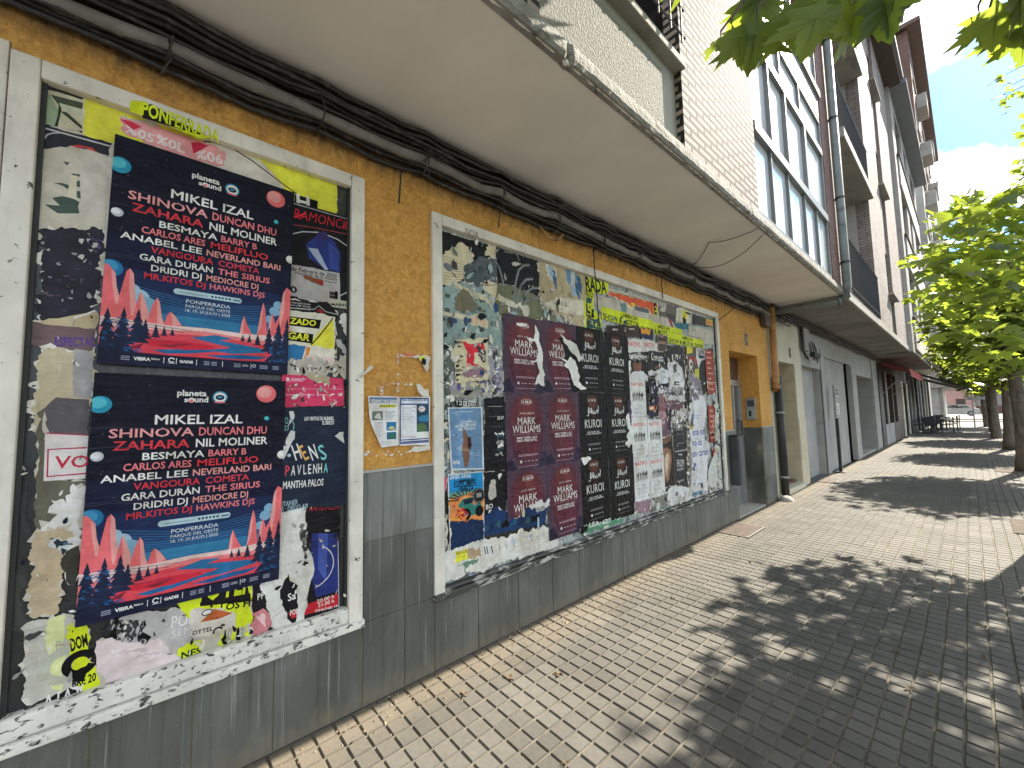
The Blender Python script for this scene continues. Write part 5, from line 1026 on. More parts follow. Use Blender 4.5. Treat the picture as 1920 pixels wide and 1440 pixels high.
scrap('tan torn paper with blue shreds, left of the lime RADA sheet', 'poster', c4, [(735, 355), (800, 370), (1020, 430), (1020, 750), (950, 745), (900, 690), (770, 640), (740, 520)], I(178, 164, 132), amp=0.006, draw=dr, group=G2, fringe=I(206, 200, 184))
def dr(s, L_):
    wtext(s, L_, 'RADA', (352, 262), (588, 302), BLK, h=0.125, bold=0.03); wtext(s, L_, 'NTO', (358, 345), (432, 355), BLK, h=0.07, bold=0.03); wpoly(s, L_, [(355, 350), (420, 360), (400, 470), (352, 470)], DTEAL, 0.003); wpoly(s, L_, [(355, 470), (440, 480), (440, 570), (355, 560)], BLK); wtext(s, L_, '15', (330, 548), (425, 562), LIME, h=0.12, bold=0.03)
    wpoly(s, L_, [(360, 580), (500, 600), (540, 710), (365, 690)], DTEAL, 0.004)
    for k in range(10): wpoly(s, L_, [(380+k*14, 590+k*8), (394+k*14, 590+k*8), (390+k*14, 640+k*7), (376+k*14, 630+k*7)], (LIME, BLK, I(120, 160, 60))[k % 3], 0.005, 0.01, k)
scrap('lime sheet with big black letters RADA, at the top middle of the wide window', 'poster', d8, [(350, 115), (605, 190), (600, 310), (440, 290), (440, 480), (520, 580), (545, 715), (340, 690)], LIME, draw=dr, amp=0.003, group=G2)
def dr(s, L_):
    wpoly(s, L_, [(610, 285), (1150, 415), (1155, 545), (1090, 540), (1060, 480), (900, 430), (870, 460), (820, 400), (720, 370), (690, 340), (615, 320)], I(240, 92, 60), 0.004)
    for k in range(40): wpoly(s, L_, [(610+k*13.6, 262+k*3.5), (616+k*13.6, 264+k*3.5), (616+k*13.6, 280+k*3.5), (610+k*13.6, 278+k*3.5)], BLK)
    wpoly(s, L_, [(860, 410), (910, 415), (900, 440), (870, 460)], I(240, 200, 60), 0.004); wpoly(s, L_, [(1000, 460), (1060, 470), (1050, 490)], I(240, 200, 60), 0.004); wpoly(s, L_, [(1110, 450), (1155, 460), (1155, 545), (1115, 540)], I(236, 214, 60), 0.003); wtext(s, L_, 'E', (1120, 530), (1150, 536), BLK, h=0.12, bold=0.03)
    wpoly(s, L_, [(900, 440), (1055, 480), (1060, 530), (900, 490)], I(96, 96, 98), 0.004)
scrap('torn red and yellow poster with a film strip border under the top frame', 'poster', d8, [(610, 250), (1155, 400), (1160, 555), (1000, 525), (800, 480), (680, 350), (605, 320)], I(214, 206, 180), draw=dr, amp=0.003, group=G2)
STC = I(188, 184, 172)
for k, (pts, lb) in enumerate((([(445, 310), (720, 375), (805, 400), (810, 580), (520, 520), (455, 420)], 'blank grey beige torn sheet below the lime RADA letters'), ([(812, 465), (1190, 560), (1190, 675), (812, 590)], 'blank grey beige sheet under the torn red poster'), ([(1195, 560), (1300, 590), (1400, 720), (1195, 685)], 'pale sheet with a red fold beside the blue folded triangle'), ([(1505, 660), (1780, 720), (1780, 880), (1650, 860), (1640, 800), (1505, 770)], 'blank pale sheet near the top right corner above the last lime strip'))):
    scrap(lb, 'poster', d8, pts, STC, amp=0.002, group=G2, draw=(lambda s, L_: wpoly(s, L_, [(730, 420), (805, 410), (808, 575), (770, 560)], I(110, 134, 140), 0.004)) if k == 0 else (lambda s, L_: wpoly(s, L_, [(1270, 580), (1310, 600), (1340, 700), (1330, 715)], I(150, 50, 58), 0.002)) if k == 2 else None)
scrap('grey curled photo page under the frame, right of the torn red poster', 'poster', d8, [(1180, 470), (1250, 415), (1390, 455), (1365, 640), (1300, 590), (1200, 560)], I(104, 100, 98), amp=0.003, group=G2, draw=lambda s, L_: (wpoly(s, L_, [(1180, 480), (1255, 420), (1245, 505), (1215, 510)], I(196, 192, 184)), wpoly(s, L_, [(1250, 520), (1360, 560), (1350, 620), (1280, 590)], I(70, 68, 68), 0.006)))
scrap('blue folded triangle of paper beneath the yellow photo sheet', 'poster', d8, [(1350, 640), (1500, 640), (1490, 700), (1410, 720)], I(52, 112, 128), amp=0.002, group=G2)
scrap('white and yellow photo sheet with a standing figure, near the top right corner', 'poster', d8, [(1370, 470), (1430, 450), (1545, 520), (1540, 640), (1440, 640), (1365, 610)], I(206, 206, 190), amp=0.002, group=G2, draw=lambda s, L_: (wpoly(s, L_, [(1440, 480), (1500, 510), (1480, 600), (1430, 590)], I(224, 212, 80), 0.003), wpoly(s, L_, [(1440, 570), (1478, 590), (1480, 640), (1445, 640)], BLK, 0.003), s.disc(*L_(1460, 560), 0.02, SKIN), wpoly(s, L_, [(1470, 505), (1530, 525), (1530, 545), (1470, 525)], BLK)))
scrap('dark grey photo strip with yellow corner, top right corner of the wide window', 'poster', d8, [(1545, 530), (1780, 600), (1778, 680), (1545, 645)], I(64, 64, 64), amp=0.001, group=G2, draw=lambda s, L_: (wpoly(s, L_, [(1700, 590), (1775, 615), (1775, 675), (1700, 655)], I(206, 150, 90)), s.line([L_(1700, 588), L_(1778, 612), L_(1778, 675)], 0.012, I(226, 222, 60))))
# lime strips of the motor show : three alike
def strip():
    s = Sheet(0.00002); Ls = 0.95; s.poly(jag([(0, 0), (Ls, 0.0), (Ls, 0.125), (0, 0.125)], 0.003, 0.02, 4), LIME); s.text('AMERICAN', 0.36, 0.64, 0.075, I(28, 50, 20), h=0.042, bold=0.03); s.text('SHOW & MOTOR SHOW', 0.02, 0.93, 0.008, I(28, 50, 20), h=0.052, bold=0.03); return s
p0 = wp(d8, 520, 590); p1 = wp(d8, 960, 655); 
st = None
for k, (x, y, lb) in enumerate(((525, 590, 'lime strip of letters, first of three in the row, partly under the dark small posters'), (960, 727, 'lime strip reading AMERICAN, in the middle of the row of three'), (1270, 855, 'lime strip reading AMERICAN, last of three, by the right frame'))):
    q = wp(d8, x, y); xx = GX+0.001+DEPTH[0]+0.0004*(k+1)
    if st is None: st = strip().build('lime_strip', xx, q[0], q[1], R(-0.5))
    else: st = st.copy(); COL.objects.link(st); st.location = (xx, q[0], q[1]); st.rotation_euler = (R((-0.5, 0.8, 0.4)[k]), 0, 0)
    tag(st, lb, 'poster', 'lime motor show strips')
DEPTH[0] += 0.0022
# left column, mid height
def dr(s, L_):
    for k in range(9): wpoly(s, L_, [(240, 830+k*28), (290-(k % 3)*14, 838+k*28), (240, 850+k*28)], BLK if k % 2 else I(120, 110, 96), 0.003)
    wpoly(s, L_, [(275, 835), (330, 850), (400, 840), (410, 900), (350, 900), (345, 960), (380, 980), (300, 985), (310, 900)], I(206, 44, 60), 0.004); wpoly(s, L_, [(360, 860), (420, 890), (415, 960), (370, 900)], I(70, 48, 46), 0.006); wpoly(s, L_, [(270, 1040), (320, 1000), (400, 990), (420, 1010), (400, 1050)], I(140, 110, 120), 0.005); s.disc(*L_(395, 1020), 0.02, I(40, 60, 110))
scrap('cream torn poster with a red figure, left of the first maroon poster', 'poster', c4, [(235, 820), (430, 810), (435, 1060), (240, 1090)], CREAMP, draw=dr, amp=0.003, group=G2)
def dr(s, L_):
    for k in range(12): wpoly(s, L_, [(150+k*30, 1075+(k % 4)*12), (180+k*30, 1080), (175+k*30, 1130), (155+k*30, 1140)], rg.choice((I(96, 80, 140), I(140, 120, 170), WHT, I(120, 130, 120), I(196, 190, 160))), 0.008, 0.01, k)
scrap('violet and white shredded band above the blue yoga poster', 'poster', c4, [(145, 1130), (230, 1090), (420, 1080), (520, 1100), (520, 1140), (400, 1150), (240, 1165)], I(150, 150, 140), draw=dr, amp=0.008, group=G2)
scrap('grey speckled shreds along the left frame of the wide window', 'poster', c4, [(130, 860), (200, 840), (215, 1100), (190, 1250), (180, 1440), (140, 1440)], I(92, 100, 94), amp=0.008, group=G2, draw=lambda s, L_: [wpoly(s, L_, [(145+(k*37 % 50), 870+k*22), (175+(k*23 % 30), 880+k*22), (165+(k*17 % 30), 905+k*22)], (BLK, WHT, I(150, 160, 150), I(60, 70, 66))[k % 4], 0.008, 0.01, k) for k in range(26)])
scrap('white grey shreds standing just left of the maroon posters', 'poster', c4, [(435, 860), (510, 880), (525, 1130), (440, 1120)], I(150, 152, 154), amp=0.008, group=G2, draw=lambda s, L_: [wpoly(s, L_, [(440+(k*29 % 60), 880+k*14), (470+(k*31 % 50), 890+k*14), (450+(k*13 % 40), 925+k*14)], (WHT, DGREY, I(120, 110, 150))[k % 3], 0.008, 0.01, k) for k in range(17)])
scrap('black scrap reading DE JULIO above the blue yoga poster', 'poster', c5, [(235, 160), (290, 160), (365, 175), (360, 200), (240, 195)], BLK, amp=0.004, group=G2, draw=lambda s, L_: wtext(s, L_, 'Y 23 DE JULIO', (240, 190), (358, 196), WHT, h=0.032, bold=0.02))
scrap('black torn poster half hidden behind the maroon posters, right of the yoga poster', 'poster', c5, [(410, 150), (530, 135), (545, 585), (408, 590)], I(20, 20, 22), amp=0.003, group=G2,
      draw=lambda s, L_: (wtext(s, L_, '25.07', (488, 278), (528, 274), WHT, h=0.022), s.rects([(*L_(430+k*7, 200+k*60), *L_(520, 197+k*60)) for k in range(3)], I(170, 170, 170)), [wpoly(s, L_, [(470+(k*13 % 30), 360+k*18), (520, 345+k*18), (525, 372+k*17), (490, 380+k*17)], (WHT, DTEAL, BLK, PGREY)[k % 4], 0.007, 0.01, k) for k in range(8)]))
scrap('black poster with a pale torn face and white letters BO, right of the car poster', 'poster', c5, [(408, 595), (545, 580), (560, 700), (540, 800), (525, 840), (410, 880)], I(22, 22, 24), amp=0.003, group=G2,
      draw=lambda s, L_: (wpoly(s, L_, [(450, 640), (480, 650), (482, 740), (450, 760), (438, 700)], I(176, 172, 164), 0.006), wpoly(s, L_, [(490, 610), (515, 600), (500, 640)], WHT, 0.005), wtext(s, L_, 'BO', (420, 818), (462, 808), WHT, bold=0.01), wtext(s, L_, 'S', (470, 828), (490, 824), WHT, h=0.02), [s.disc(*L_(500+k*9, 815+k*3), 0.006, PGREY) for k in range(4)]))
scrap('deep blue and black torn sheet at the foot of the left maroon column', 'poster', c5, [(410, 860), (480, 800), (540, 830), (620, 780), (740, 760), (780, 800), (785, 930), (600, 960), (400, 1000), (330, 1010), (200, 1070), (205, 900), (330, 900)], I(26, 52, 92), amp=0.006, group=G2,
      draw=lambda s, L_: (wpoly(s, L_, [(200, 1020), (330, 1000), (500, 960), (780, 900), (785, 940), (600, 985), (205, 1080)], I(46, 44, 42), 0.004), wpoly(s, L_, [(580, 800), (620, 785), (625, 860), (590, 870)], CREAMP, 0.004), wpoly(s, L_, [(632, 782), (655, 778), (652, 860), (638, 862)], CREAMP, 0.003), [wpoly(s, L_, [(330+k*45, 960-k*9), (365+k*45, 900-k*7), (390+k*44, 950-k*9)], (BLK, I(30, 86, 110), I(24, 40, 76), DTEAL)[k % 4], 0.008, 0.01, k) for k in range(9)], s.rect(*L_(730, 932), *L_(738, 862), I(170, 200, 214)), wpoly(s, L_, [(700, 790), (770, 765), (775, 800), (720, 830)], I(150, 150, 150), 0.008)))
scrap('cream rounded scrap at the right edge of the car poster', 'poster', c5, [(365, 815), (385, 790), (405, 840), (400, 870), (368, 880)], CREAMP, amp=0.003, group=G2)
scrap('broad whitewashed paper along the sill under the torn maroon poster', 'poster', c5, [(340, 1010), (520, 980), (790, 925), (860, 1010), (850, 1040), (600, 1110), (350, 1190), (200, 1250), (150, 1240), (145, 1090)], I(206, 204, 196), amp=0.006, group=G2,
      draw=lambda s, L_: ([s.line([L_(410+k*14, 1040-k*2), L_(418+k*14, 1085-k*2)], 0.009, I(60, 70, 90)) for k in (0, 1, 3)], [s.line([L_(500+k*42, 1030-k*9), L_(504+k*42, 1060-k*9)], 0.006, I(80, 80, 96)) for k in range(3)], [wpoly(s, L_, [(530+k*36, 1010-k*8), (560+k*36, 1000-k*8), (555+k*36, 1040-k*8)], (I(190, 190, 186), I(170, 180, 190), I(200, 196, 180))[k % 3], 0.008, 0.01, k) for k in range(9)]))
scrap('yellow scrap with tiny black capitals near the lower left corner of the wide window', 'poster', c5, [(230, 1070), (320, 1050), (310, 1115), (235, 1140)], I(224, 220, 70), amp=0.004, group=G2, draw=lambda s, L_: (wtext(s, L_, 'SALA LA 9', (238, 1090), (318, 1070), BLK, h=0.02, bold=0.02), wtext(s, L_, 'OFFER', (238, 1115), (300, 1102), I(196, 186, 50), h=0.02, bold=0.02)))
scrap('brown torn cardboard bit beside the small yellow scrap', 'poster', c5, [(320, 1050), (385, 1040), (395, 1095), (350, 1120), (310, 1110)], I(170, 148, 118), amp=0.007, group=G2)
scrap('green dripping paint scrap under the small yellow scrap', 'poster', c5, [(245, 1150), (310, 1125), (375, 1105), (365, 1140), (320, 1150), (300, 1210), (285, 1150)], I(96, 128, 110), amp=0.006, group=G2)
scrap('pink paper scrap tucked beside the left frame of the wide window', 'poster', c5, [(140, 625), (185, 620), (180, 700), (140, 750)], I(196, 84, 118), amp=0.003, group=G2)
scrap('black vertical strip left of the car poster', 'poster', c5, [(180, 710), (205, 690), (205, 1000), (190, 1060)], I(24, 24, 24), amp=0.004, group=G2)
# yoga poster, car poster
def dr(s, L_):
    wpoly(s, L_, [(198, 212), (390, 208), (400, 570), (218, 572)], I(104, 138, 172)); 
    for k in range(12): wpoly(s, L_, [(205+(k*53 % 130), 240+k*26), (260+(k*53 % 130), 232+k*26), (250+(k*53 % 130), 258+k*26)], (I(126, 156, 184), I(92, 126, 164), I(140, 164, 186))[k % 3], 0.008, 0.02, k)
    wpoly(s, L_, [(288, 305), (300, 360), (322, 390), (330, 420), (318, 455), (322, 500), (312, 560), (288, 560), (282, 500), (275, 450), (284, 400), (280, 360)], I(120, 88, 70), 0); wpoly(s, L_, [(308, 385), (328, 380), (334, 430), (325, 462), (310, 440)], I(60, 36, 30), 0); wpoly(s, L_, [(276, 440), (318, 455), (316, 470), (276, 465)], I(150, 112, 90))
    wtext(s, L_, 'yoga', (262, 306), (330, 298), WHT, h=0.03, bold=-0.005); wtext(s, L_, 'en·el·parque', (236, 326), (360, 314), WHT, h=0.024, bold=0.0); wtext(s, L_, 'del Temple', (252, 346), (356, 337), WHT, h=0.024, bold=0.0); s.rects([(*L_(235, 232), *L_(340, 228)), (*L_(220, 410), *L_(268, 406)), (*L_(330, 482), *L_(382, 478)), (*L_(330, 496), *L_(382, 492))], I(206, 214, 222)); wtext(s, L_, 'hatha', (220, 545), (262, 543), WHT, h=0.03, bold=0.01)
scrap('blue poster of a woman stretching upwards with the words en el parque', 'poster', c5, [(190, 205), (398, 203), (408, 575), (210, 582)], I(206, 212, 220), amp=0, draw=dr, name='poster', group=G2)
def dr(s, L_):
    wpoly(s, L_, [(196, 612), (400, 592), (404, 700), (200, 720)], I(30, 130, 184)); wpoly(s, L_, [(200, 720), (404, 690), (404, 800), (204, 880)], I(96, 150, 130)); wpoly(s, L_, [(200, 760), (330, 720), (404, 720), (404, 900), (205, 895)], I(222, 140, 80), 0.006); wpoly(s, L_, [(205, 890), (404, 880), (404, 1000), (330, 1015), (208, 1060)], I(24, 46, 80), 0.004)
    for k in range(7): s.line([L_(205, 640-k*3+k*0), L_(205, 640)], 0.001, WHT)
    wtext(s, L_, 'GRAN FIESTA', (205, 636), (262, 630), WHT, h=0.025, bold=0.02); wtext(s, L_, 'CARNAVAL', (270, 628), (330, 623), WHT, h=0.022, bold=0.02); wtext(s, L_, 'CAMPORRUBIO', (255, 657), (355, 645), BLK, h=0.02, bold=0.02); wtext(s, L_, 'ESPECIMEN', (228, 685), (358, 672), BLK, h=0.042, bold=0.02); wtext(s, L_, 'PAREZA', (260, 712), (345, 704), BLK, h=0.036, bold=0.02)
    wpoly(s, L_, [(255, 790), (280, 755), (340, 740), (385, 760), (395, 800), (385, 840), (300, 860), (262, 840)], I(46, 120, 112)); wpoly(s, L_, [(282, 760), (336, 745), (370, 765), (290, 790)], I(24, 40, 56)); s.disc(*L_(300, 848), 0.04, BLK); s.disc(*L_(380, 825), 0.035, BLK); s.disc(*L_(300, 848), 0.018, PGREY); s.disc(*L_(355, 770), 0.022, SKIN)
    for k in range(16): wpoly(s, L_, [(215+(k*31 % 75), 800+(k*17 % 90)), (235+(k*31 % 70), 790+(k*17 % 90)), (240+(k*31 % 70), 825+(k*17 % 80))], (REDP, ORNG, I(230, 170, 60), I(150, 40, 44))[k % 4], 0.006, 0.01, k)
    for k in range(9): a = R(40+k*16); c_ = L_(300, 760); s.line([(c_[0]+0.06*math.cos(a), c_[1]+0.03*math.sin(a)), (c_[0]+0.15*math.cos(a), c_[1]+0.075*math.sin(a))], 0.008, I(60, 28, 30))
    s.disc(*L_(377, 733), 0.05, I(24, 26, 30)); s.arc(*L_(377, 733), 0.044, 0, 360, 0.003, PGREY); wtext(s, L_, 'DESDE', (362, 730), (392, 726), WHT, h=0.012); wtext(s, L_, '22:00', (362, 744), (392, 740), WHT, h=0.014)
scrap('colourful poster of a green car with flames reading ESPECIMEN, below the yoga poster', 'poster', c5, [(190, 605), (405, 588), (410, 1000), (330, 1020), (204, 1080)], I(206, 204, 196), amp=0.001, draw=dr, name='poster', group=G2)

# repeated club posters
def maroon():
    s = Sheet(0.00004); Wd, H = 0.42, 0.594
    s.rect(0, 0, Wd, H, I(74, 55, 70)); q = lambda pts, m: s.poly([(max(0, min(1, u))*Wd, max(0, v)*H) for u, v in pts], m)
    q([(0, 0), (0, 0.13), (0.12, 0.17), (0.22, 0.06), (0.24, 0)], I(38, 32, 52)); q([(1, 0.0), (1, 0.2), (0.86, 0.22), (0.74, 0.08), (0.7, 0)], I(46, 36, 58))
    head = lambda k_, du=0, dv=0: [(0.52+du+(a-0.52)*k_, 0.55+dv+(c_-0.55)*k_) for a, c_ in ((0.5, 0.985), (0.66, 0.965), (0.80, 0.91), (0.9, 0.80), (0.94, 0.66), (0.93, 0.50), (0.90, 0.34), (0.84, 0.20), (0.76, 0.08), (0.66, 0.02), (0.5, 0.0), (0.36, 0.02), (0.24, 0.1), (0.16, 0.24), (0.09, 0.40), (0.05, 0.56), (0.06, 0.72), (0.12, 0.84), (0.22, 0.92), (0.36, 0.97))]
    for k_, du, dv, m in ((1.06, 0, 0, I(76, 52, 66)), (1.0, 0, 0, I(79, 48, 61)), (0.95, 0, 0.01, I(82, 45, 57)), (0.88, 0.0, 0.03, I(85, 43, 54)), (0.78, -0.01, 0.07, I(88, 42, 51)), (0.64, -0.02, 0.13, I(92, 43, 50)), (0.5, -0.03, 0.19, I(97, 45, 49)), (0.36, -0.03, 0.24, I(102, 47, 49)), (0.22, -0.03, 0.28, I(107, 50, 50))): q(head(k_, du, dv), m)
    q([(0.2, 0.63), (0.3, 0.66), (0.43, 0.64), (0.42, 0.60), (0.3, 0.61)], I(86, 34, 46)); q([(0.57, 0.64), (0.7, 0.66), (0.8, 0.63), (0.7, 0.61), (0.58, 0.60)], I(82, 34, 46)); q([(0.62, 0.62), (0.66, 0.5), (0.70, 0.40), (0.64, 0.36), (0.56, 0.37), (0.6, 0.44)], I(86, 36, 50)); q([(0.5, 0.27), (0.6, 0.285), (0.72, 0.28), (0.82, 0.255), (0.70, 0.215), (0.54, 0.225)], I(106, 46, 60)); q([(0.5, 0.255), (0.64, 0.26), (0.82, 0.255), (0.66, 0.245)], I(66, 28, 42)); q([(0.9, 0.6), (0.92, 0.5), (0.88, 0.3), (0.80, 0.14), (0.84, 0.4)], I(70, 34, 52)); q([(0.14, 0.44), (0.2, 0.3), (0.3, 0.16), (0.26, 0.12), (0.16, 0.26)], I(76, 36, 54))
    s.ctext('SATURDAY', 0.5*Wd, 0.90*H, 0.009, I(220, 190, 190), space=1.6); s.ctext('21.06.25', 0.5*Wd, 0.862*H, 0.02, WHT, bold=0.03, space=1.15); s.rect(0.42*Wd, 0.845*H, 0.58*Wd, 0.848*H, I(220, 190, 190))
    s.ctext('you\'re, really on', 0.5*Wd, 0.722*H, 0.016, WHT, bold=-0.005, shear=0.5); s.ctext('MARK', 0.5*Wd, 0.585*H, 0.058, WHT, maxw=0.45*Wd, bold=-0.004); s.ctext('WILLIAMS', 0.5*Wd, 0.482*H, 0.058, WHT, maxw=0.70*Wd, bold=-0.004); s.rect(0.15*Wd, 0.462*H, 0.86*Wd, 0.464*H, I(206, 170, 176))
    s.ctext('MARK TUFIÑO, LOS 5', 0.5*Wd, 0.405*H, 0.016, I(230, 214, 214), maxw=0.5*Wd, bold=0.02); s.ctext('DIEGO PÉREZ, M, PÜL', 0.5*Wd, 0.37*H, 0.016, I(230, 214, 214), maxw=0.5*Wd, bold=0.02)
    s.rects([(0.28*Wd, v*H, 0.76*Wd, (v+0.006)*H) for v in (0.20, 0.185)], I(190, 160, 176)); s.disc(0.34*Wd, 0.118*H, 0.011, WHT); s.rects([(u*Wd, 0.114*H, (u+0.05)*Wd, 0.122*H) for u in (0.42, 0.5, 0.6, 0.7)], I(214, 196, 204)); s.rect(0.27*Wd, 0.05*H, 0.78*Wd, 0.055*H, I(180, 150, 170))
    return s
GM = 'maroon club posters in two columns'
def dup(o, loc, tilt, lb, group, cat='poster'):
    c = copy_tree(o); c.location = loc; c.rotation_euler = (R(tilt), 0, 0); return tag(c, lb, cat, group)
XM = GX+0.0165
lab = ['maroon club poster with white tears at its edge, top of the left maroon column', 'maroon club poster torn open down its right side, top of the right maroon column', 'maroon club poster with a large faded face, in the middle of the left maroon column', 'maroon club poster with a large faded face, in the middle of the right maroon column', 'maroon club poster with its bottom half ripped away, lowest of the left maroon column', 'maroon club poster reaching down over the sill, at the foot of the right maroon column']
base = maroon(); mo = None
for k, (y, z, dx, t) in enumerate(((1.918, 1.712, 0, -0.5), (2.345, 1.72, 0.0004, 0.2), (1.926, 1.116, 0.0024, -0.3), (2.348, 1.126, 0.0028, 0.3), (0, 0, 0, 0), (2.350, 0.540, 0.0048, 0.6))):
    if k == 4: continue
    if mo is None: mo = base.build('club_poster', XM+dx, y, z, R(t)); tag(mo, lab[k], 'poster', GM)
    else: dup(mo, (XM+dx, y, z), t, lab[k], GM)
# the ripped one keeps only its upper half
half = maroon(); cut = lambda u: 0.29+0.035*math.sin(u*31)+0.02*math.sin(u*77+1)
mb = half.mb; nv, nf, nm = [], [], []
bm = bmesh.new()
vsb = [bm.verts.new(v) for v in mb.v]
for f, m_ in zip(mb.f, mb.m):
    try: fc = bm.faces.new([vsb[i] for i in f]); fc.material_index = m_
    except ValueError: pass
bmesh.ops.triangulate(bm, faces=bm.faces[:])
rgc = random.Random(5)
edge_pts = [(0, 0.235), (0.05, 0.262), (0.09, 0.245), (0.15, 0.285), (0.2, 0.31), (0.24, 0.29), (0.29, 0.32), (0.34, 0.335), (0.38, 0.31), (0.43, 0.34)]
res = MB(); res.mats = mb.mats
for (a, za), (c_, zc) in zip(edge_pts, edge_pts[1:]):
    b2 = bm.copy()
    d_ = Vector((0, c_-a, zc-za)); nrm = Vector((0, -d_.z, d_.y)).normalized()
    for co, no in ((Vector((0, a, 0)), Vector((0, -1, 0))), (Vector((0, c_, 0)), Vector((0, 1, 0))), (Vector((0, a, za)), -nrm)):
        bmesh.ops.bisect_plane(b2, geom=b2.verts[:]+b2.edges[:]+b2.faces[:], plane_co=co, plane_no=no, clear_outer=True)
    n0 = len(res.v); b2.verts.index_update(); res.v += [tuple(v.co) for v in b2.verts]
    for f in b2.faces: res.f.append([v.index+n0 for v in f.verts]); res.m.append(f.material_index)
    b2.free()
bm.free()
o = res.build('club_poster', loc=(0, 0, 0)); o.location = (XM+0.0046, 1.922, 0.535); tag(o, lab[4], 'poster', GM)
def flap(par, pts, mat, dx, amp=0.003, seed=1, curl=0.015):
    """a torn tongue of paper standing a little off its poster"""
    Q = jag(pts, amp, 0.012, seed); m = MB()
    cy = sum(p[0] for p in Q)/len(Q); m.poly([(dx+curl*max(0, (p[0]-cy))/0.05*0.5, p[0], p[1]) for p in Q], mat)
    f = m.build('torn_flap', loc=(0, 0, 0)); f.parent = par; return f
tops = [o_ for o_ in COL.objects if o_.name.startswith('club_poster') and o_.parent is None]
flap(tops[0], [(0.33, 0.55), (0.37, 0.49), (0.38, 0.40), (0.41, 0.33), (0.40, 0.22), (0.42, 0.16), (0.41, 0.05), (0.35, 0.08), (0.31, 0.06), (0.37, 0.16), (0.34, 0.26), (0.36, 0.34), (0.31, 0.42), (0.33, 0.49)], WHT, 0.0042, seed=3)
for pts, sd_ in (([(0.24, 0.42), (0.33, 0.44), (0.34, 0.425), (0.27, 0.40)], 2), ([(0.27, 0.245), (0.37, 0.285), (0.36, 0.26), (0.29, 0.23)], 5), ([(0.13, 0.535), (0.25, 0.545), (0.24, 0.52), (0.13, 0.515)], 7)): flap(tops[0], pts, WHT, 0.0042, 0.004, sd_, 0.006)
flap(tops[1], [(0.19, 0.46), (0.24, 0.40), (0.26, 0.30), (0.235, 0.24), (0.30, 0.18), (0.32, 0.08), (0.36, 0.0), (0.42, 0.0), (0.42, 0.47), (0.34, 0.44), (0.27, 0.47)], BLK, 0.0042, seed=11, curl=0)
flap(tops[1], [(0.21, 0.50), (0.30, 0.45), (0.36, 0.44), (0.41, 0.40), (0.44, 0.33), (0.47, 0.30), (0.42, 0.27), (0.38, 0.33), (0.33, 0.36), (0.30, 0.40), (0.25, 0.43)], WHT, 0.0048, seed=12, curl=0.02)
flap(tops[1], [(0.20, 0.29), (0.29, 0.27), (0.33, 0.31), (0.39, 0.27), (0.43, 0.14), (0.41, 0.10), (0.45, 0.06), (0.50, 0.03), (0.44, 0.02), (0.36, 0.06), (0.33, 0.14), (0.30, 0.20), (0.24, 0.23), (0.27, 0.25)], WHT, 0.0052, seed=13, curl=0.02)
flap(o, [(0.2, 0.31), (0.28, 0.32), (0.34, 0.335), (0.38, 0.31), (0.43, 0.34), (0.44, 0.28), (0.40, 0.27), (0.36, 0.29), (0.30, 0.29), (0.24, 0.28)], I(196, 194, 192), 0.0035, 0.006, 14, 0.004)
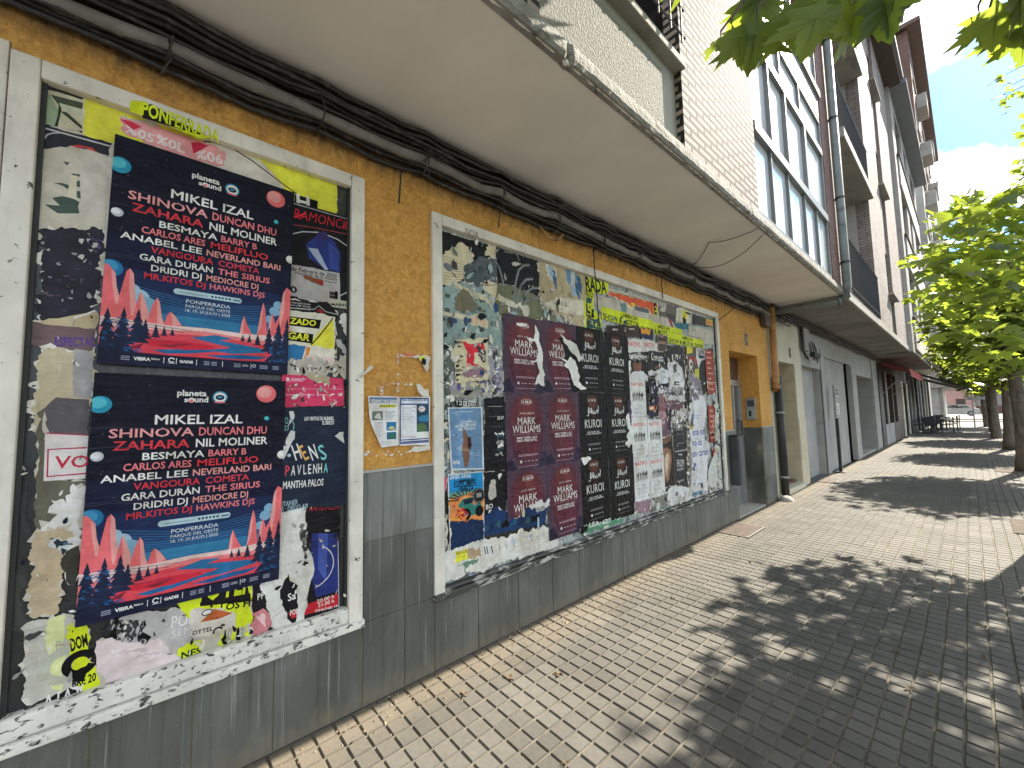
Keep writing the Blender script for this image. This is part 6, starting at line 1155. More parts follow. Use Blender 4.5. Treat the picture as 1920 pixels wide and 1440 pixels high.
def black_club():
    s = Sheet(0.00004); Wd, H = 0.40, 0.59; s.rect(0, 0, Wd, H, I(11, 10, 11)); q = lambda pts, m: s.poly([(u*Wd, v*H) for u, v in pts], m)
    fc = lambda k_, du=0, dv=0: [(0.47+du+(a_-0.47)*k_, 0.86+dv+(c_-0.86)*k_) for a_, c_ in ((0.30, 0.96), (0.38, 0.985), (0.55, 0.985), (0.64, 0.95), (0.68, 0.88), (0.66, 0.81), (0.60, 0.755), (0.53, 0.725), (0.45, 0.725), (0.37, 0.76), (0.30, 0.82), (0.27, 0.89))]
    q([(0.40, 0.76), (0.56, 0.75), (0.60, 0.68), (0.55, 0.60), (0.50, 0.565), (0.44, 0.61), (0.40, 0.68)], I(52, 30, 25))
    for k_, m in ((1.0, I(54, 30, 25)), (0.88, I(68, 38, 31)), (0.72, I(84, 48, 37)), (0.5, I(98, 58, 44))): q(fc(k_, -0.01, 0.0), m)
    q([(0.30, 0.955), (0.38, 0.985), (0.56, 0.985), (0.65, 0.94), (0.52, 0.955), (0.38, 0.945)], I(20, 14, 14)); q([(0.35, 0.885), (0.44, 0.893), (0.44, 0.872), (0.36, 0.868)], I(36, 20, 18)); q([(0.52, 0.893), (0.61, 0.883), (0.6, 0.867), (0.53, 0.872)], I(36, 20, 18)); q([(0.46, 0.87), (0.50, 0.87), (0.52, 0.82), (0.45, 0.82)], I(70, 40, 32)); q([(0.42, 0.79), (0.48, 0.80), (0.55, 0.79), (0.48, 0.775)], I(60, 28, 26))
    s.ctext('21.06.25', 0.46*Wd, 0.868*H, 0.02, WHT, bold=0.02, space=1.15)
    for pts in (((0.26, 0.655), (0.31, 0.645), (0.34, 0.70), (0.36, 0.765), (0.33, 0.775), (0.31, 0.70), (0.35, 0.69), (0.40, 0.71), (0.42, 0.77), (0.44, 0.76), (0.42, 0.68)), ((0.43, 0.69), (0.48, 0.73), (0.50, 0.705), (0.46, 0.675), (0.50, 0.68), (0.55, 0.72), (0.54, 0.675), (0.58, 0.68), (0.62, 0.735), (0.60, 0.735)), ((0.68, 0.80), (0.69, 0.76), (0.665, 0.68), (0.63, 0.70), (0.66, 0.735))): s.line([(u*Wd, v*H) for u, v in pts], 0.008, WHT)
    s.ctext('KUROI', 0.48*Wd, 0.465*H, 0.075, WHT, maxw=0.60*Wd, bold=0.0); s.ctext('MARK FUSTIER, LOS J', 0.48*Wd, 0.39*H, 0.013, I(206, 206, 206), maxw=0.52*Wd, bold=0.02); s.ctext('A, DIEGO PÉREZ, MARKYN', 0.48*Wd, 0.362*H, 0.013, I(206, 206, 206), maxw=0.6*Wd, bold=0.02)
    s.rects([(0.27*Wd, v*H, 0.72*Wd, (v+0.006)*H) for v in (0.22, 0.205)], I(150, 150, 150)); s.disc(0.32*Wd, 0.142*H, 0.012, WHT); s.rects([(u*Wd, 0.138*H, (u+0.05)*Wd, 0.147*H) for u in (0.42, 0.5, 0.58, 0.68)], I(190, 190, 190)); s.rect(0.27*Wd, 0.075*H, 0.74*Wd, 0.08*H, I(130, 130, 130))
    s.line([(0.002, 0.002), (Wd-0.002, 0.002)], 0.003, I(70, 66, 66)); s.line([(0.0015, 0), (0.0015, H)], 0.002, I(60, 58, 58)); return s
kl = ['black club poster with a dark red face, top of the left black column', 'black club poster with a dark red face, top of the right black column', 'black club poster with a dark red face, in the middle of the left black column', 'black club poster with white shreds on its side, middle of the right black column', 'black club poster with a dark red face, lowest of the left black column', 'black club poster with a dark red face, lowest of the right black column']
ko = None; kks = []
for k, (y, z, dx, t) in enumerate(((2.765, 1.726, 0, 0.3), (3.178, 1.724, 0.0004, -0.8), (2.772, 1.132, 0.002, 0.1), (3.18, 1.128, 0.0024, -0.2), (2.768, 0.556, 0.004, 0.7), (3.184, 0.54, 0.0044, -0.2))):
    if ko is None: ko = black_club().build('club_poster', XM+dx, y, z, R(t)); tag(ko, kl[0], 'poster', 'black club posters in two columns'); kks.append(ko)
    else: kks.append(dup(ko, (XM+dx, y, z), t, kl[k], 'black club posters in two columns'))
flap(kks[3], [(0.30, 0.36), (0.36, 0.40), (0.37, 0.30), (0.40, 0.22), (0.39, 0.12), (0.34, 0.06), (0.27, 0.10), (0.32, 0.13), (0.31, 0.19), (0.34, 0.24)], WHT, 0.004, 0.006, 21, 0.01)
flap(kks[3], [(0.34, 0.50), (0.40, 0.58), (0.40, 0.30), (0.35, 0.36)], PURP, 0.0036, 0.004, 22, 0.0)
flap(kks[4], [(0.0, 0.585), (0.03, 0.55), (0.05, 0.53), (0.08, 0.54), (0.14, 0.57), (0.12, 0.60), (0.06, 0.595)], WHT, 0.004, 0.005, 23, 0.006)
def band():
    s = Sheet(0.00003); Wd, H = 0.297, 0.42; s.rect(0, 0, Wd, H, I(208, 208, 204)); s.line([(0.001, 0), (0.001, H)], 0.0015, PGREY)
    s.text('NATIVO', 0.03, 0.25, 0.355, I(206, 60, 70), h=0.034, bold=0.02); s.text(',', 0.258, 0.264, 0.355, I(206, 60, 70), h=0.02)
    r = random.Random(3)
    for k in range(7):
        x = 0.055+k*0.03; h = 0.10+r.uniform(-0.012, 0.012); z0 = 0.195+r.uniform(-0.01, 0.01); a = r.uniform(-0.008, 0.008)
        s.poly([(x-0.009, z0), (x-0.004, z0), (x, z0+h*0.42), (x+0.006, z0+0.004), (x+0.011, z0+0.004), (x+0.008, z0+h*0.5), (x+0.014+a, z0+h*0.62), (x+0.008, z0+h*0.84), (x-0.006, z0+h*0.84), (x-0.013, z0+h*0.55), (x-0.006, z0+h*0.5)], I(24, 24, 26)); s.disc(x, z0+h*0.91, 0.006, I(50, 40, 38), 10)
    s.text('FESTIVAL', 0.15, 0.21, 0.145, BLK, h=0.012, bold=0.02); s.rects([(0.06, v, 0.24-w_, v+0.004) for v, w_ in ((0.125, 0.0), (0.112, 0.02), (0.085, 0.04), (0.072, 0.01))], I(150, 150, 150)); s.arc(0.03, 0.04, 0.008, 0, 360, 0.003, BLK); s.rect(0.255, 0.03, 0.272, 0.05, I(60, 60, 60)); s.rects([(u, 0.035, u+0.03, 0.042) for u in (0.07, 0.12, 0.17)], I(160, 160, 160)); return s
nl = ['white band poster headed in red, middle row left, a row of dark figures across it', 'white band poster headed in red, middle row right, touching the torn mauve poster', 'white band poster headed in red, bottom row left, beside the lowest black poster', 'white band poster headed in red, bottom row right, beside the long brown photo', 'white band poster headed in red, top row left, under the blank white shreds']
no = None
for k, (y, z, t) in enumerate(((3.582, 1.036, 0.2), (3.882, 1.034, -0.2), (3.585, 0.642, -0.6), (3.888, 0.636, -0.4), (3.578, 1.45, 0.3))):
    dx = XM+0.0006*k+0.002
    if no is None: no = band().build('band_poster', dx, y, z, R(t)); tag(no, nl[0], 'poster', 'white band posters')
    else: dup(no, (dx, y, z), t, nl[k], 'white band posters')
# right part of the window
DEPTH[0] = 0.0125
scrap('black underlying sheet spread behind the white shreds right of the black columns', 'poster', e1, [(90, 490), (480, 540), (800, 600), (1160, 620), (1180, 1000), (870, 1440), (100, 1440)], I(34, 34, 36), amp=0.004, group=G2)
for k, (pts, m, lb) in enumerate((([(-150, 330), (80, 320), (70, 480), (-160, 520)], I(46, 36, 36), 'small dark brown poster with three white marks, just below the first lime strip'), ([(85, 330), (255, 330), (250, 480), (80, 470)], I(70, 54, 52), 'small grey brown poster left of the orange and deep blue one'), ([(262, 350), (430, 380), (420, 510), (265, 490)], I(38, 42, 74), 'small poster with an orange splash over deep blue, above the white band posters'))):
    scrap(lb, 'poster', e1, pts, m, amp=0.002, group=G2, draw=(lambda s, L_: s.rects([(*L_(-70+q*22, 385), *L_(-56+q*22, 372)) for q in range(3)], WHT)) if k == 0 else (lambda s, L_: s.rects([(*L_(130+q*22, 378), *L_(145+q*22, 366)) for q in range(3)], WHT)) if k == 1 else (lambda s, L_: wpoly(s, L_, [(270, 365), (300, 375), (330, 360), (360, 380), (390, 380), (385, 420), (340, 430), (280, 425)], I(230, 150, 40), 0.008)))
scrap('grey bearded face poster, half covered by the torn white shreds near the lime strips', 'poster', e1, [(470, 450), (600, 455), (590, 640), (480, 650)], I(96, 88, 84), amp=0.003, group=G2, draw=lambda s, L_: (s.disc(*L_(530, 545), 0.075, I(150, 120, 106), ry=0.11), wpoly(s, L_, [(490, 480), (575, 480), (580, 520), (490, 515)], I(60, 54, 52), 0.004), wpoly(s, L_, [(495, 560), (570, 560), (560, 640), (500, 640)], I(70, 62, 60), 0.004)))
scrap('torn top of a white band poster lettered NATIVO, leftmost of the white shreds', 'poster', e1, [(105, 485), (290, 505), (280, 640), (300, 700), (250, 770), (200, 740), (150, 700), (100, 660)], I(206, 206, 202), amp=0.007, group=G2, step=0.012, draw=lambda s, L_: wtext(s, L_, 'NATIVO', (118, 575), (268, 598), I(206, 60, 70), h=0.05, bold=0.02))
scrap('torn top of a second white band poster, right of the one lettered NATIVO', 'poster', e1, [(290, 500), (480, 545), (470, 650), (370, 640), (330, 720), (285, 690)], I(204, 204, 200), amp=0.007, group=G2, step=0.012, draw=lambda s, L_: wtext(s, L_, 'NATIV', (310, 590), (440, 605), I(206, 60, 70), h=0.05, bold=0.02))
def dr(s, L_):
    wtext(s, L_, 'Corrupta.', (135, 740), (290, 715), WHT, h=0.07, bold=0.0); wpoly(s, L_, [(170, 790), (280, 790), (275, 880), (185, 890)], I(120, 80, 66), 0.004); wpoly(s, L_, [(90, 770), (150, 760), (140, 900), (120, 980), (90, 970)], WHT, 0.006); wpoly(s, L_, [(150, 920), (200, 890), (310, 900), (360, 960), (360, 1000), (100, 1000)], I(206, 206, 208), 0.004)
    for k in range(12): wpoly(s, L_, [(130+k*18, 690+(k % 3)*10), (142+k*18, 690), (150+k*18, 740+(k % 4)*14), (140+k*18, 740)], WHT, 0.004, 0.01, k)
scrap('black film poster with a pale shirt, its title shredded, under the first red letters', 'poster', e1, [(85, 660), (360, 650), (365, 1010), (85, 1000)], I(26, 26, 28), amp=0.003, group=G2, draw=dr)
scrap('black film poster with the white title Corrupta, whole and in the middle of three', 'poster', e1, [(360, 645), (600, 690), (605, 880), (540, 840), (450, 890), (365, 910)], I(40, 40, 42), amp=0.001, group=G2, draw=lambda s, L_: (wtext(s, L_, 'Corrupta.', (402, 755), (556, 775), WHT, h=0.085, bold=0.005), wpoly(s, L_, [(440, 860), (480, 800), (540, 840)], I(110, 80, 70), 0.004)))
scrap('white torn paper fan spreading below the title Corrupta', 'poster', e1, [(365, 890), (460, 885), (540, 845), (605, 885), (610, 1035), (500, 1040), (450, 1000), (440, 940), (370, 935)], I(208, 210, 214), amp=0.004, group=G2)
def dr(s, L_):
    for k in range(10): wpoly(s, L_, [(640+k*15, 690+(k % 3)*20), (655+k*15, 680), (650+k*15, 770)], (I(40, 40, 42), WHT)[k % 2], 0.006, 0.01, k)
    wpoly(s, L_, [(600, 790), (700, 770), (780, 860), (812, 1000), (800, 1100), (620, 1090)], I(214, 214, 216), 0.004); wpoly(s, L_, [(665, 820), (715, 800), (700, 900), (680, 920)], I(90, 86, 88), 0.006); s.rects([(*L_(680, 1030), *L_(745, 1020)), (*L_(680, 1060), *L_(745, 1052))], BLK)
scrap('third black film poster, mostly stripped to a rounded white patch', 'poster', e1, [(600, 640), (680, 560), (800, 600), (830, 1140), (640, 1120), (600, 800)], I(46, 46, 48), amp=0.004, group=G2, draw=dr)
scrap('dark blue can shaped torn poster with an orange label, among white shreds', 'poster', e1, [(380, 1060), (440, 1010), (500, 1030), (490, 1280), (430, 1400), (430, 1480), (370, 1440)], I(40, 40, 66), amp=0.004, group=G2, draw=lambda s, L_: (wpoly(s, L_, [(375, 1330), (445, 1310), (440, 1370), (380, 1360)], ORNG, 0.003), wpoly(s, L_, [(395, 1200), (460, 1200), (450, 1280), (385, 1280)], BLK, 0.003), wtext(s, L_, 'LA', (378, 1358), (430, 1355), WHT, h=0.03, bold=0.02), wtext(s, L_, 'E', (428, 1265), (440, 1262), WHT, h=0.03)))
def dr(s, L_):
    for k in range(22): wpoly(s, L_, [(510+(k*47 % 280), 1080+(k*31 % 130)), (560+(k*47 % 270), 1090+(k*31 % 120)), (530+(k*47 % 260), 1130+(k*31 % 110))], (DGREY, I(150, 146, 150), WHT, I(110, 100, 104))[k % 4], 0.009, 0.01, k)
    wpoly(s, L_, [(510, 1220), (610, 1200), (610, 1300), (520, 1300)], I(150, 136, 130), 0.005)
scrap('band of crumpled white and grey shreds above the mauve faces', 'poster', e1, [(500, 1090), (620, 1080), (800, 1110), (820, 1260), (720, 1260), (620, 1300), (510, 1300)], I(190, 190, 192), amp=0.008, group=G2, draw=dr, step=0.012)
def dr(s, L_):
    s.disc(*L_(535, 200), 0.08, I(132, 92, 98), ry=0.2); wpoly(s, L_, [(640, 160), (720, 60), (790, 120), (770, 220), (690, 240)], I(110, 74, 88), 0.005); wtext(s, L_, 'STIA', (500, 300), (585, 288), I(206, 180, 186), h=0.08, bold=0.0); wtext(s, L_, 'LEBA', (500, 362), (575, 355), I(206, 180, 186), h=0.04, bold=0.0); s.rects([(*L_(700+q*18, 110), *L_(712+q*18, 100)) for q in range(3)], WHT); wpoly(s, L_, [(590, 160), (640, 190), (640, 440), (600, 430)], I(50, 42, 66), 0.004)
scrap('mauve torn poster with letters STIA over a face, right of the white band posters', 'poster', e2, [(490, 110), (640, 60), (790, 100), (740, 200), (670, 260), (640, 420), (660, 480), (520, 540), (500, 300)], I(104, 78, 92), amp=0.004, group=G2, draw=dr)
scrap('big white shredded flare of paper above the black FROM poster', 'poster', e2, [(800, 150), (860, 300), (860, 330), (700, 340), (650, 470), (660, 400), (640, 300), (700, 240)], I(208, 208, 206), amp=0.008, group=G2, step=0.012, draw=lambda s, L_: [wpoly(s, L_, [(660+k*14, 330-k*6), (690+k*14, 300-k*6), (680+k*14, 345-k*5)], (PGREY, TEALD, WHT)[k % 3], 0.006, 0.01, k) for k in range(11)])
def dr(s, L_):
    wpoly(s, L_, [(540, 680), (590, 645), (640, 680), (650, 800), (620, 1040), (590, 1075), (560, 980), (540, 820)], I(140, 104, 82), 0.003); wpoly(s, L_, [(560, 800), (610, 700), (625, 800), (590, 1020), (572, 940)], I(190, 160, 136), 0.004); wpoly(s, L_, [(580, 740), (600, 720), (596, 900), (586, 960)], I(222, 206, 190), 0.003); wpoly(s, L_, [(520, 590), (580, 520), (650, 500), (640, 560), (560, 610)], I(110, 84, 60), 0.003)
scrap('tall dark photo of a brown muscular arm between the band posters and the FROM poster', 'poster', e2, [(515, 545), (655, 490), (690, 900), (700, 1110), (590, 1130), (550, 1140), (530, 800)], I(44, 34, 30), amp=0.003, group=G2, draw=dr)
def dr(s, L_):
    wtext(s, L_, 'FROM', (690, 445), (790, 438), I(190, 190, 190), h=0.085, bold=0.0); wtext(s, L_, 'FROM', (718, 890), (803, 880), WHT, h=0.085, bold=0.0); s.rects([(*L_(715, v), *L_(800, v-5)) for v in (485, 600, 910, 925, 1060)], I(140, 140, 140)); s.rects([(*L_(690, 690), *L_(830, 685))], PGREY); s.rects([(*L_(735+q*16, 742), *L_(747+q*16, 728)) for q in range(3)], WHT); s.line([L_(665, 360), L_(690, 1130)], 0.008, I(96, 96, 98)); s.disc(*L_(722, 628), 0.008, WHT); s.disc(*L_(748, 1078), 0.008, WHT)
scrap('long black poster with pale letters FROM printed twice', 'poster', e2, [(660, 350), (835, 345), (845, 1120), (690, 1145), (680, 800)], I(42, 42, 44), amp=0.002, group=G2, draw=dr, name='poster')
scrap('yellow and red scrap with a white cartoon eye, below the last lime strip', 'poster', e1, [(832, 590), (960, 595), (950, 780), (990, 860), (980, 1000), (930, 980), (900, 860), (840, 900)], I(96, 84, 78), amp=0.004, group=G2, draw=lambda s, L_: (wpoly(s, L_, [(835, 595), (905, 600), (905, 665), (838, 675)], I(226, 206, 50), 0.002), wpoly(s, L_, [(845, 720), (920, 715), (915, 770), (850, 790)], I(150, 60, 50), 0.005), s.disc(*L_(885, 800), 0.05, WHT, ry=0.06), s.disc(*L_(890, 805), 0.025, BLK), s.arc(*L_(945, 765), 0.03, 0, 360, 0.016, REDP), wpoly(s, L_, [(935, 870), (985, 860), (985, 1000), (940, 985)], I(206, 200, 70), 0.003)))
def dr(s, L_):
    wtext(s, L_, 'DANCE', (975, 690), (1080, 688), BLK, h=0.075, bold=0.03); s.rects([(*L_(980, 715), *L_(1060, 705)), (*L_(985, 730), *L_(1040, 722))], NAVYL)
scrap('white torn scrap with bold letters DANCE, beside the rust red column', 'poster', e1, [(955, 610), (1085, 625), (1080, 720), (1010, 760), (980, 860), (950, 720)], I(206, 204, 202), amp=0.004, group=G2, draw=dr)
scrap('grey and violet shreds hanging left of the rust red column', 'poster', e1, [(860, 880), (1000, 1000), (1040, 1200), (1060, 1330), (1000, 1300), (940, 1330), (880, 1250), (850, 1050)], I(130, 124, 136), amp=0.009, group=G2, step=0.012, draw=lambda s, L_: [wpoly(s, L_, [(880+(k*41 % 120), 1060+k*16), (930+(k*41 % 110), 1070+k*16), (900+(k*41 % 110), 1110+k*15)], (WHT, I(150, 140, 170), DGREY, I(96, 90, 96))[k % 4], 0.008, 0.01, k) for k in range(16)])
def dr(s, L_):
    B_ = I(44, 66, 150)
    for t, a, b_ in (('este no', (905, 500), (1050, 488)), ('no es', (905, 632), (1020, 618)), ('un cartel', (908, 765), (1095, 735))): wtext(s, L_, t, a, b_, B_, h=0.085, bold=0.012)
    s.line([L_(915, 905), L_(945, 850)], 0.02, B_); s.line([L_(920, 850), L_(948, 850), L_(942, 885)], 0.016, B_); s.rects([(*L_(895, 300), *L_(922, 235)), (*L_(925, 1125), *L_(955, 1075))], I(110, 124, 180)); s.rects([(*L_(932, 265+k*26), *L_(1010-k*18, 255+k*26)) for k in range(2)]+[(*L_(962, 1095+k*22), *L_(1040-k*10, 1085+k*22)) for k in range(2)], I(120, 130, 180))
    wpoly(s, L_, [(870, 370), (925, 380), (910, 420), (870, 410)], I(190, 160, 60), 0.005); wpoly(s, L_, [(1040, 580), (1090, 560), (1100, 650), (1060, 690), (1035, 640)], I(196, 196, 200), 0.01)
scrap('tall white poster with blue words un cartel and a small blue arrow', 'poster', e2, [(868, 110), (1050, 20), (1080, 180), (1040, 440), (1060, 560), (1120, 600), (1090, 820), (1080, 1120), (900, 1165), (890, 700), (865, 500)], I(212, 212, 216), amp=0.004, group=G2, draw=dr, name='poster')
RUST = I(150, 64, 50)
def rust(L0, z0, z1, w_): 
    s = Sheet(0.00003); s.poly(jag([(0, 0), (w_, 0), (w_, z1-z0), (w_*0.5, (z1-z0)*1.04), (0, z1-z0)], 0.004, 0.02, int(z0*100)), RUST); n = int((z1-z0)/0.07)
    s.rects([(w_*0.18, 0.05+k*0.07, w_*0.8-(k % 3)*0.03, 0.065+k*0.07) for k in range(n)], I(206, 160, 140)); s.rect(0.02, (z1-z0)*0.25, w_-0.02, (z1-z0)*0.25+0.01, I(220, 190, 170)); return s
for (y, z0, z1, w_, lb) in ((5.40, 1.755, 2.32, 0.26, 'rust red listing sheet at the top of the rust column by the right frame'), (5.39, 1.12, 1.585, 0.26, 'rust red listing sheet in the middle of the rust column, beside the word cartel'), (5.455, 0.63, 1.045, 0.2, 'narrow rust red listing sheet at the bottom of the rust column, above the sill')):
    DEPTH[0] += 0.0008; tag(rust(0, z0, z1, w_).build('torn_poster', GX+DEPTH[0], y, z0, R(1.0)), lb, 'poster', G2)
scrap('white and black shredded edge strip between the FROM poster and the white blue lettered one', 'poster', e2, [(840, 120), (868, 300), (880, 600), (900, 800), (890, 1130), (850, 1130), (845, 700), (835, 400)], I(130, 128, 120), amp=0.007, group=G2, step=0.012, draw=lambda s, L_: [wpoly(s, L_, [(842+(k % 3)*8, 380+k*38), (868+(k % 2)*10, 385+k*38), (860, 420+k*38)], (WHT, BLK, I(150, 140, 100))[k % 3], 0.005, 0.01, k) for k in range(19)])
scrap('white mess of shreds with teal paint along the right frame of the wide window', 'poster', e2, [(1190, 40), (1230, 130), (1225, 600), (1250, 800), (1270, 1130), (1150, 1150), (1090, 1080), (1110, 900), (1190, 700), (1180, 400)], I(192, 194, 190), amp=0.008, group=G2, step=0.012, draw=lambda s, L_: [wpoly(s, L_, [(1195+(k*7 % 30), 150+k*40), (1230, 160+k*40), (1215+(k*5 % 20), 195+k*40)], (I(90, 130, 110), BLK, WHT, I(150, 150, 60), I(150, 100, 130))[k % 5], 0.008, 0.01, k) for k in range(24)])
scrap('wide white torn paper with a blue photo strip along the right half of the sill', 'poster', e2, [(610, 1170), (690, 1110), (880, 1140), (1090, 1080), (1100, 1190), (900, 1270), (640, 1370), (600, 1300)], I(206, 206, 204), amp=0.006, group=G2, draw=lambda s, L_: (wpoly(s, L_, [(900, 1205), (1035, 1170), (1035, 1215), (900, 1252)], I(96, 140, 170), 0.002), [wpoly(s, L_, [(1090+k*22, 1190-k*8), (1110+k*22, 1150-k*6), (1120+k*22, 1200-k*10)], (BLK, WHT, DGREY)[k % 3], 0.008, 0.01, k) for k in range(6)]))
scrap('mauve scrap at the foot of the white band posters', 'poster', e2, [(195, 1320), (400, 1285), (390, 1440), (200, 1440)], I(140, 112, 122), amp=0.003, group=G2)
scrap('grey stone coloured scrap with white capitals standing on the sill beside the mauve scrap', 'poster', e2, [(400, 1300), (560, 1210), (610, 1200), (600, 1370), (520, 1420), (410, 1440)], I(120, 124, 116), amp=0.008, group=G2, draw=lambda s, L_: (wtext(s, L_, 'ER', (405, 1375), (450, 1350), WHT, h=0.05, bold=0.02), s.disc(*L_(485, 1370), 0.04, I(190, 190, 184))))
scrap('green and white strip of lettering along the sill under the black columns', 'poster', c5, [(985, 925), (1120, 895), (1245, 868), (1240, 895), (1120, 925), (1000, 965)], I(86, 140, 108), amp=0.005, group=G2, draw=lambda s, L_: (wtext(s, L_, 'LEA, 627', (1040, 925), (1170, 895), WHT, h=0.04, bold=0.02), wpoly(s, L_, [(985, 925), (1030, 915), (1030, 945), (990, 960)], BLK, 0.005)))
tag(scrap('faded letters NOX sprayed across the top frame of the wide window', 'graffiti', d7, [(345, 80), (352, 82), (350, 90), (344, 88)], I(40, 40, 40), name='painted_letters', amp=0, X=0.0255, draw=lambda s, L_: wtext(s, L_, 'NOX', (350, 105), (480, 150), I(30, 30, 30), h=0.05, bold=-0.01)), None)

shreds('paper_shreds', GX+0.0135, 420, [(1.38, 1.92, 1.7, 2.8), (1.38, 1.92, 1.7, 2.1), (1.38, 1.5, 0.5, 1.7), (1.74, 1.92, 0.9, 1.75), (1.9, 2.75, 2.3, 2.6), (2.6, 3.6, 2.28, 2.5), (1.4, 2.8, 0.50, 0.75)], 8, 'small torn paper flakes and scrapes in the left half of the wide window', (WHT, OFFW, BLK, DGREY, PGREY, CREAMP, TEALD, TEALR))
shreds('paper_shreds', GX+0.0335, 420, [(3.95, 4.45, 1.45, 2.0), (4.0, 4.9, 1.75, 2.25), (4.8, 5.0, 0.7, 1.9), (5.25, 5.75, 0.6, 2.3), (5.3, 5.75, 1.0, 1.7), (4.2, 5.7, 0.50, 0.66), (3.55, 5.6, 0.49, 0.60), (4.4, 4.9, 1.35, 1.6)], 9, 'small torn paper flakes and scrapes in the right half of the wide window', (WHT, WHT, OFFW, BLK, DGREY, PGREY, CREAMP))
# ================================================================ pipes, cables, wires and fittings
def sag(p, q, n=10, s_=0.02, seed=0, wob=0.004):
    r = random.Random(seed); p, q = Vector(p), Vector(q)
    return [p+(q-p)*(i/n)+Vector((r.gauss(0, wob*0.4), 0, -s_*4*(i/n)*(1-i/n)+r.gauss(0, wob))) for i in range(n+1)]
CABLE = pm('black cable sheath', (0.018, 0.017, 0.016), 0.5, 0.4, 12, dirt=(0.10, 0.09, 0.08), dthr=(0.55, 0.68), dscale=18)
CABLEG = pm('dusty grey cable', (0.17, 0.165, 0.15), 0.6, 0.3, 12)
GC = 'cables running along the wall under the overhang'
rg = random.Random(12)
cabs = []
spec = [(0.045, 3.345, 0.022), (0.085, 3.335, 0.016), (0.04, 3.30, 0.018), (0.10, 3.30, 0.013), (0.06, 3.265, 0.02), (0.105, 3.262, 0.011), (0.075, 3.175, 0.03), (0.08, 3.22, 0.012), (0.04, 3.20, 0.02), (0.03, 3.15, 0.02), (0.065, 3.135, 0.011), (0.028, 3.10, 0.013)]
for k, (x, z, r_) in enumerate(spec):
    b = MB(); pts = []
    clips = [-2.5+i*0.62 for i in range(18)]
    for i, y in enumerate(clips):
        off = rg.gauss(0, 0.008)
        pts.append(Vector((x+rg.gauss(0, 0.006), y, z+off)))
        if i < len(clips)-1:
            for f_ in (0.25, 0.5, 0.75): pts.append(Vector((x+rg.gauss(0, 0.006), y+0.62*f_, z+off-0.02*4*f_*(1-f_)*(0.3+rg.random()))))
    pts = [p for p in pts if p.y < YA+0.1]
    b.tube(pts, r_, CABLEG if k in (6,) else CABLE, 7)
    o = b.build('cable', smooth=True, loc=(x, 3, z))
    tag(o, 'grey conduit in the middle of the black cable run under the overhang' if k == 6 else 'black cable in the sagging bundle along the top of the ochre wall', 'cable', GC)
for i in range(17):
    y = -2.5+i*0.62; b = MB(); b.box(0.0, 0.10, y-0.004, y+0.004, 3.085, 3.093, CABLE); b.tube([(0.1, y, 3.09), (0.122, y+0.01, 3.13), (0.115, y+0.02, 3.2)], 0.004, CABLE, 5)
    for k in range(2): y2 = y+rg.uniform(-0.005, 0.005); z2 = rg.uniform(3.1, 3.3); b.tube([(0.11, y2, z2), (0.125, y2+rg.uniform(-0.03, 0.03), z2-rg.uniform(0.03, 0.09)), (0.115, y2+rg.uniform(-0.05, 0.05), z2-rg.uniform(0.05, 0.14))], 0.004, CABLE, 5)
    tag(b.build('cable_bracket', loc=(0.06, y, 3.08)), 'black metal bracket with stray ties holding the cable bundle on the ochre wall', 'bracket', 'brackets of the cable bundle')
# the bundle beyond the corner pipe, thinner
for k, (x, z, r_) in enumerate(((0.04, 3.34, 0.03), (0.09, 3.33, 0.022), (0.05, 3.28, 0.025), (0.1, 3.27, 0.016), (0.04, 3.22, 0.018))):
    b = MB(); b.tube([Vector((x+rg.gauss(0, 0.01), YA+0.1+i*0.6, z+rg.gauss(0, 0.012)-0.012*(i % 2))) for i in range(21)], r_, CABLE, 6); tag(b.build('cable', smooth=True, loc=(x, 14, z)), 'black cable above the grey shopfronts, beyond the corner drain pipe', 'cable', 'cables beyond the corner pipe')
b = MB()
for k in range(9):
    c_ = Vector((0.10, 8.35+rg.uniform(0, 0.8), 3.16+rg.gauss(0, 0.03))); ry, rz = rg.uniform(0.12, 0.3), rg.uniform(0.05, 0.11)
    b.tube([c_+Vector((0.02*math.sin(3*t), ry*math.cos(t), rz*math.sin(t))) for t in [i*math.pi/9 for i in range(18)]], 0.008, CABLE if k % 4 else CABLEG, 6)
tag(b.build('cable_coil', smooth=True, loc=(0.1, 8.7, 3.15)), 'tangled coil of black cable beside the corner drain pipe, above the cream doorway', 'cable')
for k, (top, bot, lb) in enumerate((((1112, 462), (1130, 690), 'thin black wire hanging down across the lime RADA sheet'), ((1240, 520), (1243, 562), 'short black wire hanging over the frame above the torn red poster'), ((1368, 565), (1347, 600), 'thin curved wire from the cables to the frame corner near the doorway'), ((752, 322), (748, 378), 'short dark wire end dangling over the plaster between the two windows'), ((937, 395), (935, 425), 'short black wire stub above the NOX letters'))):
    p = on_x(*top, 0.05); q = on_x(*bot, 0.035); b = MB(); b.tube(sag(p, q, 8, -0.0, k, 0.006) if k != 2 else [p, p+Vector((0.03, 0.02, -0.12)), q+Vector((0.03, -0.02, 0.0)), q], 0.0055, CABLE, 6); tag(b.build('wire', smooth=True, loc=tuple(p)), lb, 'wire')
p = [on_z(x, y, SOF-0.01) for x, y in ((1300, 498), (1330, 455), (1420, 428))]
b = MB(); b.tube(sag(p[0], p[1], 8, 0.02, 1, 0.002)+sag(p[1], p[2], 8, 0.03, 2, 0.002)[1:], 0.004, CABLE, 6); tag(b.build('wire', smooth=True, loc=tuple(p[1])), 'upper of the two thin wires clipped under the pale soffit', 'wire')
p = [on_z(x, y, SOF-0.02) for x, y in ((1302, 500), (1380, 480), (1430, 440))]
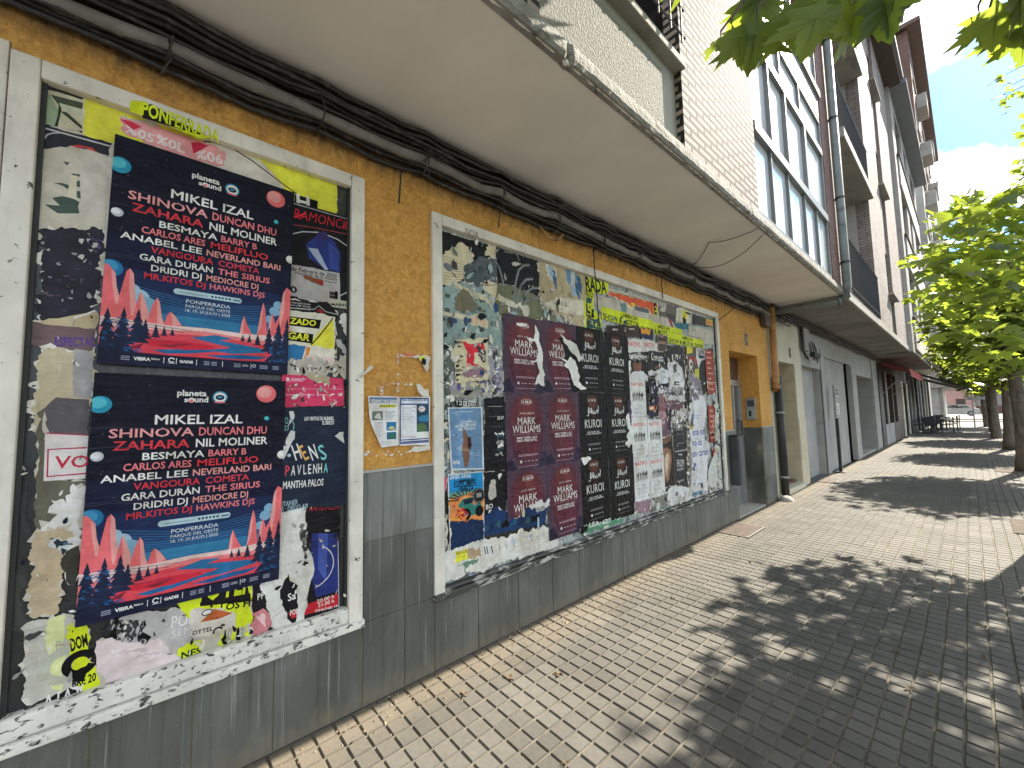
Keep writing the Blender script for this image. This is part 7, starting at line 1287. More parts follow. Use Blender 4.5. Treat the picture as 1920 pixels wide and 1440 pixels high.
b = MB(); b.tube(sag(p[0], p[2], 14, 0.13, 3, 0.002), 0.004, CABLE, 6); tag(b.build('wire', smooth=True, loc=tuple(p[1])), 'lower sagging one of the two thin wires under the pale soffit', 'wire')
b = MB(); q = [on_x(x, y, 0.07) for x, y in ((1012, 425), (1028, 445), (1045, 450), (1055, 440))]; b.tube(q, 0.012, PIPEO, 8); tag(b.build('wire', smooth=True, loc=tuple(q[0])), 'short ochre painted cable loop below the bundle above the wide window', 'wire')
# drain pipe from the facade down to the soffit and back to the wall
dp = empty('drain_pipe', (0.99, 8.45, 3.3), 'grey green drain pipe coming down the brick corner and turning under the soffit', 'pipe')
b = MB(); b.tube([(1.06, 8.45, 9.5), (1.06, 8.45, 3.5), (1.04, 8.45, 3.36), (0.96, 8.43, 3.28)], 0.062, PIPEG, 14); b.build('riser', dp, smooth=True)
b = MB(); b.tube([(0.96, 8.43, 3.28), (0.5, 8.3, 3.265), (0.06, 8.16, 3.25)], 0.062, PIPEG, 14); b.tube([(0.97, 8.43, 3.285), (0.93, 8.42, 3.278)], 0.072, PIPEG, 14); b.build('soffit_run', dp, smooth=True)
for z in (3.9, 5.0, 6.4, 7.8):
    b = MB(); b.tube([(1.06, 8.45, z), (1.06, 8.45, z+0.03)], 0.07, STEEL, 14); b.box(0.985, 1.06, 8.44, 8.46, z, z+0.025, STEEL); b.build('clamp', dp)
op = empty('drain_pipe', (0.08, 8.02, 2.5), 'ochre painted down pipe on the wall corner with an elbow above the black pipe', 'pipe')
b = MB(); b.tube([(0.075, 8.0, 3.3), (0.075, 8.0, 2.02), (0.07, 8.01, 1.93), (0.045, 7.98, 1.84)], 0.055, PIPEO, 14); b.build('riser', op, smooth=True)
b = MB(); b.tube([(0.08, 8.01, 1.95), (0.06, 7.995, 1.87)], 0.066, PIPEO, 14); b.build('elbow_collar', op, smooth=True)
b = MB(); b.bbox(0.005, 0.10, 7.6, 7.86, 2.92, 3.2, pm('old brown box', (0.10, 0.07, 0.05), 0.7, 0.3, 6), 0.02); tag(b.build('junction_box', loc=(0.05, 7.73, 3.0)), 'brown painted junction box under the cables beside the ochre down pipe', 'box')
bp = empty('drain_pipe', (0.07, 8.2, 0), 'black lower down pipe on the corner between ochre and cream walls', 'pipe')
b = MB(); b.tube([(0.07, 8.12, 2.1), (0.07, 8.12, 0.06)], 0.06, STEEL, 14); b.build('riser', bp, smooth=True)
for z in (0.35, 1.45): b = MB(); b.tube([(0.07, 8.12, z), (0.07, 8.12, z+0.03)], 0.068, GALV, 14); b.build('clamp', bp)
b = MB(); b.bbox(0.0, 0.035, 8.215, 8.265, 0.0, 2.75, GALV, 0.006); b.build('edge_strip', bp)
b = MB()
b.bm((lambda bm: (bmesh.ops.create_uvsphere(bm, u_segments=14, v_segments=8, radius=0.13), bm)[1])(bmesh.new()), CONC, Matrix.Translation((0.12, 7.95, -0.03)) @ Matrix.Diagonal((0.9, 1.0, 0.85, 1)))
tag(b.build('corner_stone', smooth=True, loc=(0.12, 7.95, 0)), 'rounded grey guard stone at the foot of the wall corner by the black pipe', 'stone')
# letter box shaped black case beside the door
lbx = empty('wall_case', (0.0, 6.06, 0.85), 'tall dark grey metal case on the wall between wide window and street door', 'box')
b = MB(); b.bbox(0.014, 0.135, 5.965, 6.15, 0.50, 1.17, pm('charcoal metal', (0.055, 0.057, 0.06), 0.45, 0.2, 6, 0.1, 60), 0.012); b.build('case', lbx)
b = MB(); b.bbox(0.136, 0.142, 5.985, 6.13, 0.53, 1.14, GREYD, 0.004); b.build('front_panel', lbx); b = MB(); b.bbox(0.03, 0.14, 5.96, 6.156, 1.171, 1.185, STEEL, 0.004); b.build('lid', lbx)
def plaque(y, z, t, lb):
    s = Sheet(0.0006); s.rect(-0.06, -0.095, 0.06, 0.095, PLAQ); pm('cream enamel', (0.5, 0.45, 0.28), 0.4, 0.1, 9); s.ctext(t, 0, -0.045, 0.09, pm('cream enamel', (0.5, 0.45, 0.28)), maxw=0.04, bold=0.01)
    return tag(s.build('number_plate', 0.004, y, z), lb, 'sign')
plaque(6.93, 2.63, '3', 'small brown number plate over the ochre street door'); plaque(9.25, 2.62, '1', 'small brown number plate over the cream doorway')
# floodlight bracket under the cables
fl = empty('wall_lamp', (0.05, 10.2, 2.95), 'old dark lamp bracket with loose wires under the cables, above the grey shutters', 'lamp')
b = MB(); b.bbox(0.0, 0.1, 10.0, 10.38, 2.72, 3.2, GREYP, 0.01); b.build('mount', fl)
b = MB(); b.bbox(0.1, 0.2, 10.25, 10.75, 2.60, 2.70, STEEL, 0.02); b.build('housing', fl)
b = MB(); [b.tube(sag((0.14, 10.1+k*0.1, 2.9), (0.15, 10.35+k*0.09, 2.5+0.03*(k % 3)), 6, 0.05, k, 0.02), 0.009, STEEL, 5) for k in range(6)]; b.tube([(0.05, 9.98, 3.2), (0.06, 9.97, 2.7), (0.1, 10.1, 2.55)], 0.02, STEEL, 6); b.build('loose_wire', fl, smooth=True)
# menu post standing by the wall
mp_ = empty('notice_post', (0.14, 12.15, 0), 'black post with a narrow white notice panel standing against the grey shopfront', 'sign')
b = MB(); b.bbox(0.11, 0.17, 12.1, 12.18, 0.0, 1.28, STEEL, 0.006); b.bbox(0.05, 0.24, 12.02, 12.26, 0.0, 0.02, STEEL, 0.004); b.build('post', mp_)
b = MB(); b.bbox(0.12, 0.16, 12.02, 12.42, 1.26, 2.05, GALV, 0.01); b.build('frame', mp_)
s = Sheet(0.0008); s.rect(0, 0, 0.32, 0.45, WHT); s.rect(0.02, 0.27, 0.30, 0.43, PGREY); s.rects([(0.03, 0.03+k*0.04, 0.28-0.05*(k % 2), 0.045+k*0.04) for k in range(5)], DGREY); s.rect(0.0, 0.47, 0.32, 0.60, DGREY); s.rect(0.03, 0.5, 0.29, 0.57, PGREY)
n_ = s.build('notice', 0.165-0.14, 12.06-12.15, 1.36, parent=mp_)
# blue scribble on the stone return
s = Sheet(0.0003); p = [(0.02, 0.0), (0.05, 0.05), (0.02, 0.10), (0.07, 0.12), (0.05, 0.18), (0.08, 0.2), (0.04, 0.13), (0.09, 0.06), (0.06, 0.02), (0.10, 0.10)]; s.line(p, 0.008, I(70, 96, 140)); tag(s.build('painted_scribble', 0.0165, 7.5, 0.98), 'small blue scribble painted on the stone dado by the corner', 'graffiti')
# drain grates
GRATE = pm('rusty grate bar', (0.12, 0.085, 0.065), 0.6, 0.35, 12, 0.4, 60, metal=0.3)
def grate(x0, x1, y0, y1, lb):
    g = empty('drain_grate', ((x0+x1)/2, (y0+y1)/2, 0), lb, 'grate')
    b = MB(); b.box(x0, x1, y0, y1, 0.002, 0.0045, BLACKR); b.build('pit', g)  # flat black sheet, its colour stands for the shade down the drain
    b = MB(); e = 0.03
    for q in ((x0, x0+e, y0, y1), (x1-e, x1, y0, y1), (x0+e, x1-e, y0, y0+e), (x0+e, x1-e, y1-e, y1)): b.bbox(q[0], q[1], q[2], q[3], 0.0, 0.010, PAVEF, 0.003)
    b.build('rim', g)
    b = MB(); n = 12
    for k in range(n): xk = x0+e+0.004+(x1-x0-2*e-0.008)*k/n; b.box(xk, xk+(x1-x0-2*e)/n*0.5, y0+e, y1-e, 0.0046, 0.012, GRATE)
    b.build('grate_bars', g)
grate(0.03, 0.40, 5.35, 5.98, 'rusty slotted drain grate in the paving just before the street door'); grate(0.03, 0.36, 10.3, 11.05, 'farther drain grate in the paving before the grey shutters')
# ================================================================ street things far down the pavement
REDA = pm('faded red canvas', (0.36, 0.055, 0.05), 0.8, 0.2, 4); DKA = pm('dark awning canvas', (0.035, 0.033, 0.034), 0.8, 0.2, 4)
aw = empty('awning', (0.0, 22.5, 2.9), 'folded red canvas awning over the bar windows', 'awning')
b = MB(); n = 8
pts = [(0.02, 3.2), (0.5, 3.06), (0.86, 2.9), (0.90, 2.62)]
for (xa, za), (xb, zb) in zip(pts, pts[1:]): b.quad((xa, 20.7, za), (xb, 20.7, zb), (xb, 26.2, zb), (xa, 26.2, za), REDA); b.quad((xa, 20.7, za-0.012), (xa, 26.2, za-0.012), (xb, 26.2, zb-0.012), (xb, 20.7, zb-0.012), REDA)
b.build('canvas', aw)
b = MB(); [b.tube([(0.02, y, 2.0), (0.84, y, 2.88)], 0.016, GALV, 6) for y in (21.2, 24.6)]; b.build('arm', aw)
aw = empty('awning', (0.0, 33, 3.3), 'large dark open awning reaching far out over the café tables', 'awning')
b = MB(); b.bbox(-0.02, 0.1, 30.9, 36.4, 3.38, 3.55, STEEL, 0.02)
for k in range(2): b.quad((0.05, 31, 3.5-k*0.015), (2.45, 31, 2.28-k*0.015), (2.45, 36.3, 2.28-k*0.015), (0.05, 36.3, 3.5-k*0.015), DKA)
b.quad((2.45, 31, 2.28), (2.45, 31, 2.05), (2.45, 36.3, 2.05), (2.45, 36.3, 2.28), DKA); b.build('canvas', aw)
b = MB(); [b.tube([(0.04, y, 3.2), (1.2, y, 2.72), (2.42, y, 2.24)], 0.03, GALV, 6) for y in (31.15, 33.6, 36.1)]; b.build('arm', aw)
RAT = pm('dark woven resin', (0.03, 0.028, 0.027), 0.6, 0.3, 20, 0.3, 120)
def chair():
    c = empty('cafe_chair', (0, 0, 0)); m = MB(); m.bbox(-0.23, 0.23, -0.23, 0.23, 0.43, 0.47, RAT, 0.015); m.build('seat', c)
    m = MB(); m.bbox(-0.24, -0.20, -0.22, 0.22, 0.52, 0.86, RAT, 0.015); m.build('backrest', c)
    for sx in (-1, 1):
        for sy in (-1, 1):
            m = MB(); m.tube([(sx*0.2, sy*0.2, 0.44), (sx*0.22, sy*0.21, 0.0)], 0.014, STEEL, 6); m.build('leg', c)
    for sy in (-1, 1):
        m = MB(); m.tube([(-0.22, sy*0.21, 0.86), (-0.22, sy*0.23, 0.45)], 0.014, STEEL, 6); m.tube([(-0.2, sy*0.24, 0.66), (0.2, sy*0.24, 0.66), (0.21, sy*0.22, 0.45)], 0.014, STEEL, 6); m.build('armrest', c)
    return c
def table():
    c = empty('cafe_table', (0, 0, 0)); m = MB(); m.bbox(-0.33, 0.33, -0.33, 0.33, 0.70, 0.735, RAT, 0.01); m.build('tabletop', c)
    m = MB(); m.tube([(0, 0, 0.70), (0, 0, 0.03)], 0.03, STEEL, 8); m.build('leg', c); m = MB(); m.bbox(-0.24, 0.24, -0.24, 0.24, 0, 0.03, STEEL, 0.008); m.build('base', c); return c
ch = chair(); tb = table(); f1 = True
tabs = ((0.75, 31.6), (0.85, 34.2), (0.9, 37.0))
tl = ('dark café table nearest to the green doorway, among dark chairs', 'dark café table in the middle of the terrace under the open awning', 'dark café table at the far end of the terrace')
for k, (x, y) in enumerate(tabs):
    t = tb if k == 0 else copy_tree(tb); t.location = (x, y, 0); tag(t, tl[k], 'table', 'café tables')
    for q, (dx, dy, rz) in enumerate(((0.62, 0.05, 178), (-0.05, -0.62, 92), (-0.02, 0.64, -88), (-0.55, 0.1, 3))):
        c = ch if f1 else copy_tree(ch); f1 = False; c.location = (x+dx, y+dy, 0); c.rotation_euler = (0, 0, R(rz+(k*7+q*5) % 13)); tag(c, 'dark woven café chair drawn up to a terrace table under the dark awning', 'chair', 'café chairs')
# street sign and lamp post at the crossing
sg = empty('street_sign', (2.35, 40, 0), 'slim grey pole with a small white sign near the far crossing', 'sign')
b = MB(); b.tube([(2.35, 40, 0), (2.35, 40, 2.9)], 0.035, GALV, 8); b.build('pole', sg); b = MB(); b.bbox(2.2, 2.42, 39.9, 39.94, 2.35, 3.05, WHITEF, 0.01); b.build('sign_panel', sg); b = MB(); b.bbox(2.1, 2.9, 39.9, 39.95, 1.78, 1.98, GALV, 0.02); b.build('arrow_board', sg)
# parked car
CARP = pm('silver car paint', (0.42, 0.43, 0.44), 0.25, 0.05, 2, 0, metal=0.6); TYRE = pm('tyre', (0.02, 0.02, 0.02), 0.8)
car = empty('parked_car', (0.9, 78, 0), 'silver car parked across the far end of the street behind the café tables', 'car')
prof = [(-2.1, 0.35), (-2.1, 0.75), (-1.9, 0.9), (-1.2, 0.98), (-0.6, 1.42), (0.9, 1.45), (1.5, 1.0), (2.05, 0.85), (2.12, 0.4), (1.9, 0.3), (-1.95, 0.28)]
def extrude(prof, y0, y1, mat, M): 
    n = len(prof); m = MB(); m.add([(x, y0, z) for x, z in prof]+[(x, y1, z) for x, z in prof], [tuple(range(n))[::-1], tuple(range(n, 2*n))]+[(i, (i+1) % n, (i+1) % n+n, i+n) for i in range(n)], mat); m.v = [tuple(M @ Vector(v)) for v in m.v]; return m
Mc = Matrix.Translation((0.9, 78, 0))
extrude(prof, -0.85, 0.85, CARP, Mc).build('body', car)
extrude([(-1.0, 1.0), (-0.55, 1.37), (0.85, 1.40), (1.3, 1.02)], -0.86, -0.851, DKGLASS, Mc).build('side_window', car)
for x in (-1.3, 1.3):
    for y in (-0.8, 0.8): m = MB(); m.tube([(0.9+x, 78+y-0.09, 0.31), (0.9+x, 78+y+0.09, 0.31)], 0.31, TYRE, 16); w_ = m.build('wheel', car); m = MB(); m.tube([(0.9+x, 78+y-0.1, 0.31), (0.9+x, 78+y+0.1, 0.31)], 0.19, GALV, 12); m.build('rim', w_)
# person walking away
def skin(name, pts, edges, rad, mat, parent=None):
    me = bpy.data.meshes.new(name); me.from_pydata(pts, edges, []); o = bpy.data.objects.new(name, me); COL.objects.link(o)
    md = o.modifiers.new('s', 'SKIN'); 
    for i, r_ in enumerate(rad): me.skin_vertices[0].data[i].radius = (r_, r_) if not hasattr(r_, '__len__') else r_
    me.skin_vertices[0].data[0].use_root = True
    o.modifiers.new('d', 'SUBSURF').levels = 2
    bpy.context.view_layer.update(); m2 = bpy.data.meshes.new_from_object(o.evaluated_get(bpy.context.evaluated_depsgraph_get())); o.modifiers.clear(); o.data = m2; m2.materials.clear(); m2.materials.append(mat)
    m2.polygons.foreach_set('use_smooth', [True]*len(m2.polygons))
    if parent: o.parent = parent
    return o
SKM = pm('skin', (0.42, 0.25, 0.18), 0.6, 0.05); CLT = pm('teal cloth', (0.03, 0.22, 0.24), 0.8, 0.1); CLD = pm('dark cloth', (0.03, 0.03, 0.04), 0.8); HAIR = pm('dark hair', (0.02, 0.015, 0.012), 0.6)
P_ = [(0, 0, 0.95), (0, 0, 1.15), (0, 0.01, 1.38), (0, 0.01, 1.50), (0, 0.03, 1.62), (0, 0.04, 1.70), (0.1, 0, 0.90), (0.1, 0.14, 0.50), (0.1, 0.05, 0.08), (0.1, 0.18, 0.03), (-0.1, 0, 0.90), (-0.1, -0.05, 0.50), (-0.1, -0.28, 0.12), (-0.1, -0.2, 0.04), (0.2, 0.01, 1.38), (0.25, -0.1, 1.10), (0.24, 0.02, 0.86), (0.24, 0.06, 0.76), (-0.2, 0.01, 1.38), (-0.25, 0.08, 1.10), (-0.24, 0.22, 0.92), (-0.24, 0.27, 0.84)]
E_ = [(0, 1), (1, 2), (2, 3), (3, 4), (4, 5), (0, 6), (6, 7), (7, 8), (8, 9), (0, 10), (10, 11), (11, 12), (12, 13), (2, 14), (14, 15), (15, 16), (16, 17), (2, 18), (18, 19), (19, 20), (20, 21)]
Rd = [(0.15, 0.10), (0.13, 0.09), (0.15, 0.10), 0.05, 0.095, 0.07, 0.085, 0.06, 0.042, 0.035, 0.085, 0.06, 0.042, 0.035, 0.055, 0.042, 0.033, 0.035, 0.055, 0.042, 0.033, 0.035]
pe = skin('person', P_, E_, Rd, SKM); pe.location = (3.25, 62, 0); pe.rotation_euler = (0, 0, R(70)); tag(pe, 'person in a teal top and dark trousers walking across the bright end of the street', 'person')
skin('shirt', [P_[i] for i in (1, 2, 14, 15, 18, 19, 0)], [(0, 1), (1, 2), (2, 3), (1, 4), (4, 5), (0, 6)], [(0.15, 0.11), (0.17, 0.12), 0.07, 0.058, 0.07, 0.058, (0.165, 0.115)], CLT, pe)
skin('trousers', [P_[i] for i in (0, 6, 7, 8, 10, 11, 12)], [(0, 1), (1, 2), (2, 3), (0, 4), (4, 5), (5, 6)], [(0.16, 0.115), 0.1, 0.072, 0.055, 0.1, 0.072, 0.055], CLD, pe)
skin('hair', [(0, 0.02, 1.68), (0, 0.01, 1.74)], [(0, 1)], [0.095, 0.075], HAIR, pe)
bn = empty('dark_object', (3.55, 24, 0), 'dark blue drum standing in for an unidentified dark object beyond the nearest visible trunk', 'bin')  # plain drum added in place of an unidentified dark object
b = MB(); b.tube([(3.55, 24, 0.1), (3.55, 24, 0.85)], 0.24, pm('dark blue steel', (0.02, 0.035, 0.07), 0.5), 14, r1=0.27); b.build('drum', bn); b = MB(); b.tube([(3.55, 24, 0.86), (3.55, 24, 0.92)], 0.29, STEEL, 14); b.build('rim', bn); b = MB(); b.tube([(3.55, 24, 0), (3.55, 24, 0.1)], 0.06, STEEL, 8); b.build('foot', bn)

# ================================================================ trees
def mat_leaf(name, diff, trans, k=0.5):
    m = bpy.data.materials.new(name); m.use_nodes = True; t = m.node_tree; n = t.nodes; l = t.links; b = n['Principled BSDF']
    at = n.new('ShaderNodeAttribute'); at.attribute_name = 'rnd'
    c = ramp(t, at.outputs['Fac'], (0.0, tuple(x*0.65 for x in diff)), (0.6, diff), (1.0, (diff[0]*1.7, diff[1]*1.3, diff[2]*0.9)))
    c = mixc(t, c, ramp(t, noise(t, posn(t), 30, 4), (0.3, 0.8), (0.7, 1.15)), 0.7, 'MULTIPLY')
    l.new(c, b.inputs['Base Color']); b.inputs['Roughness'].default_value = 0.45
    tr = n.new('ShaderNodeBsdfTranslucent'); c2 = ramp(t, at.outputs['Fac'], (0.0, tuple(x*0.6 for x in trans)), (1.0, tuple(x*1.25 for x in trans))); l.new(c2, tr.inputs['Color'])
    mx_ = n.new('ShaderNodeMixShader'); mx_.inputs[0].default_value = k; l.new(b.outputs[0], mx_.inputs[1]); l.new(tr.outputs[0], mx_.inputs[2]); l.new(mx_.outputs[0], n['Material Output'].inputs[0]); return m
LEAF = mat_leaf('maple leaf', (0.065, 0.115, 0.028), (0.46, 0.58, 0.06), 0.44); VEIN = mat_leaf('leaf vein', (0.11, 0.15, 0.05), (0.20, 0.26, 0.05))
BARK = pm('maple bark', (0.14, 0.115, 0.09), 0.9, 0.35, 9, 0.9, 40, 0.02, stretch=(1, 1, 0.3), dirt=(0.06, 0.055, 0.045), dthr=(0.5, 0.65), dscale=9)
def outline():
    tips = [(-112, 0.46), (-58, 0.78), (0, 1.0), (58, 0.78), (112, 0.46)]; out = [(0.03, -0.02)]
    def pol(a, r_): a = R(90-a); return (r_*math.cos(a), 0.33+r_*math.sin(a)*0.67)
    seq = []
    half = [(168, 0.36), (140, 0.42), (126, 0.50), (112, 0.62), (104, 0.44), (92, 0.40), (84, 0.42), (74, 0.60), (66, 0.56), (56, 0.92), (48, 0.64), (40, 0.62), (30, 0.40), (22, 0.58), (17, 0.56), (9, 0.82), (6, 0.80), (0, 1.0)]
    pts = [pol(-a, r_) for a, r_ in half]+[pol(a, r_) for a, r_ in half[-2::-1]]
    return [(-0.015, 0.0)]+pts+[(0.015, 0.0)]
OUT = outline()
SIMPLE = [OUT[i] for i in (0, 2, 4, 6, 8, 10, 13, 16, 18, 20, 23, 26, 28, 30, 32, 34, 36) if i < len(OUT)]
LOBES = [(0, 1.0), (-56, 0.92), (56, 0.92), (-112, 0.6), (112, 0.6)]
class Crown:
    def __init__(s): s.mb = MB(); s.rn = []
    def leaf(s, p, direc, nrm, size, rnd, detail=False):
        d = direc.normalized(); nrm = (nrm-d*nrm.dot(d)).normalized(); sd = d.cross(nrm)
        pts = OUT if detail else SIMPLE
        fold = 0.22
        V = []
        for x, y in pts:
            z = -fold*abs(x)*0.6-0.18*y*y+0.03*math.sin(x*19+y*7)
            V.append(p+sd*(x*size*1.08)+d*(y*size)+nrm*(z*size))
        c0 = p+d*(0.33*size)+nrm*(0.012*size)
        n = len(V); s.mb.add([c0]+V, [(0, i+1, (i+1) % n+1) for i in range(n)], LEAF); s.rn += [rnd]*n
        if detail:
            for a, r_ in LOBES:
                a_ = R(90-a); q = (r_*0.9*math.cos(a_), 0.33+r_*0.9*math.sin(a_)*0.67); x, y = q; e = p+sd*(x*size*1.08)+d*(y*size)+nrm*((-fold*abs(x)*0.6-0.18*y*y)*size)
                w_ = 0.006*size/0.2; 
                for off in (0.0025, -0.0025): o_ = nrm*off; s.mb.add([c0+sd*w_*0.3+d*0+o_, c0-sd*w_*0.3+o_, e+o_], [(0, 1, 2)], VEIN); s.rn += [rnd]
    def spray(s, c, n, rad, size, rg, keep=None, detail=False, flat=0.45, hang=0.35):
        for k in range(n):
            a = rg.uniform(0, 6.283); r_ = rad*math.sqrt(rg.random())
            p = Vector(c)+Vector((r_*math.cos(a), r_*math.sin(a), rg.gauss(0, rad*flat)))
            d = Vector((math.cos(a+rg.gauss(0, 0.7)), math.sin(a+rg.gauss(0, 0.7)), -hang+rg.gauss(0, 0.3)))
            nr = Vector((rg.gauss(0, 0.35), rg.gauss(0, 0.35), 1))
            if keep and not keep(p, d*size): continue
            s.leaf(p, d, nr, size*rg.uniform(0.7, 1.15), rg.random(), detail)
    def build(s, name, parent): s.mb.rnd = s.rn; return s.mb.build(name, parent, smooth=True)
def in_poly(x, y, P):
    c = False; n = len(P)
    for i in range(n):
        (x0, y0), (x1, y1) = P[i], P[(i+1) % n]
        if (y0 > y) != (y1 > y) and x < (x1-x0)*(y-y0)/(y1-y0)+x0: c = not c
    return c
GT = 'street trees along the kerb'
def trunk(parent, x, y, h, r_, limbs, seed):
    rg = random.Random(seed); b = MB(); pts = []; rr = []
    for i in range(9): f_ = i/8; pts.append(Vector((x+0.025*math.sin(seed+f_*4), y+0.03*math.cos(seed*2+f_*3), h*f_-0.01))); rr.append(r_*(1.35 if i == 0 else 1.08 if i == 1 else 1.0-0.35*f_))
    b.tube(pts, rr, BARK, 12)
    for e in limbs:
        e = Vector(e); p0 = pts[rg.choice((6, 7, 8))]; m_ = (p0+e)/2+Vector((rg.gauss(0, 0.08), rg.gauss(0, 0.08), 0.18)); q = p0+(m_-p0)*0.5+Vector((0, 0, 0.04)); b.tube([p0, q, m_, (m_+e)/2+Vector((0, 0, 0.03)), e], [r_*0.42, r_*0.34, r_*0.24, r_*0.15, r_*0.07], BARK, 7)
    return b.build('trunk', parent, smooth=True)
def pit(y, x): 
    b = MB(); b.box(x-0.45, x+0.45, y-0.45, y+0.45, 0.002, 0.008, pm('tree pit soil', (0.09, 0.07, 0.05), 0.95, 0.4, 12, 0.9, 60, 0.02)); o = b.build('tree_pit', loc=(x, y, 0)); return tag(o, None, None, None, 'structure')
# tree next to the camera, outside the frame on the right: only its hanging sprays are seen
t0 = empty('maple_tree', (2.98, 1.7, 0), 'maple beside the viewer whose big hanging leaves enter at the top of the picture', 'tree', GT)
c = Crown(); rg = random.Random(3)
def out_of_frame(p, d):
    for q in (p, p+d, p+d*0.5):
        u = project(q)
        if u and -40 < u[0] < 1990 and -25 < u[1] < 1500: return False
    return True
for k in range(150):
    a = rg.uniform(0, 6.283); r_ = rg.random()**0.5; z = rg.uniform(-1, 1); q = math.sqrt(1-z*z)*r_
    c.spray((2.9+1.7*q*math.cos(a), 1.9+1.9*q*math.sin(a), 4.3+1.35*z), 12, 0.34, 0.17, rg, out_of_frame)
tw = []
def hang(px, py, r_, size, ang, tilt=0.0):
    p = along(px, py, r_); view = (p-CAM).normalized(); side = RIGHT*math.sin(R(ang))+DOWN*math.cos(R(ang)); nr = -view*(0.65)+Vector((0, 0, 0.75))+RIGHT*tilt
    c.leaf(p, side+view*0.35, nr, size*0.67, rg.random(), True); tw.append(p)
for (px, py, r_, sz, an, ti) in ((1372, 45, 1.55, 0.17, 20, 0.1), (1420, 30, 1.6, 0.20, -8, 0.2), (1352, 68, 1.6, 0.10, -40, -0.5), (1470, 5, 1.55, 0.19, 25, -0.1), (1510, -15, 1.6, 0.20, 5, 0.1), (1545, -5, 1.5, 0.19, -20, 0.3), (1475, 45, 1.7, 0.09, 10, 0.4), (1500, 60, 1.75, 0.085, -15, -0.3), (1575, -25, 1.6, 0.20, 15, 0.0), (1605, 5, 1.5, 0.19, -12, 0.6), (1640, -35, 1.5, 0.2, 10, -0.3), (1600, 10, 1.8, 0.15, 40, -0.4), (1655, -35, 1.5, 0.19, 20, 0.1), (1700, -30, 1.55, 0.14, -5, 0.5), (1560, 30, 1.8, 0.11, 30, 0.2), (1405, -20, 1.7, 0.17, 10, 0.0), (1440, -30, 1.7, 0.19, -30, 0.2), (1535, 25, 1.75, 0.12, 55, 0.0), (1640, 20, 1.7, 0.12, -35, 0.3),
                         (1835, 20, 2.2, 0.17, 20, 0.1), (1870, 0, 2.1, 0.19, -5, 0.2), (1905, 10, 2.2, 0.18, 10, -0.2), (1850, 45, 2.3, 0.13, 40, 0.2), (1890, 40, 2.3, 0.16, -25, 0.1), (1925, 40, 2.2, 0.17, -10, 0.0), (1900, -25, 2.1, 0.2, 30, 0.1)): hang(px, py, r_, sz, an, ti)
c.build('crown', t0)
b = MB(); base = Vector((2.98, 1.7, 2.5))
trunk(t0, 2.98, 1.7, 2.7, 0.12, [(2.2, 2.2, 4.2), (3.6, 2.4, 4.4), (3.4, 1.0, 4.6), (2.6, 0.9, 4.4), (2.9, 2.9, 4.5)], 3)
hub1 = Vector((2.25, 1.55, 3.35)); hub2 = Vector((2.55, 2.3, 3.5))
b.tube([Vector((2.97, 1.7, 2.65)), Vector((2.75, 1.65, 3.15)), hub1], [0.04, 0.025, 0.012], BARK, 7); b.tube([Vector((2.97, 1.7, 2.65)), Vector((2.8, 2.0, 3.2)), hub2], [0.035, 0.02, 0.01], BARK, 7)
subs = []
for p in tw:
    q = next((g for g in subs if (g[0]-p).length < 0.42), None)
    if q is None: subs.append([p.copy(), [p]])
    else: q[1].append(p)
for c0, ps in subs:
    m_ = sum(ps, Vector())/len(ps)+Vector((0.05, 0.03, 0.24)); h = hub1 if (m_-hub1).length < (m_-hub2).length else hub2
    b.tube([h, (h+m_)/2+Vector((0, 0, 0.05)), m_], [0.010, 0.008, 0.006], BARK, 6)
    for p in ps: b.tube([m_, (m_+p)/2+Vector((0, 0, 0.04)), p+Vector((0, 0, 0.015)), p], [0.005, 0.004, 0.003, 0.002], BARK, 5)
b.build('twigs', t0, smooth=True)
pit(1.7, 2.98)
# first tree in view, its trunk just outside the right edge
t1 = empty('maple_tree', (2.95, 8.15, 0), 'nearest maple in view, its sunlit leaves filling the right edge above the pavement', 'tree', GT)
SIL = [(2400, -300), (1935, -300), (1928, 330), (1885, 358), (1850, 372), (1800, 362), (1785, 392), (1745, 396), (1745, 430), (1768, 450), (1745, 468), (1700, 482), (1695, 505), (1738, 520), (1742, 545), (1696, 558), (1692, 580), (1736, 592), (1742, 640), (1770, 662), (1800, 690), (1850, 700), (1900, 690), (1960, 720), (2400, 740)]
def keep1(p, d):
    u = project(p+d*0.5)
    if u is None: return False
    w_ = project(p+d)
    return (in_poly(u[0], u[1], SIL) and in_poly(w_[0], w_[1], SIL)) or u[0] > 2000
c = Crown(); rg = random.Random(11)
lim = []
for k in range(150):
    a = rg.uniform(0, 6.283); z = rg.uniform(-1, 1); q = math.sqrt(1-z*z); f_ = rg.uniform(0.55, 1.0)
    ce = Vector((2.7+1.3*f_*q*math.cos(a), 7.9+1.5*f_*q*math.sin(a), 3.75+1.3*f_*z))
    if k % 12 == 0 and keep1(ce, Vector((0, 0, 0.1))) and z > -0.3: lim.append(ce)
    c.spray(ce, 7, 0.30, 0.165, rg, keep1, flat=0.6)
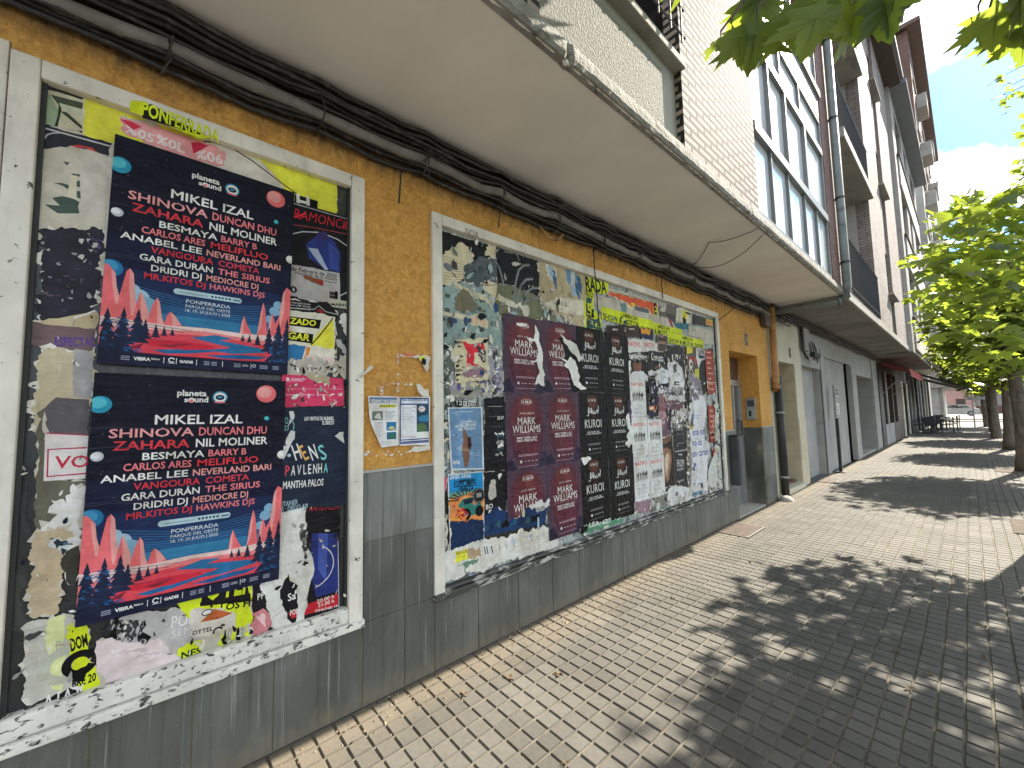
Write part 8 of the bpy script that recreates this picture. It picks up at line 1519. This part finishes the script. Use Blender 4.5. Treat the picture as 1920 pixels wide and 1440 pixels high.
for px, py, r_ in ((1722, 478, 6.3), (1740, 455, 6.6), (1760, 480, 6.0), (1715, 515, 6.2), (1735, 500, 5.8), (1705, 560, 6.8), (1730, 580, 6.5), (1750, 590, 6.0), (1760, 540, 6.2), (1780, 400, 6.8), (1765, 420, 6.4), (1800, 385, 6.6), (1830, 370, 7), (1790, 440, 6.2), (1820, 420, 6.5), (1850, 400, 6.8), (1870, 380, 7), (1790, 490, 6), (1820, 500, 5.8), (1850, 470, 6.0), (1880, 440, 6.2), (1900, 410, 6.5), (1910, 370, 7), (1780, 620, 7), (1810, 640, 7.4), (1840, 650, 7.2), (1870, 645, 7.6), (1800, 560, 6.4), (1840, 560, 6), (1880, 540, 6), (1905, 600, 6.6), (1860, 610, 6.8), (1820, 600, 7)):
    c.spray(along(px, py, r_), 8, 0.22, 0.17, rg, keep1, flat=0.5)
c.build('crown', t1)
trunk(t1, 2.95, 8.15, 2.6, 0.135, lim, 5)
pit(8.15, 2.95)
# the rest of the row : one tree, copied
def row_tree(x, y, seed):
    t = empty('maple_tree', (x, y, 0)); c = Crown(); rg = random.Random(seed); lim = []
    for k in range(270):
        a = rg.uniform(0, 6.283); z = rg.uniform(-1, 1); q = math.sqrt(1-z*z); f_ = rg.uniform(0.5, 1.0)
        ce = Vector((x-0.1+1.3*f_*q*math.cos(a), y+1.25*f_*q*math.sin(a), 3.6+1.45*f_*z))
        if k % 14 == 0: lim.append(ce)
        c.spray(ce, 9, 0.28, 0.19, rg, flat=0.6)
    c.build('crown', t); trunk(t, x, y, 2.9, 0.14, lim, seed); return t
t2 = row_tree(2.98, 14.7, 7); tag(t2, 'second maple of the row, its trunk at the right edge of the picture', 'tree', GT); pit(14.7, 2.98)
for k, (x, y, rz, sc, lb) in enumerate(((3.05, 21.3, 120, 1.0, 'third maple of the row, a straight brown trunk above its own small shadow'), (2.95, 27.9, 230, 1.2, 'fourth maple of the row, a dark trunk left of the third one'), (2.95, 34.5, 40, 1.3, 'fifth maple of the row, mostly hidden behind the dark trunk'), (2.9, 41.2, 300, 1.4, 'sixth maple of the row, in the shade by the crossing'))):
    t = copy_tree(t2); t.location = (x, y, -0.55*(sc-1)*4); t.rotation_euler = (0, 0, R(rz)); t.scale = (sc, sc, sc); tag(t, lb, 'tree', GT); pit(y, x)
GF = 'trees beyond the far wall'
for k, (x, y, rz, sc, lb) in enumerate(((4.0, 112, 20, 2.6, 'dark tree behind the grey end wall, straight beyond the pavement'), (9.5, 114, 100, 2.8, 'dark tree behind the grey end wall, right of the pavement'), (16, 113, 200, 2.4, 'dark tree behind the grey end wall, farther right than the others'), (-1.5, 113, 300, 2.5, 'dark tree rising behind the pink house at the end of the street'), (4.2, 93, 250, 1.4, 'tree standing before the grey end wall in the bright plaza'))):
    t = copy_tree(t2); t.location = (x, y, -4.2 if y > 100 else 0); t.rotation_euler = (0, 0, R(rz)); t.scale = (sc, sc, sc); tag(t, lb, 'tree', GF)
# sparse sprig of a taller tree at the right edge against the sky
t9 = empty('maple_tree', (5.6, 11.5, 0), 'taller thin maple behind, only sparse twig ends showing against the sky', 'tree', GT)
c = Crown(); rg = random.Random(19); tips = []
for px, py in ((1885, 140), (1895, 160), (1905, 185), (1880, 180), (1900, 320), (1910, 345), (1915, 300), (1935, 250), (1940, 180), (1950, 300), (1960, 120)):
    p = along(px, py, 11.0); tips.append(p); c.spray(p, 6, 0.12, 0.11, rg, None, flat=0.7)
c.build('crown', t9); trunk(t9, 5.6, 11.5, 5.2, 0.10, tips[-3:], 8)
b = MB()
for p in tips: b.tube([p+Vector((0.9, 0.1, 0.1)), p+Vector((0.4, 0, 0.06)), p], [0.012, 0.008, 0.004], BARK, 5)
b.build('twigs', t9)
# fallen leaves and crumbs
rg = random.Random(41); lf = None
DRY = pm('dry leaf', (0.11, 0.075, 0.035), 0.8, 0.3, 30); 
for px, py in ((1168, 1045), (1408, 1052), (1262, 1122), (1690, 892), (1660, 935), (1640, 938), (1700, 937), (1610, 932), (1625, 912), (1585, 910), (1560, 927), (1900, 968), (1795, 1045), (1690, 895), (870, 1300), (1680, 1222), (1742, 1264), (1845, 1175), (1860, 1190), (1845, 1232), (1060, 1430), (1047, 1265), (955, 1270), (1705, 1292)):
    p = on_z(px, py, 0.004)
    if lf is None:
        m = MB(); pts = [Vector((x*0.07, (y-0.4)*0.07, 0.004+0.012*abs(x)+0.008*math.sin(y*7))) for x, y in SIMPLE]; n = len(pts); m.add([Vector((0, 0, 0.002))]+pts, [(0, i+1, (i+1) % n+1) for i in range(n)], DRY); lf = m.build('fallen_leaf', loc=(0, 0, 0)); o = lf
    else: o = lf.copy(); COL.objects.link(o)
    s_ = rg.uniform(0.35, 0.7); o.location = p; o.rotation_euler = (rg.uniform(-0.3, 0.3), rg.uniform(-0.3, 0.3), rg.uniform(0, 6.28)); o.scale = (s_, s_*rg.uniform(0.5, 1), s_); tag(o, 'small dry fallen leaf lying on the paving', 'leaf', 'fallen leaves on the pavement')
m = MB(); GR = pm('crumbled mortar', (0.34, 0.25, 0.16), 0.95, 0.3, 40); DK = pm('dark crumbs', (0.05, 0.04, 0.03), 0.9, 0.3, 40)
for k in range(2600):
    y = rg.uniform(-0.6, 7.8); x = 0.018+abs(rg.gauss(0, 0.13)); 
    if rg.random() > 0.35+0.65*math.exp(-((y-2.0)/1.3)**2): continue
    s_ = abs(rg.gauss(0.0028, 0.0022))+0.0012
    if rg.random() < 0.015: s_ *= 2.6
    a = rg.uniform(0, 6.28); q = [(x+s_*rg.uniform(0.6, 1.3)*math.cos(a+t), y+s_*rg.uniform(0.6, 1.3)*math.sin(a+t)) for t in (0, 1.5, 3.1, 4.7)]
    z = 0.001; top = (x, y, z+s_*0.9); m.add([(u, v, z-0.004) for u, v in q]+[top], [(0, 1, 4), (1, 2, 4), (2, 3, 4), (3, 0, 4)], GR if rg.random() < 0.8 else DK)
tag(m.build('wall_foot_debris'), 'sandy crumbs and plaster grit along the foot of the wall', 'debris', kind='stuff')
